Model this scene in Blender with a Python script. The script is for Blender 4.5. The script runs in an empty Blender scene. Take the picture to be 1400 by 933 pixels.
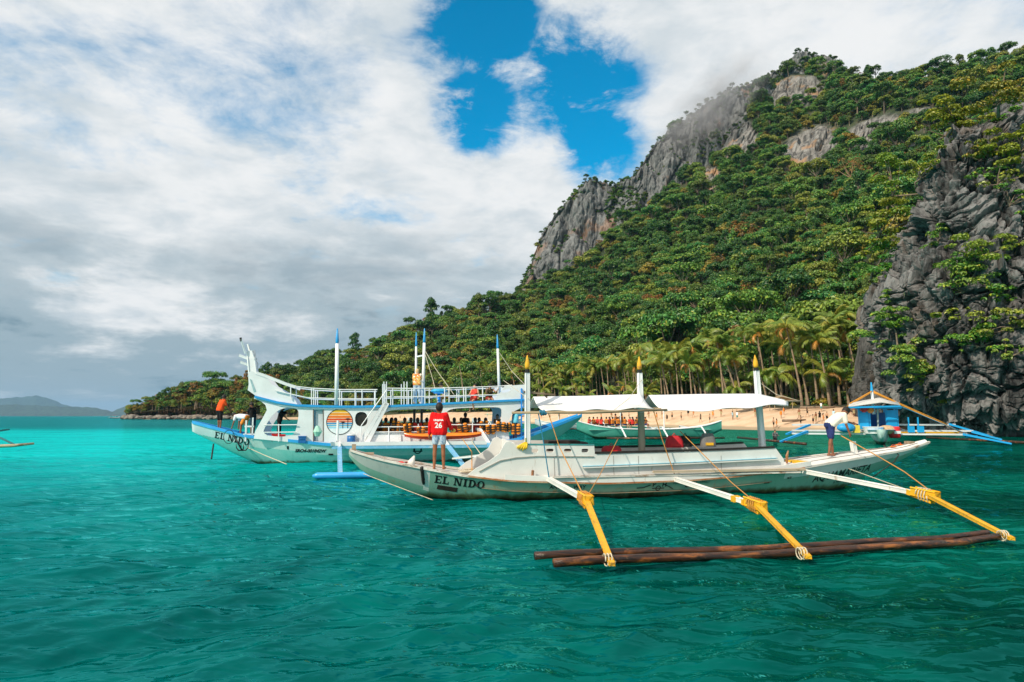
import bpy, bmesh, math, random
import numpy as np
from mathutils import Vector, Matrix, Euler

# ------------------------------------------------------------------ camera / light
SC = bpy.context.scene
COL = SC.collection
R = math.radians
F, CX, CY, HCAM = 933.0, 700.0, 466.5, 2.1      # focal length in photo pixels, centre, eye height (m)
PITCH = math.atan((569.0 - CY) / F)

cam_d = bpy.data.cameras.new('Camera')
cam = bpy.data.objects.new('Camera', cam_d); COL.objects.link(cam)
cam.location = (0, 0, HCAM); cam.rotation_euler = (R(90) + PITCH, 0, 0)
cam_d.sensor_width = 36; cam_d.lens = F / 1400 * 36
cam_d.clip_start = 0.05; cam_d.clip_end = 60000
SC.camera = cam

SUN_DIR = Vector((-0.60, -0.60, 0.64)).normalized()     # towards the sun
sd = bpy.data.lights.new('Sun', 'SUN'); sd.energy = 4.7; sd.angle = R(0.6); sd.color = (1.0, 0.89, 0.72)
sun = bpy.data.objects.new('Sun', sd); COL.objects.link(sun)
sun.rotation_euler = SUN_DIR.to_track_quat('Z', 'Y').to_euler()

SC.view_settings.view_transform = 'Standard'; SC.view_settings.look = 'None'
SC.view_settings.gamma = 1; SC.view_settings.exposure = 0.0

def px_dir(x, y):
    """direction in the world of a photo pixel"""
    a = (x - CX) / F; b = (CY - y) / F
    return Vector((a, math.cos(PITCH) - b * math.sin(PITCH), math.sin(PITCH) + b * math.cos(PITCH)))

def P(x, y, Y):
    d = px_dir(x, y); t = Y / d.y
    return Vector((d.x * t, Y, HCAM + d.z * t))

W = bpy.data.worlds.new('World'); SC.world = W; W.use_nodes = True
def build_world():
    nt = W.node_tree; N = nt.nodes; L = nt.links
    for n in list(N): N.remove(n)
    def nd(t, **k):
        n = N.new(t)
        for a, v in k.items(): setattr(n, a, v)
        return n
    def M(op, a, b=None, c=None, clamp=False):
        n = nd('ShaderNodeMath', operation=op, use_clamp=clamp)
        for i, v in enumerate((a, b, c)):
            if v is None: continue
            if isinstance(v, (int, float)): n.inputs[i].default_value = v
            else: L.new(v, n.inputs[i])
        return n.outputs[0]
    def smooth(v, a, b):
        n = nd('ShaderNodeMapRange', interpolation_type='SMOOTHSTEP')
        L.new(v, n.inputs[0]); n.inputs[1].default_value = a; n.inputs[2].default_value = b
        return n.outputs[0]
    def mix(f, a, b):
        n = nd('ShaderNodeMix', data_type='RGBA')
        if isinstance(f, (int, float)): n.inputs[0].default_value = f
        else: L.new(f, n.inputs[0])
        for i, v in ((6, a), (7, b)):
            if isinstance(v, tuple): n.inputs[i].default_value = (*v, 1)
            else: L.new(v, n.inputs[i])
        return n.outputs[2]
    def noise(vec, scale, detail, rough=0.55, dist=0.0):
        n = nd('ShaderNodeTexNoise'); L.new(vec, n.inputs['Vector'])
        n.inputs['Scale'].default_value = scale; n.inputs['Detail'].default_value = detail
        n.inputs['Roughness'].default_value = rough; n.inputs['Distortion'].default_value = dist
        return n.outputs[0]
    out = nd('ShaderNodeOutputWorld'); bg = nd('ShaderNodeBackground')
    L.new(bg.outputs[0], out.inputs[0])
    sky = nd('ShaderNodeTexSky', sky_type='NISHITA', sun_disc=False)
    sky.sun_elevation = math.asin(SUN_DIR.z); sky.sun_rotation = math.atan2(SUN_DIR.x, SUN_DIR.y)
    sky.ozone_density = 2.5; sky.dust_density = 0.3; sky.air_density = 1.0
    tc = nd('ShaderNodeTexCoord'); d = tc.outputs['Generated']
    sep = nd('ShaderNodeSeparateXYZ'); L.new(d, sep.inputs[0])
    dx, dy, dz = sep.outputs
    h = M('MAXIMUM', dz, 0.0)
    k = M('ADD', h, 0.16)
    comb = nd('ShaderNodeCombineXYZ')
    L.new(M('DIVIDE', dx, k), comb.inputs[0]); L.new(M('DIVIDE', dy, k), comb.inputs[1])
    cp = comb.outputs[0]
    # cloud cover: billows on a cloud layer overhead
    n1 = noise(cp, 1.1, 9, 0.60, 0.25)
    n2 = noise(cp, 3.4, 10, 0.66, 0.25)
    n6 = noise(cp, 4.5, 10, 0.66, 0.4)
    nn = M('ADD', M('MULTIPLY', n1, 0.62), M('MULTIPLY', n2, 0.38))
    # the opening in the clouds over the ridge (three lobes of clear sky)
    def lobe(x, y, rad):
        v = px_dir(x, y).normalized()
        dt = nd('ShaderNodeVectorMath', operation='DISTANCE'); L.new(d, dt.inputs[0]); dt.inputs[1].default_value = v
        return smooth(dt.outputs[1], rad, 0.0)
    gap = M('MAXIMUM', M('MAXIMUM', lobe(665, 40, 0.15), lobe(780, 105, 0.15)), M('MAXIMUM', lobe(812, 185, 0.10), lobe(655, 140, 0.11)))
    cov = M('SUBTRACT', M('ADD', M('ADD', nn, 0.155), M('MULTIPLY', M('SUBTRACT', n6, 0.5), M('MULTIPLY', gap, 1.2))), M('MULTIPLY', gap, 0.36))
    cov = M('SUBTRACT', cov, M('MULTIPLY', lobe(330, 40, 0.34), 0.085))
    cov = M('SUBTRACT', cov, M('MULTIPLY', lobe(470, 250, 0.22), 0.04))
    mask = smooth(cov, 0.41, 0.62)
    # light and shade of the clouds
    n3 = noise(cp, 1.9, 7, 0.55, 0.3)
    n4 = noise(cp, 0.8, 5, 0.5, 0.0)
    n7 = noise(cp, 5.5, 9, 0.62, 0.3)
    lum = smooth(M('ADD', M('ADD', M('MULTIPLY', n3, 0.45), M('MULTIPLY', n4, 0.2)), M('MULTIPLY', n7, 0.35)), 0.39, 0.57)
    ccol = mix(lum, (0.63, 0.70, 0.745), (0.89, 0.905, 0.91))
    # far cloud bases seen edge-on towards the horizon are grey blue
    comb2 = nd('ShaderNodeCombineXYZ')
    L.new(M('MULTIPLY', dx, 3.0), comb2.inputs[0]); L.new(M('MULTIPLY', dy, 3.0), comb2.inputs[1]); L.new(M('MULTIPLY', dz, 9.0), comb2.inputs[2])
    n5 = noise(comb2.outputs[0], 1.2, 10, 0.62, 0.15)
    low = M('MULTIPLY', smooth(dz, 0.36, 0.06), smooth(M('ADD', n5, M('MULTIPLY', smooth(dz, 0.30, 0.10), 0.10)), 0.44, 0.60))
    lowc = mix(smooth(n5, 0.52, 0.64), (0.34, 0.45, 0.51), (0.15, 0.26, 0.33))
    ccol = mix(low, ccol, lowc)
    mask2 = M('MAXIMUM', mask, smooth(dz, 0.30, 0.12))
    scl = nd('ShaderNodeVectorMath', operation='SCALE'); L.new(sky.outputs[0], scl.inputs[0]); scl.inputs[3].default_value = 1.0
    hs = nd('ShaderNodeHueSaturation'); L.new(scl.outputs[0], hs.inputs['Color'])
    hs.inputs['Saturation'].default_value = 1.75; hs.inputs['Value'].default_value = 1.7; hs.inputs['Hue'].default_value = 0.48
    # background strength 0.1 applies to the sky; clouds are given in the same units
    ten = nd('ShaderNodeVectorMath', operation='SCALE'); L.new(ccol, ten.inputs[0]); ten.inputs[3].default_value = 10.0
    L.new(mix(mask2, hs.outputs[0], ten.outputs[0]), bg.inputs[0])
    bg.inputs[1].default_value = 0.1
build_world()
# ------------------------------------------------------------------ helpers
rng = random.Random(7)
NR = np.random.RandomState(11)

def link(o, parent=None):
    COL.objects.link(o)
    if parent is not None: o.parent = parent
    return o

def tag(o, label=None, cat=None, group=None, kind=None):
    if label: o['label'] = label
    if cat: o['category'] = cat
    if group: o['group'] = group
    if kind: o['kind'] = kind
    return o

def empty(name, label, cat, loc=(0, 0, 0), rot=(0, 0, 0), group=None):
    o = bpy.data.objects.new(name, None); COL.objects.link(o)
    o.empty_display_size = 0.2
    o.location = loc; o.rotation_euler = rot
    return tag(o, label, cat, group)

def copy_tree(o, parent=None):
    c = o.copy(); COL.objects.link(c); c.parent = parent
    for ch in o.children: copy_tree(ch, c)
    return c

def mesh_np(name, verts, faces, mats, smooth=True, midx=None):
    """faces: (n,4) or (n,3) int array"""
    me = bpy.data.meshes.new(name)
    verts = np.asarray(verts, np.float32); faces = np.asarray(faces, np.int32)
    n, k = faces.shape
    me.vertices.add(len(verts)); me.vertices.foreach_set('co', verts.ravel())
    me.loops.add(n * k); me.loops.foreach_set('vertex_index', faces.ravel())
    me.polygons.add(n)
    me.polygons.foreach_set('loop_start', np.arange(n, dtype=np.int32) * k)
    me.polygons.foreach_set('loop_total', np.full(n, k, np.int32))
    for m in (mats if isinstance(mats, (list, tuple)) else [mats]): me.materials.append(m)
    if midx is not None: me.polygons.foreach_set('material_index', np.asarray(midx, np.int32))
    me.polygons.foreach_set('use_smooth', np.full(n, bool(smooth)))
    me.update(calc_edges=True)
    return me

def grid_faces(nu, nv):
    i, j = np.meshgrid(np.arange(nu - 1), np.arange(nv - 1), indexing='ij')
    a = (i * nv + j).ravel()
    return np.stack([a, a + nv, a + nv + 1, a + 1], 1)

class MB:
    """collects shapes, then becomes one mesh object"""
    def __init__(self): self.v = []; self.f = []; self.m = []; self.cur = 0
    def add(self, vs, fs):
        b = len(self.v); self.v += [tuple(v) for v in vs]
        for f in fs: self.f.append(tuple(b + i for i in f)); self.m.append(self.cur)
        return self
    def box(self, c, s, rot=None):
        hx, hy, hz = s[0] / 2, s[1] / 2, s[2] / 2
        vs = [Vector((x, y, z)) for x in (-hx, hx) for y in (-hy, hy) for z in (-hz, hz)]
        if rot is not None:
            q = rot if isinstance(rot, Matrix) else Euler(rot).to_matrix()
            vs = [q @ v for v in vs]
        c = Vector(c)
        return self.add([v + c for v in vs], [(0, 1, 3, 2), (4, 6, 7, 5), (0, 4, 5, 1), (2, 3, 7, 6), (0, 2, 6, 4), (1, 5, 7, 3)])
    def beam(self, a, b, w, h, w2=None, h2=None, bev=0.0):
        """rectangular timber from a to b (w sideways, h upwards)"""
        a = Vector(a); b = Vector(b); d = (b - a).normalized()
        up = Vector((0, 0, 1)) if abs(d.z) < 0.95 else Vector((0, 1, 0))
        s = d.cross(up).normalized(); u = s.cross(d).normalized()
        vs = []
        for p, ww, hh in ((a, w, h), (b, w2 or w, h2 or h)):
            c = min(ww, hh) * 0.12
            for i, j in ((-1, -1), (1, -1), (1, 1), (-1, 1)):
                q1 = p + s * i * (ww / 2 - (c if i * j > 0 else 0)) + u * j * (hh / 2 - (0 if i * j > 0 else c))
                q2 = p + s * i * (ww / 2 - (0 if i * j > 0 else c)) + u * j * (hh / 2 - (c if i * j > 0 else 0))
                vs += [q1, q2]
        n = 8
        fs = [(i, (i + 1) % n, n + (i + 1) % n, n + i) for i in range(n)]
        fs += [tuple(range(n - 1, -1, -1)), tuple(range(n, 2 * n))]
        return self.add(vs, fs)
    def tube(self, pts, r, n=8, cap=True):
        pts = [Vector(p) for p in pts]; k = len(pts)
        rs = list(r) if isinstance(r, (list, tuple)) else [r] * k
        vs = []; ref = None
        for i, p in enumerate(pts):
            d = (pts[min(i + 1, k - 1)] - pts[max(i - 1, 0)])
            if d.length < 1e-9: d = Vector((0, 0, 1))
            d.normalize()
            if ref is None: ref = Vector((0, 0, 1)) if abs(d.z) < 0.9 else Vector((1, 0, 0))
            s = d.cross(ref).normalized(); u = s.cross(d).normalized(); ref = u
            for j in range(n):
                a = 2 * math.pi * j / n
                vs.append(p + (s * math.cos(a) + u * math.sin(a)) * rs[i])
        fs = [(i * n + j, i * n + (j + 1) % n, (i + 1) * n + (j + 1) % n, (i + 1) * n + j) for i in range(k - 1) for j in range(n)]
        if cap: fs += [tuple(range(n - 1, -1, -1)), tuple(range((k - 1) * n, k * n))]
        return self.add(vs, fs)
    def ball(self, c, r, nu=12, nv=8, sc=(1, 1, 1), rot=None):
        vs = []; c = Vector(c)
        for i in range(nv + 1):
            t = math.pi * i / nv
            for j in range(nu):
                a = 2 * math.pi * j / nu
                v = Vector((math.sin(t) * math.cos(a) * r * sc[0], math.sin(t) * math.sin(a) * r * sc[1], math.cos(t) * r * sc[2]))
                if rot is not None: v = rot @ v
                vs.append(c + v)
        fs = [(i * nu + j, (i + 1) * nu + j, (i + 1) * nu + (j + 1) % nu, i * nu + (j + 1) % nu) for i in range(nv) for j in range(nu)]
        return self.add(vs, fs)
    def sheet(self, rows):
        """grid of points rows[i][j]"""
        nu = len(rows); nv = len(rows[0])
        return self.add([p for r in rows for p in r], [(i * nv + j, (i + 1) * nv + j, (i + 1) * nv + j + 1, i * nv + j + 1) for i in range(nu - 1) for j in range(nv - 1)])
    def cyl(self, c, r, h, n=20, r2=None):
        c = Vector(c)
        return self.tube([c, c + Vector((0, 0, h))], [r, r2 if r2 else r], n)
    def mesh(self, name, mats, smooth=False):
        me = bpy.data.meshes.new(name); me.from_pydata(self.v, [], self.f)
        for m in (mats if isinstance(mats, (list, tuple)) else [mats]): me.materials.append(m)
        me.polygons.foreach_set('material_index', self.m)
        bm = bmesh.new(); bm.from_mesh(me); bmesh.ops.recalc_face_normals(bm, faces=bm.faces); bm.to_mesh(me); bm.free()
        if smooth: me.polygons.foreach_set('use_smooth', [True] * len(me.polygons))
        me.update(); return me
    def build(self, name, mats, parent=None, smooth=False):
        o = bpy.data.objects.new(name, self.mesh(name, mats, smooth))
        return link(o, parent)

TMPSC = bpy.data.scenes.new('workbench')
def eval_mesh(o):
    if o.name in COL.objects: COL.objects.unlink(o)
    TMPSC.collection.objects.link(o)
    with bpy.context.temp_override(scene=TMPSC, view_layer=TMPSC.view_layers[0]):
        dg = bpy.context.evaluated_depsgraph_get(); dg.update()
        return bpy.data.meshes.new_from_object(o.evaluated_get(dg))

def plate_mesh(outer, holes=(), th=0.05):
    """flat board outlined in (s, z), holes cut out, thickness th along y (centred)"""
    cu = bpy.data.curves.new('tmp', 'CURVE'); cu.dimensions = '2D'; cu.fill_mode = 'BOTH'; cu.extrude = th / 2
    for loop in [outer] + list(holes):
        sp = cu.splines.new('POLY'); sp.points.add(len(loop) - 1)
        for p, q in zip(sp.points, loop): p.co = (q[0], q[1], 0, 1)
        sp.use_cyclic_u = True
    o = bpy.data.objects.new('tmp', cu); COL.objects.link(o)
    me = eval_mesh(o); bpy.data.objects.remove(o); bpy.data.curves.remove(cu)
    n = len(me.vertices); co = np.empty(n * 3, np.float32); me.vertices.foreach_get('co', co); co = co.reshape(-1, 3)
    co = np.stack([co[:, 0], -co[:, 2], co[:, 1]], 1)
    me.vertices.foreach_set('co', co.ravel()); me.update()
    return me

def plate(name, outer, holes, y, th, mats, parent):
    me = plate_mesh(outer, holes, th); me.name = name; me.materials.clear()
    for m in (mats if isinstance(mats, (list, tuple)) else [mats]): me.materials.append(m)
    o = bpy.data.objects.new(name, me); o.location = (0, y, 0)
    return link(o, parent)

def smooth_poly(pts, it=2, closed=True):
    """Chaikin corner cutting"""
    for _ in range(it):
        q = []
        n = len(pts)
        for i in range(n if closed else n - 1):
            a, b = pts[i], pts[(i + 1) % n]
            q.append((a[0] * .75 + b[0] * .25, a[1] * .75 + b[1] * .25)); q.append((a[0] * .25 + b[0] * .75, a[1] * .25 + b[1] * .75))
        pts = q
    return pts

def text_mesh(txt, size, bold=0.0, shear=0.0, align='LEFT'):
    cu = bpy.data.curves.new('txt', 'FONT'); cu.body = txt; cu.size = size; cu.offset = bold; cu.shear = shear
    cu.align_x = align; cu.resolution_u = 3
    o = bpy.data.objects.new('txt', cu); COL.objects.link(o)
    me = eval_mesh(o); bpy.data.objects.remove(o); bpy.data.curves.remove(cu)
    v = [(p.co.x, p.co.y) for p in me.vertices]; f = [tuple(p.vertices) for p in me.polygons]
    bpy.data.meshes.remove(me)
    return v, f

SLAB = {
 'E': (0.80, [((.10, 0), (.34, 0), (.34, 1), (.10, 1)), ((0, 0), (.8, 0), (.8, .14), (0, .14)), ((0, .86), (.8, .86), (.8, 1), (0, 1)), ((.2, .43), (.6, .43), (.6, .57), (.2, .57)), ((.68, 0), (.8, 0), (.8, .32), (.72, .32)), ((.72, .68), (.8, .68), (.8, 1), (.68, 1))]),
 'L': (0.76, [((.10, 0), (.34, 0), (.34, 1), (.10, 1)), ((0, 0), (.76, 0), (.76, .14), (0, .14)), ((0, .86), (.46, .86), (.46, 1), (0, 1)), ((.64, 0), (.76, 0), (.76, .36), (.69, .36))]),
 'N': (1.02, [((.10, 0), (.25, 0), (.25, 1), (.10, 1)), ((.76, 0), (.91, 0), (.91, 1), (.76, 1)), ((.10, 1), (.36, 1), (.91, 0), (.65, 0)), ((0, .87), (.3, .87), (.3, 1), (0, 1)), ((0, 0), (.36, 0), (.36, .13), (0, .13)), ((.64, .87), (1.02, .87), (1.02, 1), (.64, 1))]),
 'I': (0.46, [((.10, 0), (.36, 0), (.36, 1), (.10, 1)), ((0, 0), (.46, 0), (.46, .14), (0, .14)), ((0, .86), (.46, .86), (.46, 1), (0, 1))]),
 ' ': (0.30, []),
}
def _ring(cx, cy, rx, ry, tx, ty, a0, a1, n=14):
    out = []
    for i in range(n):
        a, b = a0 + (a1 - a0) * i / n, a0 + (a1 - a0) * (i + 1) / n
        out.append(((cx + rx * math.cos(a), cy + ry * math.sin(a)), (cx + rx * math.cos(b), cy + ry * math.sin(b)),
                    (cx + (rx - tx) * math.cos(b), cy + (ry - ty) * math.sin(b)), (cx + (rx - tx) * math.cos(a), cy + (ry - ty) * math.sin(a))))
    return out
SLAB['D'] = (0.92, [((.10, 0), (.34, 0), (.34, 1), (.10, 1)), ((0, 0), (.42, 0), (.42, .13), (0, .13)), ((0, .87), (.42, .87), (.42, 1), (0, 1))] + _ring(.38, .5, .54, .5, .26, .14, -math.pi / 2, math.pi / 2))
SLAB['O'] = (0.92, _ring(.46, .5, .46, .5, .25, .12, 0, 2 * math.pi, 24))
def slab_text(txt, size, gap=0.10, shear=0.0, wid=1.0, only=None):
    v = []; f = []; x = 0
    for i_, ch in enumerate(txt):
        w, polys = SLAB[ch]
        for p in (polys if only is None or only == i_ else []):
            b = len(v); v += [((x + q[0] * wid + q[1] * shear) * size, q[1] * size) for q in p]; f.append(tuple(b + i for i in range(len(p))))
        x += w * wid + gap
    return v, f

# ---- numpy noise
def _h(ix, iy, iz, seed):
    with np.errstate(over='ignore'):
        n = (ix.astype(np.int64) * 374761393 + iy.astype(np.int64) * 668265263 + iz.astype(np.int64) * 2147483647 + seed * 1274126177) & 0xffffffff
        n = ((n ^ (n >> 13)) * 1274126177) & 0xffffffff
        n = ((n ^ (n >> 16)) * 2246822519) & 0xffffffff
        n = n ^ (n >> 15)
    return (n & 0xffffff) / float(0x1000000)
def vnoise(p, seed=0):
    f = np.floor(p); i = f.astype(np.int64); t = p - f; t = t * t * t * (t * (t * 6 - 15) + 10)
    x, y, z = i[:, 0], i[:, 1], i[:, 2]; u, v, w = t[:, 0], t[:, 1], t[:, 2]
    c = lambda a, b, d: _h(x + a, y + b, z + d, seed)
    x00 = c(0, 0, 0) * (1 - u) + c(1, 0, 0) * u; x10 = c(0, 1, 0) * (1 - u) + c(1, 1, 0) * u
    x01 = c(0, 0, 1) * (1 - u) + c(1, 0, 1) * u; x11 = c(0, 1, 1) * (1 - u) + c(1, 1, 1) * u
    return (x00 * (1 - v) + x10 * v) * (1 - w) + (x01 * (1 - v) + x11 * v) * w
def fbm(p, oct=5, seed=0, gain=0.5, lac=2.03):
    a = 1.0; s = 0; tot = 0
    for k in range(oct):
        s = s + a * (vnoise(p, seed + k * 17) - 0.5); tot += a; a *= gain; p = p * lac + 11.3
    return s / tot * 2
def voro(p, seed=0, vec=False):
    f = np.floor(p).astype(np.int64); d1 = np.full(len(p), 9.0); d2 = np.full(len(p), 9.0); cid = np.zeros(len(p)); dv = np.zeros_like(p)
    for a in (-1, 0, 1):
        for b in (-1, 0, 1):
            for c in (-1, 0, 1):
                x, y, z = f[:, 0] + a, f[:, 1] + b, f[:, 2] + c
                q = np.stack([x + _h(x, y, z, seed), y + _h(x, y, z, seed + 1), z + _h(x, y, z, seed + 2)], 1)
                d = np.sqrt(((q - p) ** 2).sum(1)); idv = _h(x, y, z, seed + 3)
                near = d < d1
                d2 = np.where(near, d1, np.minimum(d2, d)); cid = np.where(near, idv, cid); dv = np.where(near[:, None], p - q, dv) if vec else dv; d1 = np.where(near, d, d1)
    return (d1, d2, cid, dv) if vec else (d1, d2, cid)

# ---- materials
MATS = {}
def new_mat(name):
    m = bpy.data.materials.new(name); m.use_nodes = True
    return m, m.node_tree.nodes, m.node_tree.links, m.node_tree.nodes['Principled BSDF']
def nz(N, L, vec, scale, detail=4, rough=0.55, dist=0.0):
    n = N.new('ShaderNodeTexNoise'); n.inputs['Scale'].default_value = scale; n.inputs['Detail'].default_value = detail
    n.inputs['Roughness'].default_value = rough; n.inputs['Distortion'].default_value = dist
    if vec is not None: L.new(vec, n.inputs['Vector'])
    return n.outputs[0]
def mrange(N, L, v, a, b, c=0.0, d=1.0, smooth=True):
    n = N.new('ShaderNodeMapRange'); n.interpolation_type = 'SMOOTHSTEP' if smooth else 'LINEAR'
    L.new(v, n.inputs[0])
    for i, x in enumerate((a, b, c, d)): n.inputs[1 + i].default_value = x
    return n.outputs[0]
def mixc(N, L, f, a, b):
    n = N.new('ShaderNodeMix'); n.data_type = 'RGBA'
    if isinstance(f, (int, float)): n.inputs[0].default_value = f
    else: L.new(f, n.inputs[0])
    for i, v in ((6, a), (7, b)):
        if isinstance(v, (tuple, list)): n.inputs[i].default_value = (*v[:3], 1)
        else: L.new(v, n.inputs[i])
    return n.outputs[2]
def mth(N, L, op, a, b=None):
    n = N.new('ShaderNodeMath'); n.operation = op
    for i, v in enumerate((a, b)):
        if v is None: continue
        if isinstance(v, (int, float)): n.inputs[i].default_value = v
        else: L.new(v, n.inputs[i])
    return n.outputs[0]
def mapping(N, L, vec, scale):
    n = N.new('ShaderNodeMapping'); n.inputs['Scale'].default_value = scale; L.new(vec, n.inputs['Vector']); return n.outputs[0]
def bump(N, L, b, height, strength, dist):
    n = N.new('ShaderNodeBump'); n.inputs['Strength'].default_value = strength; n.inputs['Distance'].default_value = dist
    L.new(height, n.inputs['Height']); L.new(n.outputs[0], b.inputs['Normal'])

def plain(name, col, rough=0.6, var=0.12, scale=6.0, bmp=0.0, spec=0.4, coat=0.0):
    if name in MATS: return MATS[name]
    m, N, L, b = new_mat(name)
    tc = N.new('ShaderNodeTexCoord').outputs['Object']
    f = nz(N, L, tc, scale, 5)
    c = mixc(N, L, mrange(N, L, f, .3, .7), tuple(x * (1 - var) for x in col), tuple(min(1, x * (1 + var)) for x in col))
    L.new(c, b.inputs['Base Color']); b.inputs['Roughness'].default_value = rough
    b.inputs['Specular IOR Level'].default_value = spec
    if coat: b.inputs['Coat Weight'].default_value = coat; b.inputs['Coat Roughness'].default_value = 0.15
    if bmp: bump(N, L, b, nz(N, L, tc, scale * 4, 3), 0.5, bmp)
    MATS[name] = m; return m

def worn(name, col, stain, amount=0.5, scale=3.0, rough=0.5, streak=(1, 1, 1), fine=None):
    """paint with stains and scuffs that show what is under it"""
    if name in MATS: return MATS[name]
    m, N, L, b = new_mat(name)
    tc = N.new('ShaderNodeTexCoord').outputs['Object']
    v = mapping(N, L, tc, streak)
    f1 = nz(N, L, v, scale, 8, 0.65, 0.4); f2 = nz(N, L, v, scale * 6, 4, 0.6)
    e = mth(N, L, 'ADD', mth(N, L, 'MULTIPLY', f1, 0.7), mth(N, L, 'MULTIPLY', f2, 0.3))
    f = mrange(N, L, e, 0.70 - amount * 0.25, 0.82 - amount * 0.2)
    g = mrange(N, L, nz(N, L, tc, scale * .6, 4), .35, .7)
    base = mixc(N, L, g, tuple(x * .86 for x in col), col)
    L.new(mixc(N, L, f, base, stain), b.inputs['Base Color'])
    L.new(mrange(N, L, f2, .3, .7, rough - .1, rough + .15), b.inputs['Roughness'])
    bump(N, L, b, e, 0.3, 0.01)
    MATS[name] = m; return m

def wood(name, col, dark, rough=0.7, axis=(0.6, 9, 9), scale=2.0):
    if name in MATS: return MATS[name]
    m, N, L, b = new_mat(name)
    tc = N.new('ShaderNodeTexCoord').outputs['Object']
    v = mapping(N, L, tc, axis)
    f = nz(N, L, v, scale, 8, 0.65, 0.6)
    g = nz(N, L, tc, 1.3, 4)
    c = mixc(N, L, mrange(N, L, f, .35, .65), dark, col)
    c = mixc(N, L, mrange(N, L, g, .5, .75), c, tuple(x * .55 for x in dark))
    L.new(c, b.inputs['Base Color']); b.inputs['Roughness'].default_value = rough
    bump(N, L, b, f, 0.6, 0.02)
    MATS[name] = m; return m
# ------------------------------------------------------------------ sea
def water_material():
    m, N, L, b = new_mat('sea_water')
    geo = N.new('ShaderNodeNewGeometry').outputs['Position']
    sp = N.new('ShaderNodeSeparateXYZ'); L.new(geo, sp.inputs[0]); X, Y, Z = sp.outputs
    # sea bed showing through: pale sand bank to the left, weed and depth elsewhere, plus patch contrast that paints in caustic light
    big = nz(N, L, geo, 0.045, 4, 0.5)
    med = nz(N, L, geo, 0.22, 5, 0.6, 0.6)
    bank = mth(N, L, 'MULTIPLY', mrange(N, L, X, 6, -26), mth(N, L, 'MULTIPLY', mrange(N, L, Y, 12, 40), mrange(N, L, Y, 150, 85)))
    bank = mth(N, L, 'MULTIPLY', bank, mrange(N, L, big, .25, .5, .55, 1.0))
    patch = mth(N, L, 'ADD', mth(N, L, 'MULTIPLY', big, .4), mth(N, L, 'MULTIPLY', med, .6))
    deep = mixc(N, L, mrange(N, L, patch, .38, .62), (0.0, .032, .022), (0.0, .118, .086))
    leftish = mrange(N, L, X, 9, -12)
    deep2 = mixc(N, L, mrange(N, L, patch, .36, .62), (0.0, .062, .064), (0.0, .165, .165))
    c = mixc(N, L, leftish, deep, deep2)
    streak = nz(N, L, mapping(N, L, geo, (.10, .45, 1)), 1.0, 6, .65, .5)
    c = mixc(N, L, mth(N, L, 'MULTIPLY', bank, mrange(N, L, streak, .3, .6, .55, 1.0)), c, (0.0, .56, .55))
    off = mrange(N, L, Y, 95, 190)                       # open water beyond the bank
    c = mixc(N, L, mth(N, L, 'MULTIPLY', off, mrange(N, L, big, .3, .6, .5, .95)), c, (0.012, .13, .15))
    # ripples finer than the modelled waves
    v1 = mapping(N, L, geo, (0.7, 1.5, 1.0))
    h1 = nz(N, L, v1, 1.1, 1.5, 0.45, 1.1); h2 = nz(N, L, v1, 4.0, 2, 0.5, 0.5); h3 = nz(N, L, geo, 0.33, 3, 0.5)
    h = mth(N, L, 'ADD', mth(N, L, 'MULTIPLY', h1, 0.60), mth(N, L, 'ADD', mth(N, L, 'MULTIPLY', h2, 0.09), mth(N, L, 'MULTIPLY', h3, .7)))
    bn = N.new('ShaderNodeBump'); bn.inputs['Distance'].default_value = 0.36
    L.new(mrange(N, L, Y, 10, 60, 0.7, 1.0), bn.inputs['Strength']); L.new(h, bn.inputs['Height'])
    # light scattered back from the water body under a Fresnel surface
    N.remove(b); out = N['Material Output']
    df = N.new('ShaderNodeBsdfDiffuse'); gl = N.new('ShaderNodeBsdfGlossy'); fr = N.new('ShaderNodeFresnel'); mx = N.new('ShaderNodeMixShader')
    L.new(c, df.inputs[0]); gl.inputs['Roughness'].default_value = .05; gl.inputs[0].default_value = (.12, .92, .88, 1); fr.inputs[0].default_value = 1.33
    L.new(bn.outputs[0], gl.inputs['Normal']); L.new(bn.outputs[0], fr.inputs['Normal'])
    bn2 = N.new('ShaderNodeBump'); bn2.inputs['Distance'].default_value = .35; bn2.inputs['Strength'].default_value = .8; L.new(h, bn2.inputs['Height']); L.new(bn2.outputs[0], df.inputs['Normal'])
    L.new(mth(N, L, 'MINIMUM', mth(N, L, 'MULTIPLY', fr.outputs[0], .80), .55), mx.inputs[0]); L.new(df.outputs[0], mx.inputs[1]); L.new(gl.outputs[0], mx.inputs[2]); L.new(mx.outputs[0], out.inputs[0])
    return m

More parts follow.
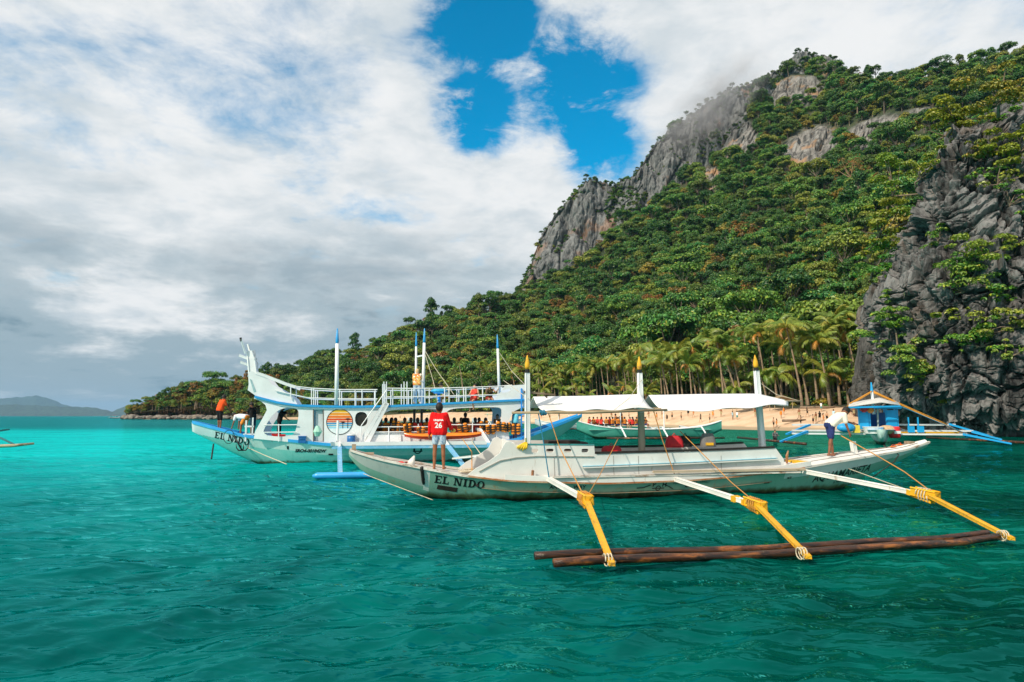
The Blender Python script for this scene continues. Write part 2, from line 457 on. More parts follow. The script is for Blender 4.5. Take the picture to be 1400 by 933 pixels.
def build_sea():
    dy = np.concatenate([np.arange(430, 6, -1.0), np.geomspace(6, 0.09, 46)])
    r = HCAM * F / dy
    r = np.concatenate([[0.3, 1.2, 2.4, 3.6], r])
    front = np.radians(np.arange(-46, 46.01, 0.125))
    rest = np.radians(np.linspace(46, 314, 48))[1:]
    th = np.concatenate([front, rest])
    rr, tt = np.meshgrid(r, th, indexing='ij')
    x = rr * np.sin(tt); y = rr * np.cos(tt)
    z = np.zeros_like(x)
    cell = np.gradient(r)[:, None] * np.ones_like(x)
    cell = np.maximum(cell, rr * 0.0022)
    rs = np.random.RandomState(5)
    for k in range(64):
        lam = 0.40 * (6.5 / 0.40) ** rs.rand()
        a = R(-62) + rs.normal(0, 0.55)
        kx, ky = math.cos(a) * 2 * math.pi / lam, math.sin(a) * 2 * math.pi / lam
        amp = 0.0047 * lam ** 0.95 * (0.6 + 0.8 * rs.rand())
        ph = rs.rand() * 6.283 + 0.9 * np.sin(x * 0.31 + k) + 0.7 * np.sin(y * 0.23 - 2.1 * k)
        w = np.sin(kx * x + ky * y + ph)
        fade = np.clip((lam / cell - 2.2) / 3.0, 0, 1)
        z += amp * fade * (1.0 - 2.0 * np.abs(w) ** 0.85 * 0.5 + 0.35 * w)
    z -= z[(rr < 40)].mean()
    front_n = len(th)
    verts = np.stack([x, y, z], 2).reshape(-1, 3)
    nu, nv = len(r), front_n
    f = grid_faces(nu, nv)
    i = np.arange(nu - 1); wrap = np.stack([i * nv + nv - 1, (i + 1) * nv + nv - 1, (i + 1) * nv, i * nv], 1)
    f = np.concatenate([f, wrap])
    f = f[:, ::-1]
    o = link(bpy.data.objects.new('sea', mesh_np('sea', verts, f, water_material())))
    tag(o, kind='structure')
build_sea()

# ------------------------------------------------------------------ terrain
# one profile per bearing: shore distance, then the slope up to the ridge (distance, photo height)
TCOL = [  # x, shore, foot of slope (Y, py), mid (Y, py), base of cliff / ridge (Y, py), top of cliff (Y, py)
 (172, 486, (490, 568.0), (494, 566.5), (500, 565.5), None),
 (200, 476, (482, 567), (492, 563), (505, 560), None),
 (250, 468, (476, 566), (495, 558), (520, 551), None),
 (330, 450, (462, 565.5), (490, 553), (525, 541), None),
 (400, 425, (440, 565), (485, 547), (535, 526), None),
 (440, 390, (410, 565), (470, 541), (540, 510), None),
 (500, 320, (352, 564.5), (440, 530), (545, 484), None),
 (560, 285, (322, 563.5), (420, 515), (550, 456), None),
 (640, 245, (285, 562), (400, 500), (552, 432), None),
 (695, 222, (265, 560), (390, 492), (555, 420), (562, 414)),
 (712, 215, (258, 559), (385, 490), (560, 402), (575, 392)),
 (740, 203, (246, 558), (380, 484), (565, 388), (590, 322)),
 (765, 193, (238, 557), (375, 478), (570, 372), (595, 284)),
 (800, 178, (226, 556), (370, 468), (575, 348), (600, 250)),
 (815, 172, (222, 555), (368, 462), (575, 338), (600, 244)),
 (835, 165, (216, 555), (365, 455), (578, 322), (604, 254)),
 (870, 152, (206, 554), (362, 440), (580, 292), (606, 238)),
 (892, 145, (200, 553), (360, 432), (582, 280), (608, 200)),
 (920, 137, (192, 552), (358, 424), (588, 262), (615, 172)),
 (950, 130, (184, 551), (356, 415), (596, 238), (622, 152)),
 (985, 122, (176, 550), (354, 402), (604, 212), (628, 128)),
 (1015, 117, (170, 550), (352, 392), (612, 172), (632, 116)),
 (1060, 110, (160, 549), (345, 376), (625, 124), (640, 98)),
 (1085, 107, (157, 548), (342, 368), (630, 108), (644, 78)),
 (1110, 105, (154, 548), (340, 360), (632, 100), (645, 71)),
 (1140, 102, (150, 548), (330, 350), (630, 104), (644, 80)),
 (1160, 100, (148, 548), (322, 342), (615, 108), (632, 100)),
 (1200, 99, (146, 548), (300, 330), (560, 118), None),
 (1250, 98, (144, 548), (280, 325), (520, 112), None),
 (1320, 98, (142, 548), (265, 320), (490, 105), None),
 (1420, 98, (142, 548), (250, 310), (460, 82), None),
 (1520, 98, (142, 548), (240, 300), (440, 80), None),
]
TX = np.array([c[0] for c in TCOL], float)
def _col(fn): return np.array([fn(c) for c in TCOL], float)
T_SH = _col(lambda c: c[1]); T_FY = _col(lambda c: c[2][0]); T_FP = _col(lambda c: c[2][1]); T_MY = _col(lambda c: c[3][0]); T_MP = _col(lambda c: c[3][1])
T_RY = _col(lambda c: c[4][0]); T_RP = _col(lambda c: c[4][1])
T_CY = _col(lambda c: c[5][0] if c[5] else c[4][0] + 6); T_CP = _col(lambda c: c[5][1] if c[5] else c[4][1] - 0.6)

def zpx(x, p, Y):
    """height of photo pixel (x,p) at distance Y, arrays"""
    b = (CY - p) / F
    t = Y / (math.cos(PITCH) - b * math.sin(PITCH))
    return HCAM + (math.sin(PITCH) + b * math.cos(PITCH)) * t, (x - CX) / F * t

def beach_profile(x):
    sh = np.interp(x, TX, T_SH); fy = np.interp(x, TX, T_FY)
    return sh, fy
BEACH_TOP = 3.6
def beach_z(x, Y):
    sh = float(np.interp(x, TX, T_SH)); w = 0.055 * sh + 13
    u = (Y - sh) / w
    if u < 0: return u * 2.2
    return BEACH_TOP * min(1, u) ** 0.8 * (0.35 + 0.65 * min(1.0, max(0.0, (x - 430) / 170)))
def beach_point(px, py):
    """where the line of sight of a photo pixel meets the sand"""
    sh = float(np.interp(px, TX, T_SH))
    for k in range(400):
        Y = sh - 2 + k * 0.15
        q = P(px, py, Y)
        if q.z <= beach_z(px, Y): return Vector((q.x, Y, beach_z(px, Y)))
    Y = sh + 12
    q = P(px, py, Y); return Vector((q.x, Y, beach_z(px, Y)))

XS = np.arange(172, 1520.1, 3.0)
def build_terrain():
    sh = np.interp(XS, TX, T_SH); fy = np.interp(XS, TX, T_FY); fp = np.interp(XS, TX, T_FP)
    my = np.interp(XS, TX, T_MY); mp = np.interp(XS, TX, T_MP); ry = np.interp(XS, TX, T_RY); rp = np.interp(XS, TX, T_RP) + 12 * np.clip((XS - 690) / 25, 0, 1) * np.clip((1130 - XS) / 60, 0, 1)
    rows = []   # (Y, z) per column; x angle from column
    def add(Y, z): rows.append((Y, z))
    w = 0.055 * sh + 13
    for u in (-2.2, -0.8, -0.25, 0.0, 0.08, 0.2, 0.35, 0.5, 0.7, 0.85, 1.0):
        Y = sh + u * w
        z = np.array([beach_z(x, yy) for x, yy in zip(XS, Y)])
        add(Y, np.maximum(z, -4.0))
    nb = len(rows)
    zb = rows[-1][1]; yb = rows[-1][0]
    zf, _ = zpx(XS, fp, fy); zf = np.maximum(zf, zb + 0.6); fy = np.maximum(fy, yb + 6)
    for u in (0.25, 0.5, 0.75, 1.0):
        add(yb + (fy - yb) * u, zb + (zf - zb) * u)
    # slope: quadratic through foot, mid, ridge (in distance / photo height)
    n = 46
    for k in range(1, n + 1):
        u = k / n
        v = np.where(u < .5, u * 2, (u - .5) * 2)
        Y = np.where(u < .5, fy + (my - fy) * v, my + (ry - my) * v)
        p = np.where(u < .5, fp + (mp - fp) * v, mp + (rp - mp) * v)
        z, _ = zpx(XS, p, Y)
        add(Y, z)
    nr = len(rows)
    add(ry + 90, rows[-1][1] * 0.75); add(ry + 260, rows[-1][1] * 0.2)
    Ya = np.array([r[0] for r in rows]).T; Za = np.array([r[1] for r in rows]).T
    # sideways position keeps the bearing (photo x at eye level)
    b0 = (CY - 569.0) / F
    Xa = (XS[:, None] - CX) / F * Ya / (math.cos(PITCH) - b0 * math.sin(PITCH))
    # correct bearing for height (line of sight to that pixel)
    pts = np.stack([Xa, Ya, Za], 2)
    nzv = fbm(pts.reshape(-1, 3) * 0.012, 4, 3).reshape(Xa.shape)
    nz2 = fbm(pts.reshape(-1, 3) * 0.05, 3, 9).reshape(Xa.shape)
    amt = np.zeros(Ya.shape[1]); amt[nb + 3:nr] = np.clip(np.arange(nr - nb - 3) / 12, 0, 1)
    scale = np.clip((Ya - 100) / 400, .15, 1) * np.clip(Za / 30, 0, 1)
    pts[:, :, 2] += (nzv * 9 + nz2 * 4.0) * amt * scale
    sm = np.zeros(Ya.shape[1]); sm[3:nb] = 1
    pts[:, :, 2] += fbm(pts.reshape(-1, 3) * 0.09, 4, 21).reshape(Xa.shape) * 0.22 * sm
    return pts, nb, nr
TP, NB, NRIDGE = build_terrain()

def sand_material():
    m, N, L, b = new_mat('beach_sand')
    g = N.new('ShaderNodeNewGeometry').outputs['Position']
    sp = N.new('ShaderNodeSeparateXYZ'); L.new(g, sp.inputs[0])
    f = nz(N, L, g, 0.35, 6, .6)
    c = mixc(N, L, mrange(N, L, f, .35, .65), (.60, .40, .25), (.70, .50, .335))
    wet = mrange(N, L, mth(N, L, 'ADD', sp.outputs[2], mth(N, L, 'MULTIPLY', nz(N, L, g, .2, 4), .5)), .75, .42)
    c = mixc(N, L, wet, c, (.36, .27, .17))
    L.new(c, b.inputs['Base Color']); b.inputs['Roughness'].default_value = 0.9
    bump(N, L, b, nz(N, L, g, 1.4, 4, .7), 0.6, 0.25)
    return m
def soil_material():
    m, N, L, b = new_mat('forest_floor')
    g = N.new('ShaderNodeNewGeometry').outputs['Position']
    f = nz(N, L, g, 0.12, 7, .65)
    c = mixc(N, L, mrange(N, L, f, .35, .62), (.014, .030, .010), (.045, .060, .022))
    c = mixc(N, L, mrange(N, L, nz(N, L, g, .05, 5), .56, .70), c, (.10, .075, .04))
    at = N.new('ShaderNodeAttribute'); at.attribute_name = 'rock'
    v = mapping(N, L, g, (1, 1, .35))
    r1 = nz(N, L, v, .22, 9, .68, .4)
    rc = mixc(N, L, mrange(N, L, r1, .36, .62), (.05, .048, .046), (.27, .255, .24))
    rc = mixc(N, L, mrange(N, L, nz(N, L, g, .06, 5), .55, .66), rc, (.34, .20, .11))
    L.new(mixc(N, L, at.outputs['Fac'], c, rc), b.inputs['Base Color']); b.inputs['Roughness'].default_value = 0.95
    bump(N, L, b, nz(N, L, g, .5, 8, .7), 1.0, 1.2)
    return m

def to_px(p):
    x, y, z = p[..., 0], p[..., 1], p[..., 2] - HCAM
    dpt = y * math.cos(PITCH) + z * math.sin(PITCH); up = -y * math.sin(PITCH) + z * math.cos(PITCH)
    return CX + F * x / dpt, CY - F * up / dpt

# bare limestone showing on the slope, given by where it is seen in the photo: x, y, half width, half height, tilt
OUTCROP = [(1108, 208, 36, 24, -.5), (1085, 128, 34, 17, -.2), (1195, 178, 36, 12, -.35), (1005, 195, 26, 26, -.6), (1250, 200, 18, 10, 0), (1180, 205, 12, 14, 0), (1135, 90, 18, 14, .5), (1262, 165, 24, 12, 0), (975, 250, 12, 18, -.4)]
def rockiness(px, py):
    r = np.zeros_like(px)
    for (x, y, a, b, t) in OUTCROP:
        dx = px - x; dy = py - y
        u = (dx * math.cos(t) + dy * math.sin(t)) / a; v = (-dx * math.sin(t) + dy * math.cos(t)) / b
        r = np.maximum(r, np.clip(1.8 - (u * u + v * v) * .85, 0, 1))
    return r

def mk_terrain_objects():
    nu, nv = TP.shape[:2]
    def part(name, j0, j1, mat, sub=1):
        sl = TP[:, j0:j1]
        k = sl.shape[1]
        # refine by bilinear subdivision so relief can be added
        if sub > 1:
            ui = np.linspace(0, nu - 1, (nu - 1) * sub + 1); vi = np.linspace(0, k - 1, (k - 1) * sub + 1)
            u0 = np.minimum(ui.astype(int), nu - 2); v0 = np.minimum(vi.astype(int), k - 2)
            fu = (ui - u0)[:, None, None]; fv = (vi - v0)[None, :, None]
            a = sl[u0][:, v0]; b_ = sl[u0 + 1][:, v0]; c = sl[u0][:, v0 + 1]; d = sl[u0 + 1][:, v0 + 1]
            sl = (a * (1 - fu) + b_ * fu) * (1 - fv) + (c * (1 - fu) + d * fu) * fv
        V = sl.reshape(-1, 3).copy()
        rock = None
        if name == 'hillside':
            qx, qy = to_px(V); rock = rockiness(qx, qy)
            d1, d2, cid = voro(V * np.array([.10, .10, .05]), 4)
            rel = (np.minimum(d2 - d1, .35) * 14 + cid * 5 + fbm(V * .12, 4, 8) * 4)
            V[:, 1] -= rock * (rel - 2.0); V[:, 2] += rock * rel * .2
        f = grid_faces(sl.shape[0], sl.shape[1])
        me = mesh_np(name, V, f, mat)
        if rock is not None:
            at = me.attributes.new('rock', 'FLOAT', 'POINT'); at.data.foreach_set('value', rock.astype(np.float32))
        return tag(link(bpy.data.objects.new(name, me)), kind='structure')
    part('beach', 0, NB, sand_material(), 2)
    part('hillside', NB - 1, nv, soil_material(), 3)
mk_terrain_objects()

def limestone(name, dark, light, warm, warm_amt, sc=1.0, streak=.25):
    m, N, L, b = new_mat(name)
    g = N.new('ShaderNodeNewGeometry').outputs['Position']
    v = mapping(N, L, g, (1, 1, streak))
    f1 = nz(N, L, v, .30 * sc, 10, .68, .5); f2 = nz(N, L, v, 1.6 * sc, 6, .65); f3 = nz(N, L, g, .07 * sc, 5, .6)
    e = mth(N, L, 'ADD', mth(N, L, 'MULTIPLY', f1, .65), mth(N, L, 'MULTIPLY', f2, .35))
    c = mixc(N, L, mrange(N, L, e, .36, .64), dark, light)
    c = mixc(N, L, mth(N, L, 'MULTIPLY', mrange(N, L, f3, .56, .68), warm_amt), c, warm)
    L.new(c, b.inputs['Base Color']); b.inputs['Roughness'].default_value = .9; b.inputs['Specular IOR Level'].default_value = .25
    bump(N, L, b, e, 0.9, .7 / sc)
    return m

def build_mountain_cliff():
    xs = np.arange(690, 1164.1, 1.0); n = 110
    by = np.interp(xs, TX, T_RY); bp = np.interp(xs, TX, T_RP); ty = np.interp(xs, TX, T_CY); tp = np.interp(xs, TX, T_CP)
    tp = tp + 2.2 * np.sin(xs * .21) * np.sin(xs * .063) + 1.2 * np.sin(xs * .9 + 1)
    rows = []
    for k in range(n):
        u = k / (n - 1) * 1.25 - .25          # starts below the slope so that no gap shows
        uu = np.clip(u, -.3, 1)
        prof = np.where(u < 0, u, np.clip(uu, 0, 1) ** 1.15)
        Y = by + (ty - by) * prof
        p = bp + (tp - bp) * uu
        if u < 0: Y = by + u * 10; p = bp - (tp - bp) * (-u) * .4 + 6 * (-u)
        z, x = zpx(xs, p, Y)
        rows.append(np.stack([x, Y, z], 1))
    top = rows[-1]
    for d, dz in ((12, -2), (35, -14), (110, -70), (260, -180)):
        q = top.copy(); q[:, 0] *= 1 + d / 620; q[:, 1] += d; q[:, 2] = np.maximum(2, q[:, 2] + dz); rows.append(q)
    V = np.stack(rows, 1); shape = V.shape; V = V.reshape(-1, 3)
    S = V * np.array([.055, .055, .014])
    d1, d2, cid = voro(S * 1.0, 31)
    rel = np.minimum(d2 - d1, .4) * 16 + (cid - .5) * 9 + fbm(V * np.array([.06, .06, .012]), 5, 14) * 12
    d1, d2, _ = voro(V * np.array([.16, .16, .05]), 41)
    rel += np.minimum(d2 - d1, .3) * 7 + fbm(V * np.array([.22, .22, .06]), 4, 15) * 3.5
    fade = np.ones(shape[:2]); fade[:, :8] = np.linspace(0, 1, 8); fade[:, n - 4:n] *= .5; fade[:, n:] = .15
    V[:, 1] -= (rel - 6) * fade.ravel() * .8
    V[:, 2] += fbm(V * .1, 3, 16) * 2.5 * fade.ravel()
    f = grid_faces(shape[0], shape[1])
    o = link(bpy.data.objects.new('mountain_cliff', mesh_np('mountain_cliff', V, f, limestone('mountain_limestone', (.030, .034, .036), (.215, .215, .215), (.36, .16, .07), .35, .55, .22))))
    tag(o, kind='structure')
    return V.reshape(shape), n
MC, MCN = build_mountain_cliff()

# ------------------------------------------------------------------ limestone stack at the right
def build_rock(name, plan, ztop, shift, npx, nh, seed, mat, amp=1.0, depth_top=26):
    """plan: list of (X,Y) outline seen from above, outward normal to the left of travel reversed; ztop: heights along it"""
    plan = np.array(plan, float)
    seg = np.concatenate([[0], np.cumsum(np.sqrt(((plan[1:] - plan[:-1]) ** 2).sum(1)))]); tot = seg[-1]
    s = np.linspace(0, tot, npx)
    # smooth outline
    def interp(a):
        k = np.interp(s, seg, a); ker = np.ones(17) / 17
        kk = np.convolve(np.pad(k, 8, mode='edge'), ker, 'valid'); return kk
    px_, py_ = interp(plan[:, 0]), interp(plan[:, 1])
    tx, ty = np.gradient(px_), np.gradient(py_); ln = np.hypot(tx, ty); nx, ny = ty / ln, -tx / ln      # outward = right of travel
    zt = np.interp(s, seg, np.array(ztop, float)) + 2.2 * fbm(np.stack([s * .22, s * 0, s * 0], 1), 4, seed + 5)
    hs = np.linspace(-1.5, 1, nh)
    rows = []
    u = np.linspace(0, 1, nh)
    sz = np.array([a for a, _ in shift]); sv = np.array([b for _, b in shift])
    for uu in u:
        z = -1.5 + (zt + 1.5) * uu
        rec = np.interp(z, sz, sv)
        rows.append(np.stack([px_ - nx * rec, py_ - ny * rec, z], 1))
    V = np.stack(rows, 1)
    shape = V.shape; Vf = V.reshape(-1, 3)
    Nn = np.cross(np.gradient(V, axis=0), np.gradient(V, axis=1)); Nn /= np.linalg.norm(Nn, axis=2)[:, :, None] + 1e-9
    Nn *= np.sign((Nn * np.stack([nx, ny, 0 * nx], 1)[:, None, :]).sum(2))[:, :, None]; Nn = Nn.reshape(-1, 3)
    warp = Vf + 1.5 * np.stack([fbm(Vf * .18, 3, seed), fbm(Vf * .18, 3, seed + 1), fbm(Vf * .18, 3, seed + 2)], 1)
    tilt = warp @ np.array([[.94, 0, .34], [0, 1, 0], [-.34, 0, .94]])
    S1, S2, S3 = np.array([.27, .27, .19]), np.array([.66, .66, .46]), np.array([1.7, 1.7, 1.1])
    d1, d2, c1 = voro(tilt * S1, seed)
    e1, e2, c2 = voro(tilt * S2, seed + 9)
    g1, g2, c3 = voro(tilt * S3, seed + 13)
    def facets(sc, sd_):
        q1, q2, c_, dv = voro(tilt * sc, sd_, True)
        dirv = np.stack([vnoise(np.stack([c_ * 911 + k * 37.7, c_ * 57, c_ * 13], 1), 3 + k) - .5 for k in range(3)], 1) * 2
        return (dv / sc * dirv).sum(1)
    fac = facets(S1, seed) * .42 + facets(S2, seed + 9) * .5 + facets(S3, seed + 13) * .55
    cr1 = np.clip((d2 - d1) / .10, 0, 1) ** .6; cr2 = np.clip((e2 - e1) / .12, 0, 1) ** .7; cr3 = np.clip((g2 - g1) / .2, 0, 1)
    rel = (cr1 * 1.7 + c1 * 1.3) + (cr2 * .75 + c2 * .6) + (cr3 * .16 + c3 * .2) + fac + .9
    rel += fbm(Vf * np.array([.07, .07, .05]), 4, seed + 3) * 3.4 + fbm(Vf * np.array([.8, .8, .35]), 4, seed + 4) * .5 - np.abs(fbm(Vf * np.array([.55, .55, .07]), 3, seed + 24)) * 1.6 + .5
    zf = np.clip((Vf[:, 2] + .5) / 2.0, 0.15, 1)
    Vf = Vf + Nn * ((rel - 4.2) * amp * zf)[:, None]
    Vf[:, 2] += (fbm(Vf * .35, 3, seed + 6) * .7) * np.clip(Vf[:, 2] / 4, 0, 1)
    V = Vf.reshape(shape)
    # top going back
    ext = []
    cx, cy = px_.mean(), py_.mean() + depth_top
    last = V[:, -1]
    for q, dz in ((.04, .6), (.10, 1.6), (.2, 2.6), (.35, 3.4), (.6, 3.0), (1.0, 2.0)):
        w = last.copy(); w[:, 0] += (cx - w[:, 0]) * q; w[:, 1] += (cy - w[:, 1]) * q
        w[:, 2] += dz + fbm(w * .3, 3, seed + 8) * 1.4; ext.append(w[:, None])
    V = np.concatenate([V] + ext, 1)
    f = grid_faces(V.shape[0], V.shape[1])
    o = link(bpy.data.objects.new(name, mesh_np(name, V.reshape(-1, 3), f, mat, smooth=False)))
    return tag(o, kind='structure'), V

ROCK_MAT = limestone('karst_limestone', (.008, .008, .009), (.23, .222, .22), (.12, .07, .04), .45, 1.6, .30)
ROCK, RV = build_rock('limestone_crag',
    [(68, 128), (55, 102), (48.5, 89), (47.0, 81), (49.5, 75.5), (55, 72.5), (62, 71), (72, 68), (84, 66), (100, 68), (120, 80)],
    [26, 28, 31, 33, 35, 36.5, 40, 44, 47, 46, 44],
    [(-2, 4.4), (0.0, 4.2), (1.6, 3.8), (3.2, 1.6), (5, .6), (9, 0), (18, .3), (21, 2.8), (28, 4.6), (34, 7.0), (48, 12)], 620, 420, 51, ROCK_MAT)
# the darker pinnacle standing behind it at the end of the sand
PIN, PV = build_rock('limestone_pinnacle', [(57, 114), (54.6, 107), (54.0, 103), (55.8, 100), (58.5, 99.5), (62, 101), (66, 106)],
    [9, 11, 14, 13.5, 12, 12, 10], [(-2, 0), (6, 0), (14, 1.4)], 150, 120, 77,
    limestone('dark_limestone', (.018, .018, .018), (.105, .10, .095), (.09, .06, .04), .4, 1.6, .3), .45, 8)

# ------------------------------------------------------------------ far islands
def island(name, Y, ridge, deep, mat):
    xs = np.arange(ridge[0][0], ridge[-1][0] + .1, 2.0)
    rx = [a for a, _ in ridge]; ryy = [b for _, b in ridge]
    p = np.interp(xs, rx, ryy); ker = np.array([1, 2, 3, 2, 1]) / 9; p = np.convolve(np.pad(p, 2, mode='edge'), ker, 'valid')
    p = p + .7 * np.sin(xs * .35) * np.sin(xs * .11 + 2)
    rows = []
    for u in np.linspace(0, 1, 14):
        yy = Y + deep * u
        z, x = zpx(xs, np.minimum(569 - (569 - p) * u ** .8, 569.2), np.full_like(xs, yy)); rows.append(np.stack([x, np.full_like(x, yy), np.where(u == 0, -2, z)], 1))
    last = rows[-1]; back = last.copy(); back[:, 1] += deep; back[:, 2] = -2; rows.append(back)
    V = np.stack(rows, 1); V[:, 1:-1, 2] += fbm((V[:, 1:-1].reshape(-1, 3)) * .003, 4, 2).reshape(V[:, 1:-1].shape[:2]) * 22 * np.linspace(0, 1, V.shape[1] - 2)[None]
    f = grid_faces(V.shape[0], V.shape[1])
    return tag(link(bpy.data.objects.new(name, mesh_np(name, V.reshape(-1, 3), f, mat))), kind='structure')
ISL = plain('island_forest', (.030, .055, .030), .95, .5, .02)
island('far_island', 16000, [(-160, 566), (-90, 555), (-40, 547), (0, 545), (30, 543), (50, 541), (68, 545), (90, 554), (120, 561), (190, 569)], 500, ISL)
island('near_island', 11000, [(-220, 560), (-100, 556), (0, 554), (50, 554), (90, 556), (115, 557), (140, 559), (150, 562), (153, 564), (165, 557), (180, 553.5), (195, 552), (240, 556), (320, 569)], 350, ISL)
# ------------------------------------------------------------------ vegetation
def leaf_material(name, c1, c2, c3, trans=.16):
    """c1..c3: leaf colours from plant to plant; every leaf varies a little"""
    m = bpy.data.materials.new(name); m.use_nodes = True
    N = m.node_tree.nodes; L = m.node_tree.links
    for n in list(N): N.remove(n)
    out = N.new('ShaderNodeOutputMaterial')
    oi = N.new('ShaderNodeObjectInfo').outputs['Random']
    at = N.new('ShaderNodeAttribute'); at.attribute_name = 'lv'
    c = mixc(N, L, mrange(N, L, oi, 0, .55, 0, 1, False), c1, c2)
    c = mixc(N, L, mrange(N, L, oi, .6, 1, 0, 1, False), c, c3)
    k = mrange(N, L, at.outputs['Fac'], 0, 1, .55, 1.5, False)
    sc = N.new('ShaderNodeVectorMath'); sc.operation = 'SCALE'; L.new(c, sc.inputs[0]); L.new(k, sc.inputs[3])
    yel = mixc(N, L, mrange(N, L, at.outputs['Fac'], .78, 1.0, 0, .65), sc.outputs[0], tuple(min(1, x * y) for x, y in zip(c3, (1.9, 1.5, 1.0))))
    d = N.new('ShaderNodeBsdfDiffuse'); t = N.new('ShaderNodeBsdfTranslucent'); mx = N.new('ShaderNodeMixShader')
    L.new(yel, d.inputs[0]); L.new(yel, t.inputs[0]); mx.inputs[0].default_value = trans
    gl = N.new('ShaderNodeBsdfGlossy'); gl.inputs['Roughness'].default_value = .45; gl.inputs[0].default_value = (1, 1, 1, 1)
    mg = N.new('ShaderNodeMixShader'); mg.inputs[0].default_value = .035
    L.new(d.outputs[0], mx.inputs[1]); L.new(t.outputs[0], mx.inputs[2])
    L.new(mx.outputs[0], mg.inputs[1]); L.new(gl.outputs[0], mg.inputs[2]); L.new(mg.outputs[0], out.inputs[0])
    return m
LM = {
 'dark': leaf_material('leaf_dark', (.026, .108, .023), (.052, .145, .022), (.125, .165, .025)),
 'mid': leaf_material('leaf_mid', (.040, .200, .044), (.110, .240, .032), (.25, .27, .038)),
 'yellow': leaf_material('leaf_yellow', (.16, .20, .026), (.24, .21, .026), (.30, .19, .028)),
 'dry': leaf_material('leaf_dry', (.24, .125, .03), (.19, .135, .03), (.30, .135, .03)),
 'bright': leaf_material('leaf_bright', (.07, .25, .030), (.13, .29, .026), (.26, .28, .024), .35),
}
BARK = wood('pale_bark', (.26, .20, .14), (.13, .095, .065), .9, (3, 3, .5), 1.2)
BARK2 = wood('dark_bark', (.11, .085, .06), (.05, .04, .03), .9, (3, 3, .5), 1.2)
PALMBARK = wood('palm_bark', (.34, .24, .16), (.19, .125, .08), .9, (.6, .6, 5), 2.0)

def leaves(centres, radii, counts, size, rs, flat=.75, up=.35, droop=0.0):
    """leaf-sized faces on uneven clumps"""
    pos = []; nor = []
    for c, r, n in zip(centres, radii, counts):
        v = rs.normal(size=(n, 3)); v /= np.linalg.norm(v, axis=1)[:, None]
        v[:, 2] = np.where(v[:, 2] < -.35, -v[:, 2] * .6, v[:, 2])
        rad = r * (0.62 + .42 * rs.rand(n) ** .7)
        p = v * rad[:, None] * np.array([1, 1, flat]) + np.array(c)
        pos.append(p); nor.append(v)
    pos = np.concatenate(pos); nor = np.concatenate(nor)
    n = len(pos)
    nor = nor * .95 + rs.normal(size=(n, 3)) * .38 + np.array([0, 0, up]); nor /= np.linalg.norm(nor, axis=1)[:, None]
    a = rs.normal(size=(n, 3)); t = np.cross(nor, a); t /= np.linalg.norm(t, axis=1)[:, None]; b = np.cross(nor, t)
    s = size * (.6 + .8 * rs.rand(n))[:, None]
    bend = nor * s * .18
    v0 = pos - t * s * .5; v1 = pos - b * s * .33 + bend; v2 = pos + t * s * .55; v3 = pos + b * s * .33 + bend
    V = np.stack([v0, v1, v2, v3], 1).reshape(-1, 3)
    f = np.arange(n * 4).reshape(n, 4)
    lv = np.repeat(rs.rand(n), 4)
    return V, f, lv

def crown_mesh(name, V, f, lv, mat):
    me = mesh_np(name, V, f, mat, smooth=False)
    at = me.attributes.new('lv', 'FLOAT', 'POINT'); at.data.foreach_set('value', lv.astype(np.float32))
    return me

def make_tree(name, seed, kind, mat, bark, height, cr, nclump, nleaf, lsize):
    rs = np.random.RandomState(seed)
    cs = []; rr = []
    top = height
    for k in range(nclump):
        a = rs.rand() * 6.283; q = math.sqrt(rs.rand())
        if kind == 'dome':
            z = top - cr * .55 - (q ** 2) * cr * .62 + rs.normal() * .35 - (cr * .45 if rs.rand() < .3 else 0); r = cr * (.24 + .16 * rs.rand())
        elif kind == 'umbrella':
            z = top - .8 - q * q * cr * .28 + rs.normal() * .3; r = cr * (.20 + .12 * rs.rand())
        elif kind == 'tall':
            t = rs.rand(); z = top * (.38 + .58 * t); q *= math.sin(math.pi * (.15 + .8 * t)) ; r = cr * (.30 + .2 * rs.rand())
        else:      # sparse
            z = top - .6 - rs.rand() * cr * 1.1; r = cr * (.14 + .12 * rs.rand())
        cs.append((math.cos(a) * q * cr * .8, math.sin(a) * q * cr * .8, z)); rr.append(r)
    rr = np.array(rr); cnt = np.maximum(8, (nleaf * rr ** 2 / (rr ** 2).sum()).astype(int))
    V, f, lv = leaves(cs, rr, cnt, lsize, rs, .80 if kind != 'tall' else .95)
    crown = crown_mesh(name + '_crown', V, f, lv, mat)
    mb = MB()
    bend = rs.normal(size=2) * .35
    base_r = height * .026
    fork = Vector((bend[0], bend[1], height * (.5 if kind in ('dome', 'umbrella', 'sparse') else .8)))
    mb.tube([(0, 0, -1.5), (bend[0] * .2, bend[1] * .2, height * .15), (bend[0] * .7, bend[1] * .7, height * .33), fork], [base_r * 1.35, base_r, base_r * .85, base_r * .7], 6)
    for i in rs.permutation(nclump)[:7]:
        c = Vector(cs[i]); mid = fork.lerp(c, .5) + Vector((0, 0, -.35 + rs.normal() * .3))
        mb.tube([fork, mid, c], [base_r * .5, base_r * .3, base_r * .12], 5, False)
    trunk = mb.mesh(name + '_trunk', bark, True)
    return trunk, crown

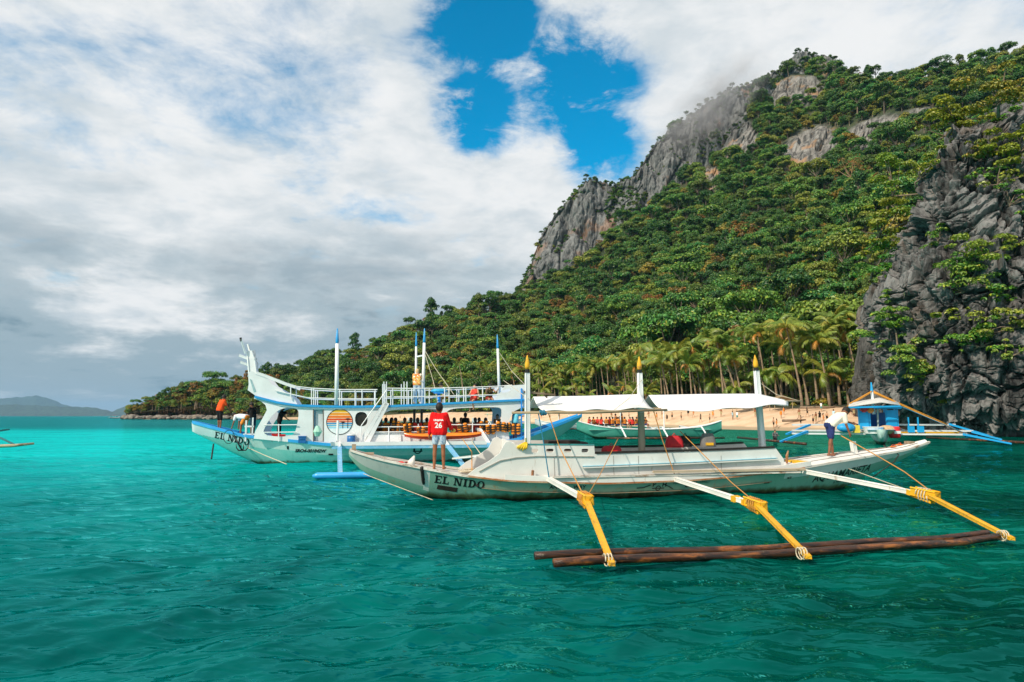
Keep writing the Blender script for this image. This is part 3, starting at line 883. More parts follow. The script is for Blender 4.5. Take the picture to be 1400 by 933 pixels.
PROTO = []   # (trunk mesh, crown mesh, label, weight)
def proto(seed, kind, mat, bark, h, cr, nc, nl, ls, label, w):
    t, c = make_tree('jungle_tree', seed, kind, LM[mat], bark, h, cr, nc, nl, ls); PROTO.append((t, c, label, w))
proto(1, 'dome', 'dark', BARK2, 11, 4.6, 26, 2300, .62, 'dark green dome-crowned tree in the forest on the slope', 4)
proto(2, 'dome', 'mid', BARK2, 10, 4.9, 30, 2400, .62, 'broad mid-green round-crowned tree in the forest on the slope', 4)
proto(3, 'umbrella', 'mid', BARK, 12, 5.6, 26, 2000, .62, 'flat-topped spreading green tree with pale limbs in the forest on the slope', 3)
proto(4, 'tall', 'dark', BARK, 14, 3.3, 20, 1900, .6, 'tall narrow dark green tree in the forest on the slope', 2)
proto(5, 'dome', 'yellow', BARK, 9, 4.0, 22, 1800, .6, 'yellow-green rounded tree in the forest on the slope', 2)
proto(6, 'sparse', 'dry', BARK, 10, 3.8, 26, 800, .55, 'thin orange-brown dry tree with bare pale branches in the forest on the slope', .8)
proto(7, 'umbrella', 'dark', BARK2, 13, 5.0, 22, 1800, .6, 'dark umbrella-shaped tree in the forest on the slope', 3)
proto(8, 'dome', 'mid', BARK, 7, 3.8, 20, 1700, .55, 'low bushy green tree in the forest on the slope', 3)

def sample_slope():
    nu = TP.shape[0]; pts = []
    A = TP[:-1, NB - 1:NRIDGE - 1]; B = TP[1:, NB - 1:NRIDGE - 1]; C = TP[:-1, NB:NRIDGE]
    area = np.linalg.norm(np.cross(B - A, C - A), axis=2)
    qx0, _ = to_px(A); exp = area / np.where(qx0 < 460, 12.0, 36.0)
    rs = np.random.RandomState(3)
    n = rs.poisson(exp)
    ii, jj = np.nonzero(n)
    for i, j in zip(ii, jj):
        for _ in range(n[i, j]):
            u, v = rs.rand(), rs.rand()
            a = TP[i, NB - 1 + j]; b = TP[i + 1, NB - 1 + j]; c = TP[i, NB + j]; d = TP[i + 1, NB + j]
            pts.append(((a * (1 - u) + b * u) * (1 - v) + (c * (1 - u) + d * u) * v))
    pts = np.array(pts)
    qx, qy = to_px(pts)
    rk = rockiness(qx, qy)
    foot = np.interp(qx, TX, T_FY)
    keep = rs.rand(len(pts)) > rk * 1.3
    # the palm grove behind the sand keeps most other trees out; nothing inside the crag
    grove = (qx > 705) & (pts[:, 1] < foot + 2)
    keep &= ~(grove & (rs.rand(len(pts)) < .93))
    keep &= ~((qx > 480) & (pts[:, 1] < np.interp(qx, TX, T_SH) + 0.055 * np.interp(qx, TX, T_SH) + 15))
    keep &= ~((pts[:, 0] > 44) & (pts[:, 1] < 135))
    keep &= (qx < 1430)
    return pts[keep], qx[keep], qy[keep]

def build_forest():
    pts, qx, qy = sample_slope()
    rs = np.random.RandomState(17)
    n = len(pts)
    w = np.array([p[3] for p in PROTO], float)
    idx = rs.choice(len(PROTO), n, p=w / w.sum())
    # drier, yellower trees gather in patches
    patch = fbm(pts * np.array([.012, .012, .012]), 3, 44)
    idx = np.where((patch > .12) & (rs.rand(n) < .45), rs.choice([4, 2, 7, 1], n), idx)
    headland = qx < 350
    idx = np.where(headland & (rs.rand(n) < .4), rs.choice([4, 5], n), idx)
    far = np.clip((pts[:, 1] - 250) / 300, 0, 1)
    sc = (.66 + .58 * rs.rand(n)) * np.where(rs.rand(n) > .86, 1.45, 1.0) * (1.12 - .12 * far)
    sc = np.where(headland, sc * (.55 + .5 * np.clip((qx - 185) / 60, 0, 1)), sc)
    rz = rs.rand(n) * 6.283
    # low shrubs and small trees on the ledges of the mountain cliff and along its rim
    ex = []; exi = []; exs = []
    ker = MC[:, :MCN]
    for _ in range(2600):
        i = rs.randint(2, ker.shape[0] - 2); j = rs.randint(8, MCN - 1)
        p = ker[i, j]
        led = fbm(np.array([[p[0] * .03, p[1] * .03, p[2] * .05]]), 3, 61)[0]
        sl = abs(ker[i, min(j + 2, MCN - 1), 2] - p[2]) / (abs(ker[i, min(j + 2, MCN - 1), 1] - p[1]) + .3)
        if led > .17 or sl < .6 or j > MCN - 7: ex.append(p + np.array([0, 0, -1.2])); exi.append(rs.choice([0, 7, 1, 6])); exs.append(.22 + .22 * rs.rand())
    # trees along the rim of the ridge
    for i in range(0, ker.shape[0], 3):
        if rs.rand() < .8: ex.append(MC[i, MCN - 1 + rs.randint(0, 2)] + np.array([0, 3 * rs.rand(), -2])); exi.append(rs.choice([0, 1, 6, 7])); exs.append(.4 + .3 * rs.rand())
    # nearest trees become things of their own
    vis = (qx > 340) & (qx < 1235) & ~((qx > 1195) & (qy > 330))
    order = np.argsort(np.where(vis, pts[:, 1] / sc, 1e9))[:290]
    ind = np.zeros(n, bool); ind[order] = True
    for k in order:
        t, c, label, _ = PROTO[idx[k]]
        reg = 'behind the tour boat bow' if qx[k] < 520 else 'behind the tour boat masts' if qx[k] < 705 else 'above the palms under the pale cliff' if qx[k] < 900 else 'just above the tallest coconut palms' if qx[k] < 1120 else 'between the palms and the crag'
        label = label.replace('in the forest on the slope', reg)
        r = empty('jungle_tree', label, 'tree', pts[k], (0, 0, rz[k]), 'jungle trees on the slope behind the beach')
        r.scale = (sc[k],) * 3
        link(bpy.data.objects.new('trunk', t), r); link(bpy.data.objects.new('crown', c), r)
    rest = np.concatenate([pts[~ind], np.array(ex)]); ridx = np.concatenate([idx[~ind], np.array(exi)]); rsc = np.concatenate([sc[~ind], np.array(exs)])
    rrz = np.concatenate([rz[~ind], rs.rand(len(ex)) * 6.283])
    instancer('forest', rest, ridx, rsc, rrz, [(t, c) for t, c, _, _ in PROTO])
    return n, len(rest)

def instancer(name, pts, idx, sc, rz, protos):
    col = bpy.data.collections.new(name + '_kinds')
    for k, meshes in enumerate(protos):
        bm = bmesh.new(); mats = []
        lvs = []
        V = []; Fc = []; mi = []; lv = []
        for me in meshes:
            b = len(V); V += [tuple(v.co) for v in me.vertices]
            Fc += [tuple(b + i for i in p.vertices) for p in me.polygons]
            mi += [len(mats)] * len(me.polygons); mats.append(me.materials[0])
            if 'lv' in me.attributes:
                a = np.empty(len(me.vertices), np.float32); me.attributes['lv'].data.foreach_get('value', a); lv += list(a)
            else: lv += [0.5] * len(me.vertices)
        m = bpy.data.meshes.new('kind'); m.from_pydata(V, [], Fc)
        for x in mats: m.materials.append(x)
        m.polygons.foreach_set('material_index', mi)
        at = m.attributes.new('lv', 'FLOAT', 'POINT'); at.data.foreach_set('value', lv)
        bm.free()
        o = bpy.data.objects.new('%s_%02d' % (name, k), m); col.objects.link(o)
    me = bpy.data.meshes.new(name); me.from_pydata([tuple(p) for p in pts], [], [])
    for an, ty, val in (('kind_index', 'INT', idx), ('size', 'FLOAT', sc), ('turn', 'FLOAT', rz)):
        a = me.attributes.new(an, ty, 'POINT'); a.data.foreach_set('value', np.asarray(val, np.int32 if ty == 'INT' else np.float32))
    o = link(bpy.data.objects.new(name, me)); tag(o, kind='stuff')
    ng = bpy.data.node_groups.new(name + '_scatter', 'GeometryNodeTree')
    ng.interface.new_socket('Geometry', in_out='INPUT', socket_type='NodeSocketGeometry')
    ng.interface.new_socket('Geometry', in_out='OUTPUT', socket_type='NodeSocketGeometry')
    N = ng.nodes; L = ng.links
    gi = N.new('NodeGroupInput'); go = N.new('NodeGroupOutput')
    ci = N.new('GeometryNodeCollectionInfo'); ci.inputs[0].default_value = col; ci.inputs['Separate Children'].default_value = True; ci.inputs['Reset Children'].default_value = True
    ip = N.new('GeometryNodeInstanceOnPoints'); ip.inputs['Pick Instance'].default_value = True
    def at(nm, ty):
        n = N.new('GeometryNodeInputNamedAttribute'); n.data_type = ty; n.inputs[0].default_value = nm; return n.outputs[0]
    L.new(gi.outputs[0], ip.inputs['Points']); L.new(ci.outputs[0], ip.inputs['Instance'])
    L.new(at('kind_index', 'INT'), ip.inputs['Instance Index']); L.new(at('size', 'FLOAT'), ip.inputs['Scale'])
    cx = N.new('ShaderNodeCombineXYZ'); L.new(at('turn', 'FLOAT'), cx.inputs[2]); L.new(cx.outputs[0], ip.inputs['Rotation'])
    L.new(ip.outputs[0], go.inputs[0])
    md = o.modifiers.new('scatter', 'NODES'); md.node_group = ng
    return o
print('forest', build_forest())

# ---- coconut palms
PALMLEAF = leaf_material('palm_leaf', (.13, .23, .034), (.21, .27, .036), (.32, .29, .04), .35)
PALMDRY = leaf_material('palm_dry_leaf', (.50, .25, .045), (.44, .21, .04), (.55, .26, .05), .3)
def frond_mesh(seed, length, droop, sweep, mat):
    """feather leaf along +x, drooping; leaflets hang and are blown to +y by sweep"""
    rs = np.random.RandomState(seed)
    n = 26; V = []; f = []; lv = []
    pos = Vector((0, 0, 0)); ang = R(38) ; pts = []
    for i in range(n + 1):
        pts.append(pos.copy()); ang -= droop / n * (0.5 + 1.0 * i / n)
        pos = pos + Vector((math.cos(ang), sweep * .4 * i / n, math.sin(ang))).normalized() * length / n
    for i in range(n):      # midrib
        w = .06 * (1 - i / n) + .012
        b = len(V); a, c = pts[i], pts[i + 1]
        V += [a + Vector((0, -w, 0)), c + Vector((0, -w, 0)), c + Vector((0, w, 0)), a + Vector((0, w, 0))]; f.append((b, b + 1, b + 2, b + 3)); lv += [.95] * 4
    for i in range(2, n + 1):
        t = i / n; ll = length * .27 * math.sin(math.pi * (.12 + .84 * t)) ** .7 * (.85 + .3 * rs.rand())
        d = (pts[i] - pts[i - 1]).normalized()
        for s in (-1, 1):
            side = Vector((0, s, 0)); tip = pts[i] + d * ll * .55 + side * ll * (.62 + .2 * rs.rand()) + Vector((0, sweep * ll * .5, -ll * (.45 + .35 * rs.rand())))
            w = d * (length / n * .55)
            m1 = pts[i].lerp(tip, .5) + Vector((0, 0, ll * .10))
            b = len(V); V += [pts[i] - w, pts[i] + w, m1 + w * .9, m1 - w * .9, tip]; f.append((b, b + 1, b + 2, b + 3)); f.append((b + 3, b + 2, b + 4, b + 4)); lv += [.2 + .6 * rs.rand()] * 5
    F4 = []
    me = bpy.data.meshes.new('frond'); me.from_pydata([tuple(v) for v in V], [], [q if q[2] != q[3] else q[:3] for q in f]); me.materials.append(mat)
    at = me.attributes.new('lv', 'FLOAT', 'POINT'); at.data.foreach_set('value', np.array(lv, np.float32)); me.update()
    return me
FRONDS = [frond_mesh(s, 4.7, dr, sw, PALMLEAF) for s, dr, sw in ((1, 1.5, .1), (2, 1.9, .3), (3, 2.3, -.25), (4, 1.2, 0), (5, 2.6, .2))]
DRYF = [frond_mesh(s, 3.4, dr, sw, PALMDRY) for s, dr, sw in ((6, 3.0, .1), (7, 2.6, -.2))]
WIND = Vector((1.0, .25, 0)).normalized()
TRUNKS = {}
def palm_trunk(key):
    lean, h = key
    if key in TRUNKS: return TRUNKS[key]
    mb = MB(); pts = []; rad = []
    for i in range(9):
        t = i / 8; pts.append((lean * (t ** 1.5) * 1.0, .15 * math.sin(t * 3), t * h - (.6 if i == 0 else 0))); rad.append(.24 * (1 - .5 * t) + (.14 * (1 - t) ** 8))
    mb.tube(pts, rad, 8)
    TRUNKS[key] = (mb.mesh('trunk', PALMBARK, True), Vector(pts[-1])); return TRUNKS[key]
NUTS = None
def palm(loc, h, lean, rs, label, group, nf=21):
    global NUTS
    r = empty('coconut_palm', label, 'palm tree', loc, (0, 0, R(rs.uniform(-25, 25))), group)
    key = (round(lean * 2) / 2, round(h)); nuts = rs.rand() < .6
    if group.startswith('coconut'): r['label'] = '%s coconut palm with %s trunk and %s behind the beach' % ('short' if key[1] < 11 else 'mid-height' if key[1] < 14 else 'tall', 'nearly upright' if key[0] > -.6 else 'slightly leaning' if key[0] > -1.3 else 'strongly leaning', 'a cluster of coconuts' if nuts else 'wind-blown fronds')
    me, top = palm_trunk(key)
    link(bpy.data.objects.new('trunk', me), r)
    s = .8 + .35 * rs.rand()
    for k in range(nf):
        a = 6.283 * (k + .6 * rs.rand()) / nf
        v = Vector((math.cos(a), math.sin(a), 0)) + WIND * .62; a2 = math.atan2(v.y, v.x)
        dry = rs.rand() < .08
        fr = bpy.data.objects.new('frond', DRYF[rs.randint(2)] if dry else FRONDS[rs.randint(5)])
        fr.location = top + Vector((0, 0, rs.uniform(-.1, .15)))
        fr.rotation_euler = (R(rs.uniform(-25, 25)), R(rs.uniform(-42, 22) + (28 if dry else 0)), a2); fr.scale = (s * rs.uniform(.8, 1.1),) * 3
        link(fr, r)
    if NUTS is None:
        mb = MB()
        for k in range(7): mb.ball((.26 * math.cos(k * .9), .26 * math.sin(k * .9), -.28 - .1 * (k % 2)), .15, 7, 5)
        NUTS = mb.mesh('coconuts', plain('coconut_husk', (.30, .19, .05), .7), True)
    if nuts:
        q = bpy.data.objects.new('coconuts', NUTS); q.location = top; link(q, r)
    return r
def build_palms():
    rs = np.random.RandomState(29)
    G = 'coconut palms along the back of the beach'; LB = 'coconut palm with wind-blown fronds and pale leaning trunk behind the beach'
    # front to back rows along the sand: crown position seen at (x, y), distance = shore + offset
    xs = []
    x = 722.0
    while x < 1186:
        sh = np.interp(x, TX, T_SH)
        xs.append(x); x += 2.6 + (x - 722) / 464 * 4.2 + rs.rand() * 2.4
    for i, x in enumerate(xs):
        sh = float(np.interp(x, TX, T_SH)); w = .055 * sh + 13
        back = w * .92 + (5 + 34 * rs.rand() ** 1.2) * (sh / 130) ** .3
        Y = sh + back
        X = (x - CX) / F * Y
        fy = float(np.interp(x, TX, T_FY)); zf = float(zpx(np.array([x]), np.array([np.interp(x, TX, T_FP)]), np.array([fy]))[0][0])
        yb = sh + w; z = BEACH_TOP if Y <= yb else BEACH_TOP + (max(zf, BEACH_TOP + .6) - BEACH_TOP) * min(1, (Y - yb) / (fy - yb))
        hh = (9.6 + 4.0 * (x - 722) / 464 + rs.uniform(-1.8, 2.6)) * (1.0 + .20 * ((Y - yb) > 14))
        palm((X, Y, z - .15), hh, -rs.uniform(.3, 2.2) * (0.6 + .8 * (x - 722) / 464), rs, LB, G)
    for i in range(24):
        x = 722 + 470 * (i + rs.rand()) / 24; sh = float(np.interp(x, TX, T_SH)); w = .055 * sh + 13; Y = sh + w + 2 + 24 * rs.rand()
        fy = float(np.interp(x, TX, T_FY)); zf = float(zpx(np.array([x]), np.array([np.interp(x, TX, T_FP)]), np.array([fy]))[0][0]); yb = sh + w
        z = BEACH_TOP + (max(zf, BEACH_TOP + .6) - BEACH_TOP) * min(1, (Y - yb) / (fy - yb))
        palm(((x - CX) / F * Y, Y, z - .15), 3.5 + 5.5 * rs.rand(), -rs.uniform(.1, 1.2), rs, LB, G, 15)
    for (x, yc, Y, h) in ((628, 497, 262, 11), (655, 500, 268, 12), (668, 503, 266, 9), (610, 523, 262, 6), (700, 512, 240, 8)):
        q = P(x, yc, Y); palm((q.x + 1.4, Y, q.z - h), h, -1.5, rs, 'slender coconut palm standing alone against the dark forest', 'lone palms in front of the forest', 14)
build_palms()

# ---- trees that stand out of the canopy
def emergent():
    t, c = make_tree('emergent_tree', 70, 'sparse', LM['dry'], wood('orange_bark', (.42, .27, .15), (.24, .15, .08), .9, (3, 3, .5), 1.2), 22, 8.5, 30, 900, .6)
    t2, c2 = make_tree('emergent_tree', 71, 'umbrella', LM['dark'], BARK, 17, 6.5, 24, 1500, .6)
    t3, c3 = make_tree('emergent_tree', 72, 'sparse', LM['dark'], BARK2, 18, 6.5, 26, 1100, .55)
    t4, c4 = make_tree('emergent_tree', 73, 'dome', LM['bright'], BARK, 13, 6.5, 34, 2600, .6)
    bv = BVH(TP)
    for (x, y, k, s, lb) in ((1165, 272, 0, 1.15, 'tall orange-barked tree with bare spreading limbs below the limestone outcrop'), (1290, 118, 1, 1.3, 'dark tree standing against the sky on the ridge with open crown'), (1320, 120, 1, 1.0, 'smaller dark tree beside the open-crowned one on the ridge'), (1238, 128, 2, 1.0, 'dark rounded tree breaking the ridge line'), (655, 424, 2, .8, 'gaunt dark tree standing up from the ridge near the cliff foot'), (565, 450, 2, .7, 'thin dark tree on the ridge above the paired masts'), (1080, 345, 3, 1.0, 'pale lime tree in the middle of the forest slope'), (830, 405, 3, .8, 'lime-green tree on the slope under the cliff'), (905, 418, 3, .9, 'big lime-green tree above the middle of the palm grove'), (1025, 325, 0, .7, 'small orange dry tree in the middle of the forest slope'), (790, 430, 0, .5, 'orange dry tree above the first palms'), (500, 505, 0, .6, 'orange-brown dry tree behind the front mast of the tour boat')):
        p = bv(x, y)
        if p is None: continue
        r = empty('emergent_tree', lb, 'tree', p, (0, 0, x * .7)); r.scale = (s,) * 3
        a, b = ((t, c), (t2, c2), (t3, c3), (t4, c4))[k]
        link(bpy.data.objects.new('trunk', a), r); link(bpy.data.objects.new('crown', b), r)
def BVH(tp):
    from mathutils.bvhtree import BVHTree
    f = grid_faces(tp.shape[0], tp.shape[1]); b = BVHTree.FromPolygons([Vector(v) for v in tp.reshape(-1, 3)], [tuple(q) for q in f])
    def hit(x, y):
        d = px_dir(x, y).normalized(); h = b.ray_cast(Vector((0, 0, HCAM)), d)[0]; return h
    return hit
emergent()

# ---- bright trees and shrubs that cling to the crag
ROCKBVH = None
def cling_tree(px, py, Y, size, mat, seed, label, spread=(1, .7, .5), nl=1300, lean=(0, -.4), nc=18, group=None):
    global ROCKBVH
    from mathutils.bvhtree import BVHTree
    if ROCKBVH is None: ROCKBVH = BVHTree.FromPolygons([v.co for v in ROCK.data.vertices], [p.vertices for p in ROCK.data.polygons])
    rs = np.random.RandomState(seed); d = px_dir(px, py).normalized(); hit = ROCKBVH.ray_cast(Vector((0, 0, HCAM)), d)[0]
    q = hit - d * size * .28 if hit else P(px, py, Y)
    r = empty('cliff_tree', label, 'tree', q, (0, 0, 0), group)
    cs = []; rr = []
    for k in range(nc):
        v = rs.normal(size=3) * .45; cs.append((v[0] * size * spread[0], v[1] * size * spread[1] * .6, v[2] * size * spread[2])); rr.append(size * (.13 + .15 * rs.rand()))
    rr = np.array(rr); V, f, lv = leaves(cs, rr, np.maximum(6, (nl * 1.7 * rr ** 2 / (rr ** 2).sum()).astype(int)), .33, rs, .45, .6)
    link(bpy.data.objects.new('crown', crown_mesh('crown', V, f, lv, LM[mat])), r)
    root = Vector((lean[0] * size, size * .55, -size * .45 + lean[1]))
    mb = MB(); fork = root.lerp(Vector((0, 0, 0)), .6) + Vector((rs.normal() * .4, 0, rs.normal() * .3))
    mb.tube([root, root.lerp(fork, .5) + Vector((rs.normal() * .35, 0, .3)), fork], [size * .045, size * .036, size * .028], 6)
    for i in rs.permutation(nc)[:9]:
        c = Vector(cs[i]); mid = fork.lerp(c, .5) + Vector((rs.normal() * .3, rs.normal() * .3, rs.normal() * .3)) * size * .2
        mb.tube([fork, mid, c], [size * .024, size * .016, size * .006], 5, False)
    mb.build('trunk', BARK, r, True)
CT = [
 (1310, 152, 84, 4.6, 'bright', 'lime-green tree leaning out from the top of the grey crag', (1.2, .8, .55), 1500),
 (1385, 118, 74, 4.8, 'yellow', 'golden-leaved tree on the highest corner of the crag', (1.2, .8, .6), 1500),
 (1392, 195, 72, 4.0, 'bright', 'yellow-green bush below the golden tree on the crag', (1.1, .8, .7), 1200),
 (1355, 205, 73, 2.6, 'yellow', 'small yellowish bush on the shoulder of the crag', (1.2, .8, .5), 500),
 (1352, 240, 72, 2.6, 'mid', 'thin green shrub with bare white branches across the crag face', (1.3, .7, .4), 420),
 (1226, 262, 92, 5.2, 'bright', 'light green tree rising beside the upper left edge of the crag', (.8, .8, 1.1), 1300),
 (1212, 305, 92, 5.0, 'bright', 'bright green tree against the outer edge of the crag', (1.1, .8, .8), 1300),
 (1203, 352, 94, 4.8, 'bright', 'green tree in the cleft left of the crag', (1, .8, .9), 1200),
 (1342, 338, 70, 3.6, 'bright', 'lime-green bush hanging over the middle of the crag', (1.3, .8, .6), 700),
 (1318, 385, 70, 3.4, 'mid', 'gnarled green tree with pale twisted branches on the crag', (1.2, .8, .6), 520),
 (1330, 362, 70, 3.4, 'mid', 'green leafy shrub above the gnarled tree on the crag', (1.1, .8, .6), 700),
 (1240, 470, 77, 5.4, 'mid', 'big dark green bush hanging low over the left foot of the crag', (1.1, .7, .95), 2200),
 (1225, 440, 79, 3.2, 'bright', 'small lime bush at the top of the low hanging bush', (1.2, .7, .5), 500),
 (1268, 512, 75, 2.6, 'mid', 'green trailing bush at the lower right of the hanging bush', (.9, .7, 1.0), 800),
 (1350, 455, 68, 4.0, 'bright', 'bright green shrub on a ledge low on the crag', (1.5, .8, .45), 1200),
 (1393, 440, 66, 3.6, 'mid', 'green shrub at the right end of the low ledge', (1.2, .8, .5), 800),
 (1372, 405, 68, 2.0, 'bright', 'little green plant tucked in a cleft of the crag', (1.1, .8, .5), 350),
]
for i, (x, y, Y, s, m, lb, sp, nl) in enumerate(CT): cling_tree(x, y, Y, s, m, 100 + i, lb, sp, nl)
for i, (x, y) in enumerate(((1285, 215), (1300, 180), (1340, 165), (1365, 160), (1375, 240), (1390, 270), (1262, 235), (1280, 330), (1395, 330), (1300, 430), (1320, 470), (1385, 480), (1215, 415), (1205, 470), (1290, 545))):
    cling_tree(x, y, 76, (2.6 if i < 7 else 1.6) + .9 * ((i * 7) % 5) / 4, ['bright', 'mid', 'yellow' if i > 11 else 'mid'][i % 3], 300 + i, ['small lime-green shrub rooted in a crack of the crag', 'small dark green shrub rooted in a crack of the crag', 'small leafy shrub clinging to a ledge of the crag'][i % 3], (1.2, .8, .6), 260, nc=9, group='shrubs rooted in the crag')

# ---- undergrowth behind the palms and along the foot of the crag
def build_undergrowth():
    rs = np.random.RandomState(8)
    V, f, lv = leaves([(0, 0, .7), (.6, .2, .5), (-.6, -.1, .55), (.1, .5, .9)], [.9, .6, .6, .5], [150, 70, 70, 60], .42, rs, .8)
    a = crown_mesh('shrub', V, f, lv, LM['mid']); V, f, lv = leaves([(0, 0, .6), (.5, .3, .8), (-.5, .1, .5)], [.8, .6, .6], [130, 80, 80], .4, rs, .9)
    b = crown_mesh('shrub', V, f, lv, LM['dark']); V, f, lv = leaves([(0, 0, .5), (.5, .2, .4)], [.7, .5], [90, 60], .36, rs, .7)
    c = crown_mesh('shrub', V, f, lv, LM['yellow'])
    pts = []; idx = []; sc = []
    for _ in range(1500):
        x = rs.uniform(480, 1215); sh = float(np.interp(x, TX, T_SH)); w = .055 * sh + 13; fy = float(np.interp(x, TX, T_FY))
        Y = sh + w + 3 + (fy + 14 - sh - w) * rs.rand() ** .55
        zf = float(zpx(np.array([x]), np.array([np.interp(x, TX, T_FP)]), np.array([fy]))[0][0]); yb = sh + w
        z = BEACH_TOP + (max(zf, BEACH_TOP + .6) - BEACH_TOP) * min(1, (Y - yb) / (fy - yb))
        pts.append(((x - CX) / F * Y, Y, z - .2)); idx.append(rs.choice([0, 1, 1, 1, 1, 2])); sc.append(rs.uniform(.5, 1.7))
    instancer('undergrowth', pts, idx, sc, rs.rand(len(pts)) * 6.28, [(a,), (b,), (c,)])
build_undergrowth()

# ---- boulders along the headland
def build_boulders():
    rs = np.random.RandomState(4); mat = limestone('shore_limestone', (.06, .05, .045), (.30, .26, .22), (.22, .13, .07), .6, 1.2, .6)
    kinds = []
    for k in range(4):
        bm = bmesh.new(); bmesh.ops.create_icosphere(bm, subdivisions=3, radius=1)
        co = np.array([v.co[:] for v in bm.verts]); d1, d2, c = voro(co * 1.3, 90 + k); r = .72 + .5 * c * .6 + .3 * np.minimum(d2 - d1, .4) + .25 * fbm(co * 2, 4, 70 + k)
        for v, q in zip(bm.verts, r): v.co *= q; v.co.z *= .62
        me = bpy.data.meshes.new('shore_rock'); bm.to_mesh(me); bm.free(); me.materials.append(mat); me.polygons.foreach_set('use_smooth', [True] * len(me.polygons)); kinds.append(me)
    for i in range(64):
        x = 174 + (i + rs.rand()) * 2.95; sh = float(np.interp(x, TX, T_SH)); Y = sh - 1 + rs.uniform(-2, 6)
        o = link(bpy.data.objects.new('shore_rock', kinds[rs.randint(4)])); s = rs.uniform(1.6, 3.8)
        o.location = ((x - CX) / F * Y, Y, .1 + .28 * s); o.rotation_euler = (0, 0, rs.rand() * 6.28); o.scale = (s * 1.3, s, s * rs.uniform(.7, 1.1))
        tag(o, 'rough weathered limestone boulder at the waterline of the wooded headland', 'rock', 'boulders along the headland shore')
build_boulders()
# ------------------------------------------------------------------ boats
class Frame:
    """a boat's own axes: x along the hull, y across (away from the camera), z up"""
    def __init__(self, X, Y, ang, heel=0.0, trim=0.0):
        self.loc = Vector((X, Y, 0)); self.rot = Euler((R(heel), R(trim), R(ang)))
        self.M = Matrix.Translation(self.loc) @ self.rot.to_matrix().to_4x4(); self.I = self.M.inverted()
    def at(self, x, y, lat):
        """point at lateral position lat that the photo shows at pixel (x, y)"""
        o = self.I @ Vector((0, 0, HCAM)); d = self.I.to_3x3() @ px_dir(x, y)
        t = (lat - o.y) / d.y; return o + d * t
    def sz(self, x, y, lat):
        p = self.at(x, y, lat); return (p.x, p.z)
    def world(self, p): return self.M @ Vector(p)

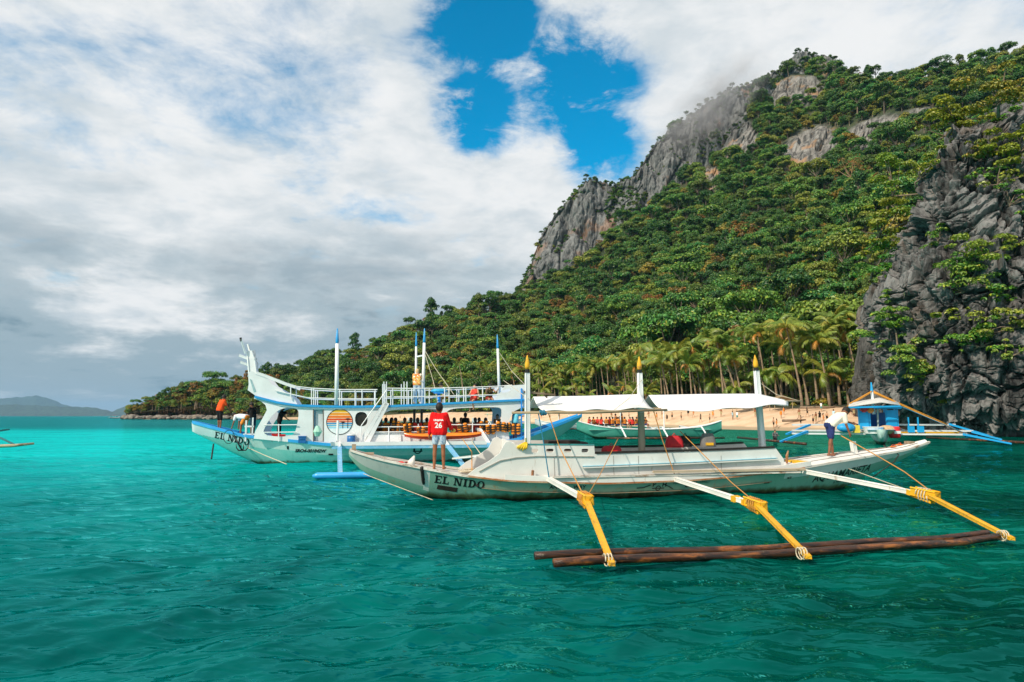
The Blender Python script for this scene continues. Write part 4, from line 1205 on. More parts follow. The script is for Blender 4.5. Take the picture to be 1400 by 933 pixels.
class Hull:
    def __init__(self, fr, sheer, keel, pw=(.42, 1.0), draft=-.38):
        """sheer: (px, py, half breadth) seen along the near gunwale; keel: (px, py) of the stems above water"""
        a = []
        for x, y, b in sheer:
            p = fr.at(x, y, -b); a.append((p.x, p.z, b))
        a.sort(); self.s = np.array([q[0] for q in a]); self.zg_ = np.array([q[1] for q in a]); self.bg_ = np.array([q[2] for q in a])
        k = sorted([tuple(fr.at(x, y, 0)) for x, y in keel]); self.k = [(q[0], q[2]) for q in k]
        self.s0, self.s1 = self.s[0], self.s[-1]
        ks = [q[0] for q in self.k]; left = [q for q in self.k if q[0] < (self.s0 + self.s1) / 2]; right = [q for q in self.k if q[0] >= (self.s0 + self.s1) / 2]
        pts = left + [(left[-1][0] + 1.3, draft), (right[0][0] - 1.3, draft)] + right
        self.ks = np.array([q[0] for q in pts]); self.kz = np.array([q[1] for q in pts])
        self.pw = pw
        n = 121; S = np.linspace(self.s0, self.s1, n)
        def sm(v, w=7):
            ker = np.hanning(w + 2)[1:-1]; ker /= ker.sum(); return np.convolve(np.pad(v, w // 2, mode='reflect', reflect_type='odd'), ker, 'valid')
        self.S = S; self.zg = sm(np.interp(S, self.s, self.zg_)); self.bg = sm(np.interp(S, self.s, self.bg_)); self.zk = sm(np.interp(S, self.ks, self.kz))
        self.zk = np.minimum(self.zk, self.zg - .06)
    def g(self, s): return float(np.interp(s, self.S, self.zg)), float(np.interp(s, self.S, self.bg)), float(np.interp(s, self.S, self.zk))
    def p(self, s):
        u = (s - self.s0) / (self.s1 - self.s0); e = abs(2 * u - 1) ** 3; return self.pw[0] * (1 - e) + self.pw[1] * e
    def y(self, s, z):
        zg, bg, zk = self.g(s); t = max(0.0, min(1.0, (z - zk) / (zg - zk))); return bg * t ** self.p(s)
    def build(self, parent, mats, zone, nt=18, name='hull'):
        """zone(s, z, t) -> material index"""
        ns = len(self.S); ts = np.linspace(0, 1, nt) ** 1.25
        V = []; Fc = []; mi = []
        for i, s in enumerate(self.S):
            zg, bg, zk = self.zg[i], self.bg[i], self.zk[i]; p = self.p(s)
            for sg in (-1, 1):
                for t in ts: V.append((s, sg * bg * t ** p, zk + (zg - zk) * t))
        w = 2 * nt
        for i in range(ns - 1):
            for k in range(2):
                for j in range(nt - 1):
                    a = i * w + k * nt + j; q = (a, a + w, a + w + 1, a + 1); Fc.append(q if k == 0 else q[::-1])
                    s = (self.S[i] + self.S[i + 1]) / 2; t = (ts[j] + ts[j + 1]) / 2
                    mi.append(zone(s, self.zk[i] + (self.zg[i] - self.zk[i]) * t, t))
        for i in (0, ns - 1):
            for j in range(nt - 1):
                a = i * w; Fc.append((a + j, a + j + 1, a + nt + j + 1, a + nt + j)); mi.append(zone(self.S[i], 1, ts[j]))
        me = bpy.data.meshes.new(name); me.from_pydata(V, [], Fc)
        for m in mats: me.materials.append(m)
        me.polygons.foreach_set('material_index', mi); me.polygons.foreach_set('use_smooth', [True] * len(Fc))
        bm = bmesh.new(); bm.from_mesh(me); bmesh.ops.remove_doubles(bm, verts=bm.verts, dist=1e-4); bmesh.ops.recalc_face_normals(bm, faces=bm.faces); bm.to_mesh(me); bm.free()
        return link(bpy.data.objects.new(name, me), parent)
    def deck(self, parent, mat, sa, sb, drop=.02, camber=.04, name='deck', inset=.03, n=40):
        mb = MB(); rows = []
        for s in np.linspace(sa, sb, n):
            zg, bg, _ = self.g(s); b = max(.02, bg - inset)
            rows.append([(s, b * u, zg - drop + camber * (1 - u * u)) for u in np.linspace(-1, 1, 9)])
        mb.sheet(rows); return mb.build(name, mat, parent, True)
    def rail(self, parent, mat, sa, sb, w=.07, h=.06, dz=0.0, name='gunwale', out=.02, sides=(-1, 1), n=60):
        for sg in sides:
            mb = MB(); S = np.linspace(sa, sb, n); rows = []
            for s in S:
                zg, bg, _ = self.g(s); y0 = sg * (bg + out); y1 = sg * max(.0, bg + out - w)
                z = zg + dz; rows.append([(s, y0, z - h / 2), (s, y0, z + h / 2), (s, y1, z + h / 2), (s, y1, z - h / 2), (s, y0, z - h / 2)])
            mb.sheet(rows); b = len(mb.v); mb.f += [(0, 1, 2, 3), (b - 5, b - 4, b - 3, b - 2)]; mb.m += [0, 0]
            mb.build(name, mat, parent)
    def letters(self, parent, mat, vf, px0, fr_pt, slope=0.0, name='lettering', off=.006, flip=False):
        """lay flat lettering on the near side: fr_pt = (s, z) of the lower left corner"""
        v, f = vf; s0, z0 = fr_pt; V = []
        for x, y in v:
            s = s0 + x * math.cos(slope) - y * math.sin(slope) * .5; z = z0 + x * math.sin(slope) + y
            V.append((s, -self.y(s, z) - off, z))
        me = bpy.data.meshes.new(name); me.from_pydata(V, [], f); me.materials.append(mat)
        return link(bpy.data.objects.new(name, me), parent)

BLACKPAINT = plain('black_paint', (.012, .012, .012), .5, .3, 20)
def hull_paint(name, top, bottom, stain, wl=.06, rust=.5):
    """painted planks with weed and scum round the waterline (hull's own z)"""
    if name in MATS: return MATS[name]
    m, N, L, b = new_mat(name)
    tc = N.new('ShaderNodeTexCoord').outputs['Object']; sp = N.new('ShaderNodeSeparateXYZ'); L.new(tc, sp.inputs[0])
    v = mapping(N, L, tc, (1, 1, .25)); f = nz(N, L, v, 3.0, 8, .65, .4); g = nz(N, L, tc, 1.1, 5, .6); fine = nz(N, L, mapping(N, L, tc, (1, 1, .12)), 14, 4, .6)
    c = mixc(N, L, mrange(N, L, g, .3, .7), top, bottom)
    c = mixc(N, L, mth(N, L, 'MULTIPLY', mrange(N, L, fine, .5, .8), .45), c, tuple(x * .62 for x in top))
    c = mixc(N, L, mrange(N, L, f, .70 - .12 * rust, .80 - .1 * rust), c, stain)
    zz = mth(N, L, 'ADD', sp.outputs[2], mth(N, L, 'MULTIPLY', mth(N, L, 'SUBTRACT', f, .5), -.35))
    c = mixc(N, L, mrange(N, L, zz, wl + .16, wl + .02), c, (.10, .105, .045))
    c = mixc(N, L, mrange(N, L, zz, wl + .03, wl - .05), c, (.03, .025, .012))
    L.new(c, b.inputs['Base Color']); b.inputs['Roughness'].default_value = .45
    bump(N, L, b, f, .25, .02)
    MATS[name] = m; return m

WHITE = worn('white_paint', (.78, .77, .74), (.34, .22, .12), .50, 2.0, .45, (1.6, 1.6, .5))
WHITE2 = worn('clean_white_paint', (.80, .81, .82), (.45, .42, .38), .10, 1.6, .4)
WHITEOLD = worn('peeling_white_paint', (.70, .66, .60), (.28, .15, .08), .85, 3.5, .65, (.5, 2, 2))
BLUE = worn('sky_blue_paint', (.025, .33, .72), (.45, .55, .60), .22, 3, .4)
BLUEW = worn('faded_blue_paint', (.16, .46, .72), (.62, .66, .68), .75, 4, .5)
YELLOW = worn('yellow_paint', (.80, .42, .012), (.24, .12, .04), .72, 5, .6, (1, 1, 1))
TIMBER = wood('weathered_timber', (.42, .31, .21), (.20, .13, .08))
def log_mat():
    m, N, L, b = new_mat('wet_brown_bamboo'); tc = N.new('ShaderNodeTexCoord').outputs['Object']
    f = nz(N, L, mapping(N, L, tc, (.8, 7, 7)), 2.4, 8, .7, .5); g = nz(N, L, mapping(N, L, tc, (1, 2, 2)), 1.6, 5, .6, .4); k = nz(N, L, tc, 22, 3, .6)
    c = mixc(N, L, mrange(N, L, f, .40, .62), (.008, .005, .004), (.075, .024, .008))
    c = mixc(N, L, mth(N, L, 'MULTIPLY', mrange(N, L, g, .50, .66), mrange(N, L, f, .35, .6)), c, (.34, .11, .02))  # orange streaks put the wet highlights into the colour
    c = mixc(N, L, mrange(N, L, k, .62, .75), c, (.10, .085, .045))
    L.new(c, b.inputs['Base Color']); b.inputs['Roughness'].default_value = .32; bump(N, L, b, f, .7, .02); return m
LOG = log_mat()
BAMBOO = wood('dry_bamboo', (.46, .36, .23), (.26, .18, .10), .6)
ROPE_O = plain('orange_rope', (.52, .24, .06), .9, .3, 40)
ROPE_B = plain('blue_rope', (.03, .20, .32), .9, .3, 40)
ROPE_W = plain('pale_rope', (.55, .48, .36), .9, .3, 40)
DARK = plain('dark_rubber', (.025, .022, .020), .7, .4, 9)
BROWN = plain('dark_brown_paint', (.035, .022, .016), .7, .3, 9)
RED = plain('red_plastic', (.62, .02, .02), .35, .15, 5)
CANVAS = None
def canvas_mat():
    m, N, L, b = new_mat('white_tarpaulin')
    tc = N.new('ShaderNodeTexCoord').outputs['Object']
    v = mapping(N, L, tc, (1, 2.5, 2.5)); f = nz(N, L, v, 1.1, 6, .55, .8); g = nz(N, L, tc, .7, 4)
    c = mixc(N, L, mrange(N, L, g, .45, .75), (.80, .81, .83), (.66, .65, .62))
    L.new(c, b.inputs['Base Color']); b.inputs['Roughness'].default_value = .55
    b.inputs['Transmission Weight'].default_value = 0.0
    bump(N, L, b, f, .5, .12)
    return m
CANVAS = canvas_mat()

def rope(name, pts, r, mat, label, cat='rope', sag=0.0, n=10):
    """rope through world points, sagging between them"""
    q = []
    for a, b in zip(pts[:-1], pts[1:]):
        a, b = Vector(a), Vector(b)
        for i in range(n): t = i / n; q.append(a.lerp(b, t) + Vector((0, 0, -sag * 4 * t * (1 - t) * (b - a).length)))
    q.append(Vector(pts[-1]))
    mb = MB(); mb.tube(q, r, 6); o = mb.build(name, mat, None, True); return tag(o, label, cat)

def coil(mb, a, b, r, turns, w, rt=.014):
    """lashing wound round the line a-b"""
    a, b = Vector(a), Vector(b); d = (b - a).normalized(); s = d.cross(Vector((0, 0, 1))).normalized(); u = s.cross(d)
    pts = []
    for i in range(turns * 10 + 1):
        t = i / (turns * 10); an = i / 10 * 6.283; pts.append(a.lerp(b, t) + (s * math.cos(an) * w + u * math.sin(an) * r))
    mb.tube(pts, rt, 5)

# ================================================================== the outrigger boat in front
FB = Frame(-2.2, 17.9, 12.0, 2.2)
FH = Hull(FB, [(477, 616, .13), (500, 624, .26), (522, 630, .36), (578, 641, .62), (630, 651, .82), (700, 659, .98), (828, 662, 1.06), (940, 658, 1.06), (1000, 653, 1.02), (1072, 645, .94), (1147, 632, .74), (1200, 623, .54), (1240, 616, .34), (1272, 605, .16)],
          [(479, 624), (484, 640), (504, 650), (546, 668), (590, 684), (1150, 668), (1182, 651), (1233, 629), (1271, 609)])
def front_boat():
    r = empty('outrigger_boat', 'weathered white outrigger boat with pale green sides, yellow-jointed arms and white awnings', 'boat', FB.loc, FB.rot)
    at = FB.at
    s_split = at(579, 650, -.6).x; s_white = at(586, 660, -.6).x; s_bow = at(1075, 650, -.9).x
    def zone(s, z, t):
        if s < s_split: return 1 if t > .42 else 0
        if s < s_white: return 2 if t > .3 else 0
        if s > s_bow: return 2 if t > .80 - .25 * (s - s_bow) / (FH.s1 - s_bow) else 0
        return 0
    FH.build(r, [hull_paint('pale_green_hull', (.20, .43, .335), (.27, .44, .36), (.36, .26, .12), .06, 1.0), hull_paint('grey_white_hull', (.46, .50, .48), (.56, .57, .54), (.30, .27, .20), -.3), WHITE], zone)
    # decks fore and aft, floor inside
    sA = at(640, 650, -.8).x; sB = at(1068, 645, -.95).x
    FH.deck(r, WHITEOLD, FH.s0 + .05, sA + .4, .03, .03, 'foredeck')
    FH.deck(r, WHITE, sB - .3, FH.s1 - .05, .015, .10, 'afterdeck')
    FH.deck(r, TIMBER, sA + .35, sB - .25, .25, 0, 'cockpit_floor')
    FH.rail(r, WHITEOLD, FH.s0 + .02, FH.s1 - .03, .07, .055, .012, 'gunwale', .025)
    FH.rail(r, WHITE, at(690, 660, -.95).x, at(1110, 645, -.9).x, .05, .13, .10, 'strake', .035, (-1,))
    FH.rail(r, worn('rusty_edge', (.50, .34, .22), (.36, .12, .03), 1.3, 6, .8, (.6, 2, 2)), at(640, 655, -.8).x, at(1100, 645, -.9).x, .03, .035, .012, 'rub_strip', .05, (-1,))
    # bow stem head and breasthook
    mb = MB(); p = at(480, 611, 0); mb.box((FH.s0 + .12, 0, FH.g(FH.s0)[0] + .06), (.10, .14, .16)); mb.box((FH.s0 + .42, 0, FH.g(FH.s0 + .4)[0] + .03), (.40, .34, .035)); mb.build('stem_head', TIMBER, r)
    mb = MB(); mb.box((FH.s1 - .55, .05, FH.g(FH.s1 - .5)[0] + .09), (.18, .22, .07)); mb.build('bow_bitt', TIMBER, r)
    # coaming (cabin sides)
    yn = -.80
    out = [(636, 652), (650, 641), (668, 631), (683, 620), (688, 610), (691, 605), (697, 603.5), (703, 608), (760, 608.6), (812, 609), (813, 621), (880, 619.5), (940, 618), (1000, 616), (1060, 613), (1071, 628), (1071, 645), (1000, 653), (940, 658), (828, 663), (700, 660), (660, 656)]
    O = [FB.sz(x, y, yn) for x, y in out]
    holes = []
    for x, w in ((731, 4.6), (751.5, 5.4), (776, 5.4), (799.5, 5.0)):
        c = FB.sz(x, 616.3, yn); k = w / F * 17.6; h = 2.6 / F * 17.6
        holes.append([(c[0] + k * math.copysign(abs(math.cos(a)) ** .5, math.cos(a)), c[1] + h * math.copysign(abs(math.sin(a)) ** .6, math.sin(a))) for a in np.linspace(0, 2 * math.pi, 17)[:-1]])
    plate('cabin_side', O, holes, yn, .045, WHITE, r); far = plate('cabin_side', O, holes, -yn, .045, WHITE, r)
    # battens and ledge on the cabin side
    def batten(pts, name, mat, w=.03, h=.02, y=yn - .036):
        mb = MB(); Q = [FB.at(a, b, y) for a, b in pts]
        rows = [[q + Vector((0, dy, dz)) for dy, dz in ((w / 2, -h / 2), (-w / 2, -h / 2), (-w / 2, h / 2), (w / 2, h / 2), (w / 2, -h / 2))] for q in Q]
        mb.sheet(rows); mb.build(name, mat, r)
    batten([(655, 645), (668, 638), (684, 630), (705, 626), (735, 624), (812, 624.5)], 'batten', plain('grey_trim', (.33, .31, .28), .7))
    batten([(797, 639.5), (940, 634), (1062, 628)], 'ledge', WHITE, .10, .03, yn - .07)
    batten([(797, 637.8), (940, 632.3), (1062, 626.4)], 'ledge_trim', plain('pale_blue_trim', (.22, .50, .62), .6), .10, .012, yn - .07)
    batten([(718, 607.6), (812, 608.3)], 'roof_edge', plain('teal_trim', (.05, .26, .27), .6), .07, .03, yn)
    for x in (757, 838, 872, 985):
        a = at(x, 624 if x < 812 else 623, yn); b = at(x + 1, 656, yn); MB().beam((a.x, yn - .028, a.z), (b.x, yn - .028, b.z), .008, .012).build('panel_joint', plain('joint_grey', (.36, .33, .30), .8), r)
    # dark capping along the open part
    for y in (yn, -yn):
        mb = MB(); Q = [FB.at(a, b, yn) for a, b in ((814, 620.5), (880, 618.6), (940, 617), (1000, 615), (1058, 612.4))]
        for a, b in zip(Q[:-1], Q[1:]): mb.beam((a.x, y, a.z + .02), (b.x, y, b.z + .02), .10, .05)
        mb.build('capping', DARK, r)
    # front and back bulkheads, cabin roof forward
    q0 = at(697, 606, yn); q1 = at(812, 609, yn); q2 = at(1064, 616, yn)
    mb = MB(); mb.box((q0.x + .12, 0, q0.z - .25), (.04, 1.54, .50)); mb.build('bulkhead', WHITE, r)
    mb = MB(); mb.box((q2.x - .02, 0, q2.z - .28), (.04, 1.54, .50), (0, R(-14), 0)); mb.build('bulkhead', WHITE, r)
    mb = MB()
    for k in range(2): mb.box((q1.x - .5 - k * .7, 0, q1.z - .36), (.26, 1.5, .05))
    mb.build('thwart', TIMBER, r)
    mb = MB()
    for k in range(4): mb.box((q1.x + .9 + k * 1.15, 0, q1.z - .52), (.28, 1.5, .05))
    mb.build('bench', TIMBER, r)
    # engine box seen above the forward side
    e = at(768, 604, .1); mb = MB(); mb.box((e.x, .1, e.z - .1), (.9, .5, .26)); mb.box((e.x + .55, .15, e.z - .12), (.3, .4, .2)); mb.build('engine_cover', BROWN, r)
    # long timber lying along the side + plank
    mb = MB(); a = at(757, 652.5, -1.10); b = at(1094, 645.5, -1.05); mb.beam(a, a.lerp(b, .5) + Vector((0, 0, -.01)), .07, .055); mb.beam(a.lerp(b, .5) + Vector((0, 0, -.01)), b, .07, .055); mb.build('side_pole', WHITEOLD, r)
    mb = MB(); a = at(893, 645.5, -1.12); b = at(1100, 642, -1.05); mb.beam(a, b, .09, .06); mb.build('side_pole', worn('bare_pole', (.58, .47, .34), (.25, .14, .07), .7, 3, .7, (.5, 2, 2)), r)
    # masts
    for (x0, y0, x1, y1, lat, w, base) in ((721.5, 609, 721.0, 510, -.69, .15, 'w'), (878, 614, 874.5, 510, .05, .16, 'm'), (1044, 611, 1034.0, 507, .05, .17, 'w')):
        a = at(x0, y0, lat); b = at(x1, y1, lat); m = empty_part('mast', r)
        lo = a + Vector((0, 0, -.55))
        mb = MB()
        if base == 'm':
            mid = a.lerp(b, .48); mb.beam(lo, mid, w, w, w * .95, w * .95); mb.build('mast_foot', worn('beige_mast', (.50, .42, .32), (.30, .22, .15), .6, 3, .7), m)  # lower length is beige, the length above it white
            mb = MB(); mb.beam(mid, b, w * .95, w * .95, w * .8, w * .8)
        else: mb.beam(lo, b, w, w, w * .8, w * .8)
        mb.build('mast_post', WHITE2, m)
        d = (b - a).normalized(); mb = MB(); mb.tube([b, b + d * .09], [w * .44, w * .40], 10); mb.build('mast_band', BLACKPAINT, m)
        mb = MB(); mb.tube([b + d * .09, b + d * .16, b + d * .25, b + d * .42, b + d * .46], [w * .34, w * .44, w * .40, w * .13, .006], 10); mb.build('mast_tip', YELLOW, m, True)
    # eave poles of the awning, cross spars
    L_ = -1.12
    a = at(700, 564.5, L_); b = at(912, 560.5, L_); mb = MB(); mb.tube([a, a.lerp(b, .5) + Vector((0, 0, -.03)), b], [.030, .036, .028], 8); mb.build('awning_pole', BAMBOO, r, True)
    a = at(884, 557, 0); b = at(918, 557, -1.05); mb = MB(); mb.tube([at(889, 558, .9), at(903, 559.5, -1.0)], .03, 7); mb.build('awning_spar', BAMBOO, r, True)
    a = at(1030, 548, 0); b = at(1096, 548.5, 0); mb = MB(); mb.tube([a, b], .025, 7); mb.build('awning_spar', BAMBOO, r, True)
    a = at(716, 536, -.7); b = at(758, 540, -.6); mb = MB(); mb.beam(a, b, .06, .05); mb.beam(at(742, 537, -.6), at(748, 544, -.6), .04, .04); mb.build('boom', TIMBER, r)
    # arms, joints and legs of the outrigger nearest the camera, and the far one
    LF = -8.12
    arms = [((750, 655), (802, 684), (836, 771), -1.02), ((922, 655), (1036, 692), (1104, 762), -1.02), ((1100, 645), (1270, 678), (1381, 737), -.92)]
    legs_end = []
    lash = MB()
    for k, (p0, p1, p2, l0) in enumerate(arms):
        a = at(p0[0], p0[1], l0); z_end = .10
        # the joint lies at the same height step down along the arm
        e = at(p2[0], p2[1] - 1.5, (-8.78, -8.92, -8.36)[k]); j = at(p1[0], p1[1], LF * .60)
        inner = Vector((a.x, 1.0, a.z + .05))
        mb = MB(); mb.beam(inner, a, .12, .12); mb.beam(a, j, .12, .12, .11, .11); arm = mb.build('arm', WHITE, r)
        d = (j - a).normalized(); mb = MB(); mb.beam(j - d * .42 + Vector((0, 0, .035)), j + d * .22 + Vector((0, 0, .02)), .19, .21); mb.beam(j - d * .55, j + d * .1 + Vector((0, 0, -.10)), .14, .13); mb.build('arm_joint', YELLOW, arm)
        mb = MB(); dd = (e - j).normalized(); mb.beam(j - dd * .05, e + dd * .08, .11, .09, .09, .06); mb.build('arm_leg', YELLOW, arm)
        if k == 1: mb = MB(); mb.box(a.lerp(j, .78), (.15, .16, .13), (d.to_track_quat('X', 'Z')).to_matrix()); mb.build('paint_patch', YELLOW, arm)
        lm = MB(); coil(lm, j - d * .25, j + d * .05, .15, 4, .12, .012); lm.build('lashing', ROPE_O if k < 2 else ROPE_W, arm, True)
        lm = MB(); coil(lm, e + Vector((-.07, .12, .01)), e + Vector((.07, .12, .01)), .085, 3, .085, .010); lm.build('lashing', ROPE_W, arm, True)
        # the same on the far side
        mb = MB(); jf = Vector((j.x, -j.y, j.z)); ef = Vector((e.x, -e.y, .12)); mb.beam((a.x, 1.0, a.z + .05), jf, .12, .12, .11, .11); armf = mb.build('arm', WHITE, r)
        mb = MB(); mb.beam(jf, ef, .13, .10, .11, .07); mb.build('arm_leg', WHITE, armf)
    def log(pts, r0, r1, name='float_log'):
        mb = MB(); Q = []; n = 60; rad = []
        A = [FB.at(x, y, l) for x, y, l in pts]
        for i in range(n + 1):
            t = i / n * (len(A) - 1); k = min(int(t), len(A) - 2); q = A[k].lerp(A[k + 1], t - k)
            q = q + Vector((0, .02 * math.sin(i * .35), .012 * math.sin(i * .22))); Q.append(q)
            node = math.exp(-((i % 7) - 3) ** 2 * 1.6); rad.append((r0 + (r1 - r0) * i / n) * (1 + .10 * node))
        mb.tube(Q, rad, 10); return mb.build(name, LOG, r, True)
    log([(731, 760.5, LF + .06), (1040, 750, LF + .06), (1215, 741, LF + .06), (1352, 730, LF + .06)], .060, .055)
    log([(757, 770, -8.58), (1040, 758, -8.60), (1240, 747, -8.52), (1366, 735, -8.22)], .062, .057)
    log([(842, 765.5, -8.36), (1100, 753.5, -8.40), (1290, 741.5, -8.28)], .040, .035)
    mb = MB(); za = .1
    mb.tube([(FH.s0 + 6.2, -LF, .08), (FH.s1 - 4, -LF, .10)], .08, 10); mb.build('float_log', LOG, r, True)
    # ---- paint marks
    sl = -R(8)
    p = at(594.5, 661.5, -.66); [FH.letters(r, BLACKPAINT, slab_text('EL NIDO', .205, .14, only=i), 0, (p.x, p.z), -R(7.0), 'name_letter') for i in (0, 1, 3, 4, 5, 6)]
    q = [at(x, y, -.6) for x, y in ((599, 664), (626, 667.5), (625, 674), (598, 670.5))]
    def patch(pp, name, mat):
        rows = []
        for i in range(7):
            t = i / 6; a = pp[0].lerp(pp[1], t); b = pp[3].lerp(pp[2], t); rows.append([(w.x, -FH.y(w.x, w.z) - .006, w.z) for w in (a, a.lerp(b, .5), b)])
        MB().sheet(rows).build(name, mat, r)
    patch(q, 'dark_patch', BROWN)
    mb = MB(); s = at(576, 650, -.6).x
    Q = [(s + .012 * i, -FH.y(s, z) - .02, z) for i, z in enumerate(np.linspace(FH.g(s)[0] + .04, FH.g(s)[0] - .42, 8))]; mb.tube(Q, [.045] * 7 + [.03], 8); mb.build('fender_strap', DARK, r, True)
    p = at(1119, 660, -.85); FH.letters(r, BLACKPAINT, text_mesh('AQUAMARIETA', .31, .006, .25), 0, (p.x - .05, p.z - .02), R(6.5), 'name_lettering')
    p = at(1150, 663.5, -.8); FH.letters(r, BLACKPAINT, text_mesh('EL NIDO PALAWAN', .085, .001, .2), 0, (p.x, p.z), R(6), 'small_lettering')
    p = at(1078, 656, -.9); FH.letters(r, BLACKPAINT, text_mesh('M/B', .09, .001, .2), 0, (p.x, p.z), R(4), 'small_lettering')
    p = at(752, 669, -.98); FH.letters(r, BLACKPAINT, text_mesh('ANO', .14, .004), 0, (p.x, p.z), 0, 'small_lettering')
    p = at(784, 669, -.98); FH.letters(r, BLACKPAINT, text_mesh('WAY', .14, .004), 0, (p.x, p.z), 0, 'small_lettering')
    p = at(922, 662, -1.0); FH.letters(r, BLACKPAINT, text_mesh('FOR THE LOVE OF LONGLY', .085, .001), 0, (p.x - .05, p.z), R(1), 'small_lettering')
    p = at(937, 667, -1.0); FH.letters(r, BLACKPAINT, text_mesh('MARINA', .085, .001), 0, (p.x, p.z), R(1), 'small_lettering')
    for x, y, w in ((1049, 660.5, 8), (737, 674, 7)):
        a, b, c, d_ = (at(x, y, -1), at(x + w, y - .6, -1), at(x + w, y + 1.6, -1), at(x, y + 2.2, -1)); patch([a, b, c, d_], 'draft_mark', BLACKPAINT)
    # load line: ring, bar, P and H
    p = at(900.5, 668, -1.0); v = []; f = []
    for q in _ring(0, 0, .075, .075, .026, .026, 0, 2 * math.pi, 20): b = len(v); v += q; f.append((b, b + 1, b + 2, b + 3))
    b = len(v); v += [(-.17, -.014), (.17, -.014), (.17, .014), (-.17, .014)]; f.append((b, b + 1, b + 2, b + 3))
    FH.letters(r, BLACKPAINT, (v, f), 0, (p.x, p.z), 0, 'load_line')
    for ch, x in (('P', 892), ('H', 905)):
        p = at(x, 665.5, -1.0); FH.letters(r, BLACKPAINT, text_mesh(ch, .17, .006), 0, (p.x, p.z), 0, 'load_line')
    for pts in (((871, 668), (880, 667), (889, 663)), ((909, 663), (915, 665.5), (921, 669))):
        Q = [at(x, y, -1.0) for x, y in pts]; MB().tube([(q.x, -FH.y(q.x, q.z) - .012, q.z) for q in Q], .012, 5).build('paint_line', BLACKPAINT, r)
    # exhaust stain and pipe
    s = at(653, 665, -.9); MB().tube([(s.x, -FH.y(s.x, s.z) + .05, s.z), (s.x, -FH.y(s.x, s.z) - .05, s.z)], .035, 10).build('exhaust', DARK, r)
    q = at(728, 652, -.9); mb = MB(); mb.tube([q, q + Vector((0, -.03, .16))], .035, 8); mb.build('oil_bottle_bracket', worn('rust_bracket', (.3, .12, .05), (.1, .05, .03), .8), r)
    # after deck fittings
    a = at(1170, 628, -.1); b = at(1165.5, 604, -.1); mb = MB(); mb.beam(a, b, .14, .14); mb.build('mooring_post', WHITE, r)
    mb = MB(); a = at(1076, 634, -.35); mb.tube([a, a + Vector((0, 0, .22)), a + Vector((.05, 0, .36))], [.03, .04, .02], 7); mb.build('cleat_post', worn('rust_post', (.32, .14, .05), (.1, .05, .03), .7), r)
    for (pp, nm, mt) in (([(1083, 636), (1128, 633.5), (1126, 629), (1086, 630.5)], 'yellow_board', plain('bright_yellow_board', (.80, .45, .02), .5)),):
        Q = [at(x, y, -.25) for x, y in pp]
    zt = FH.g(Q[0].x)[0] + .10; mb = MB(); mb.box(((Q[0].x + Q[1].x) / 2, -.1, zt), (Q[1].x - Q[0].x, .42, .05)); mb.build('yellow_board', plain('bright_yellow_board', (.80, .45, .02), .5), r)
    # caulked seams and peeling lines on the after deck
    for yy in (-.45, 0, .45):
        mb = MB()
        S = np.linspace(sB, FH.s1 - .4, 30); pts = []
        for s in S:
            zg, bg, _ = FH.g(s); u = yy / .95; pts.append((s, u * bg, zg - .015 + .10 * (1 - u * u) + .006))
        mb.tube(pts, .007, 4); mb.build('deck_seam', plain('seam_tar', (.16, .12, .09), .8), r)
    return r
def empty_part(name, parent):
    o = bpy.data.objects.new(name, None); o.empty_display_size = .1; return link(o, parent)
FBOAT = front_boat()

# ---- the two awnings stretched over it
def awning(label, ridge, eave_n, eave_f_lat, name='awning'):
    """ridge / eave: lists of (px, py, lat) of equal length"""
    mb = MB(); n = len(ridge); rows = []
    m = 28
    def along(pts, t):
        k = min(int(t * (len(pts) - 1)), len(pts) - 2); u = t * (len(pts) - 1) - k
        return FB.at(*pts[k]).lerp(FB.at(*pts[k + 1]), u)
    for i in range(m + 1):
        t = i / m; a = along(ridge, t); e = along(eave_n, t); far = Vector((e.x, eave_f_lat, e.z + .02)); row = []
        for j in range(9):
            u = j / 8; q = e.lerp(a, u); q.z += -.09 * math.sin(math.pi * u) * (1 - .4 * math.sin(math.pi * t)) + .025 * math.sin(t * 17 + u * 3) * (1 - u)
            row.append(q)
        for j in range(1, 9):
            u = j / 8; q = a.lerp(far, u); q.z += -.09 * math.sin(math.pi * u); row.append(q)
        rows.append([FB.world(q) for q in row])
    mb.sheet(rows); o = mb.build(name, CANVAS, None, True)
    md = o.modifiers.new('thick', 'SOLIDIFY'); md.thickness = .012
    return tag(o, label, 'awning', 'awnings')
awning('white tarpaulin awning stretched between the first and second mast', [(729, 542.5, -.05), (800, 541.5, -.05), (877, 539, 0)], [(743, 562.3, -1.12), (820, 560.5, -1.12), (894, 557.5, -1.12)], 1.15)
awning('white tarpaulin awning that tapers to a point beyond the third mast', [(887, 541, 0), (960, 539.5, 0), (1036, 539, 0), (1077, 548.5, 0)], [(909, 563, -1.12), (970, 561.5, -1.12), (1030, 557, -1.0), (1078, 552.5, -.16)], 1.0)

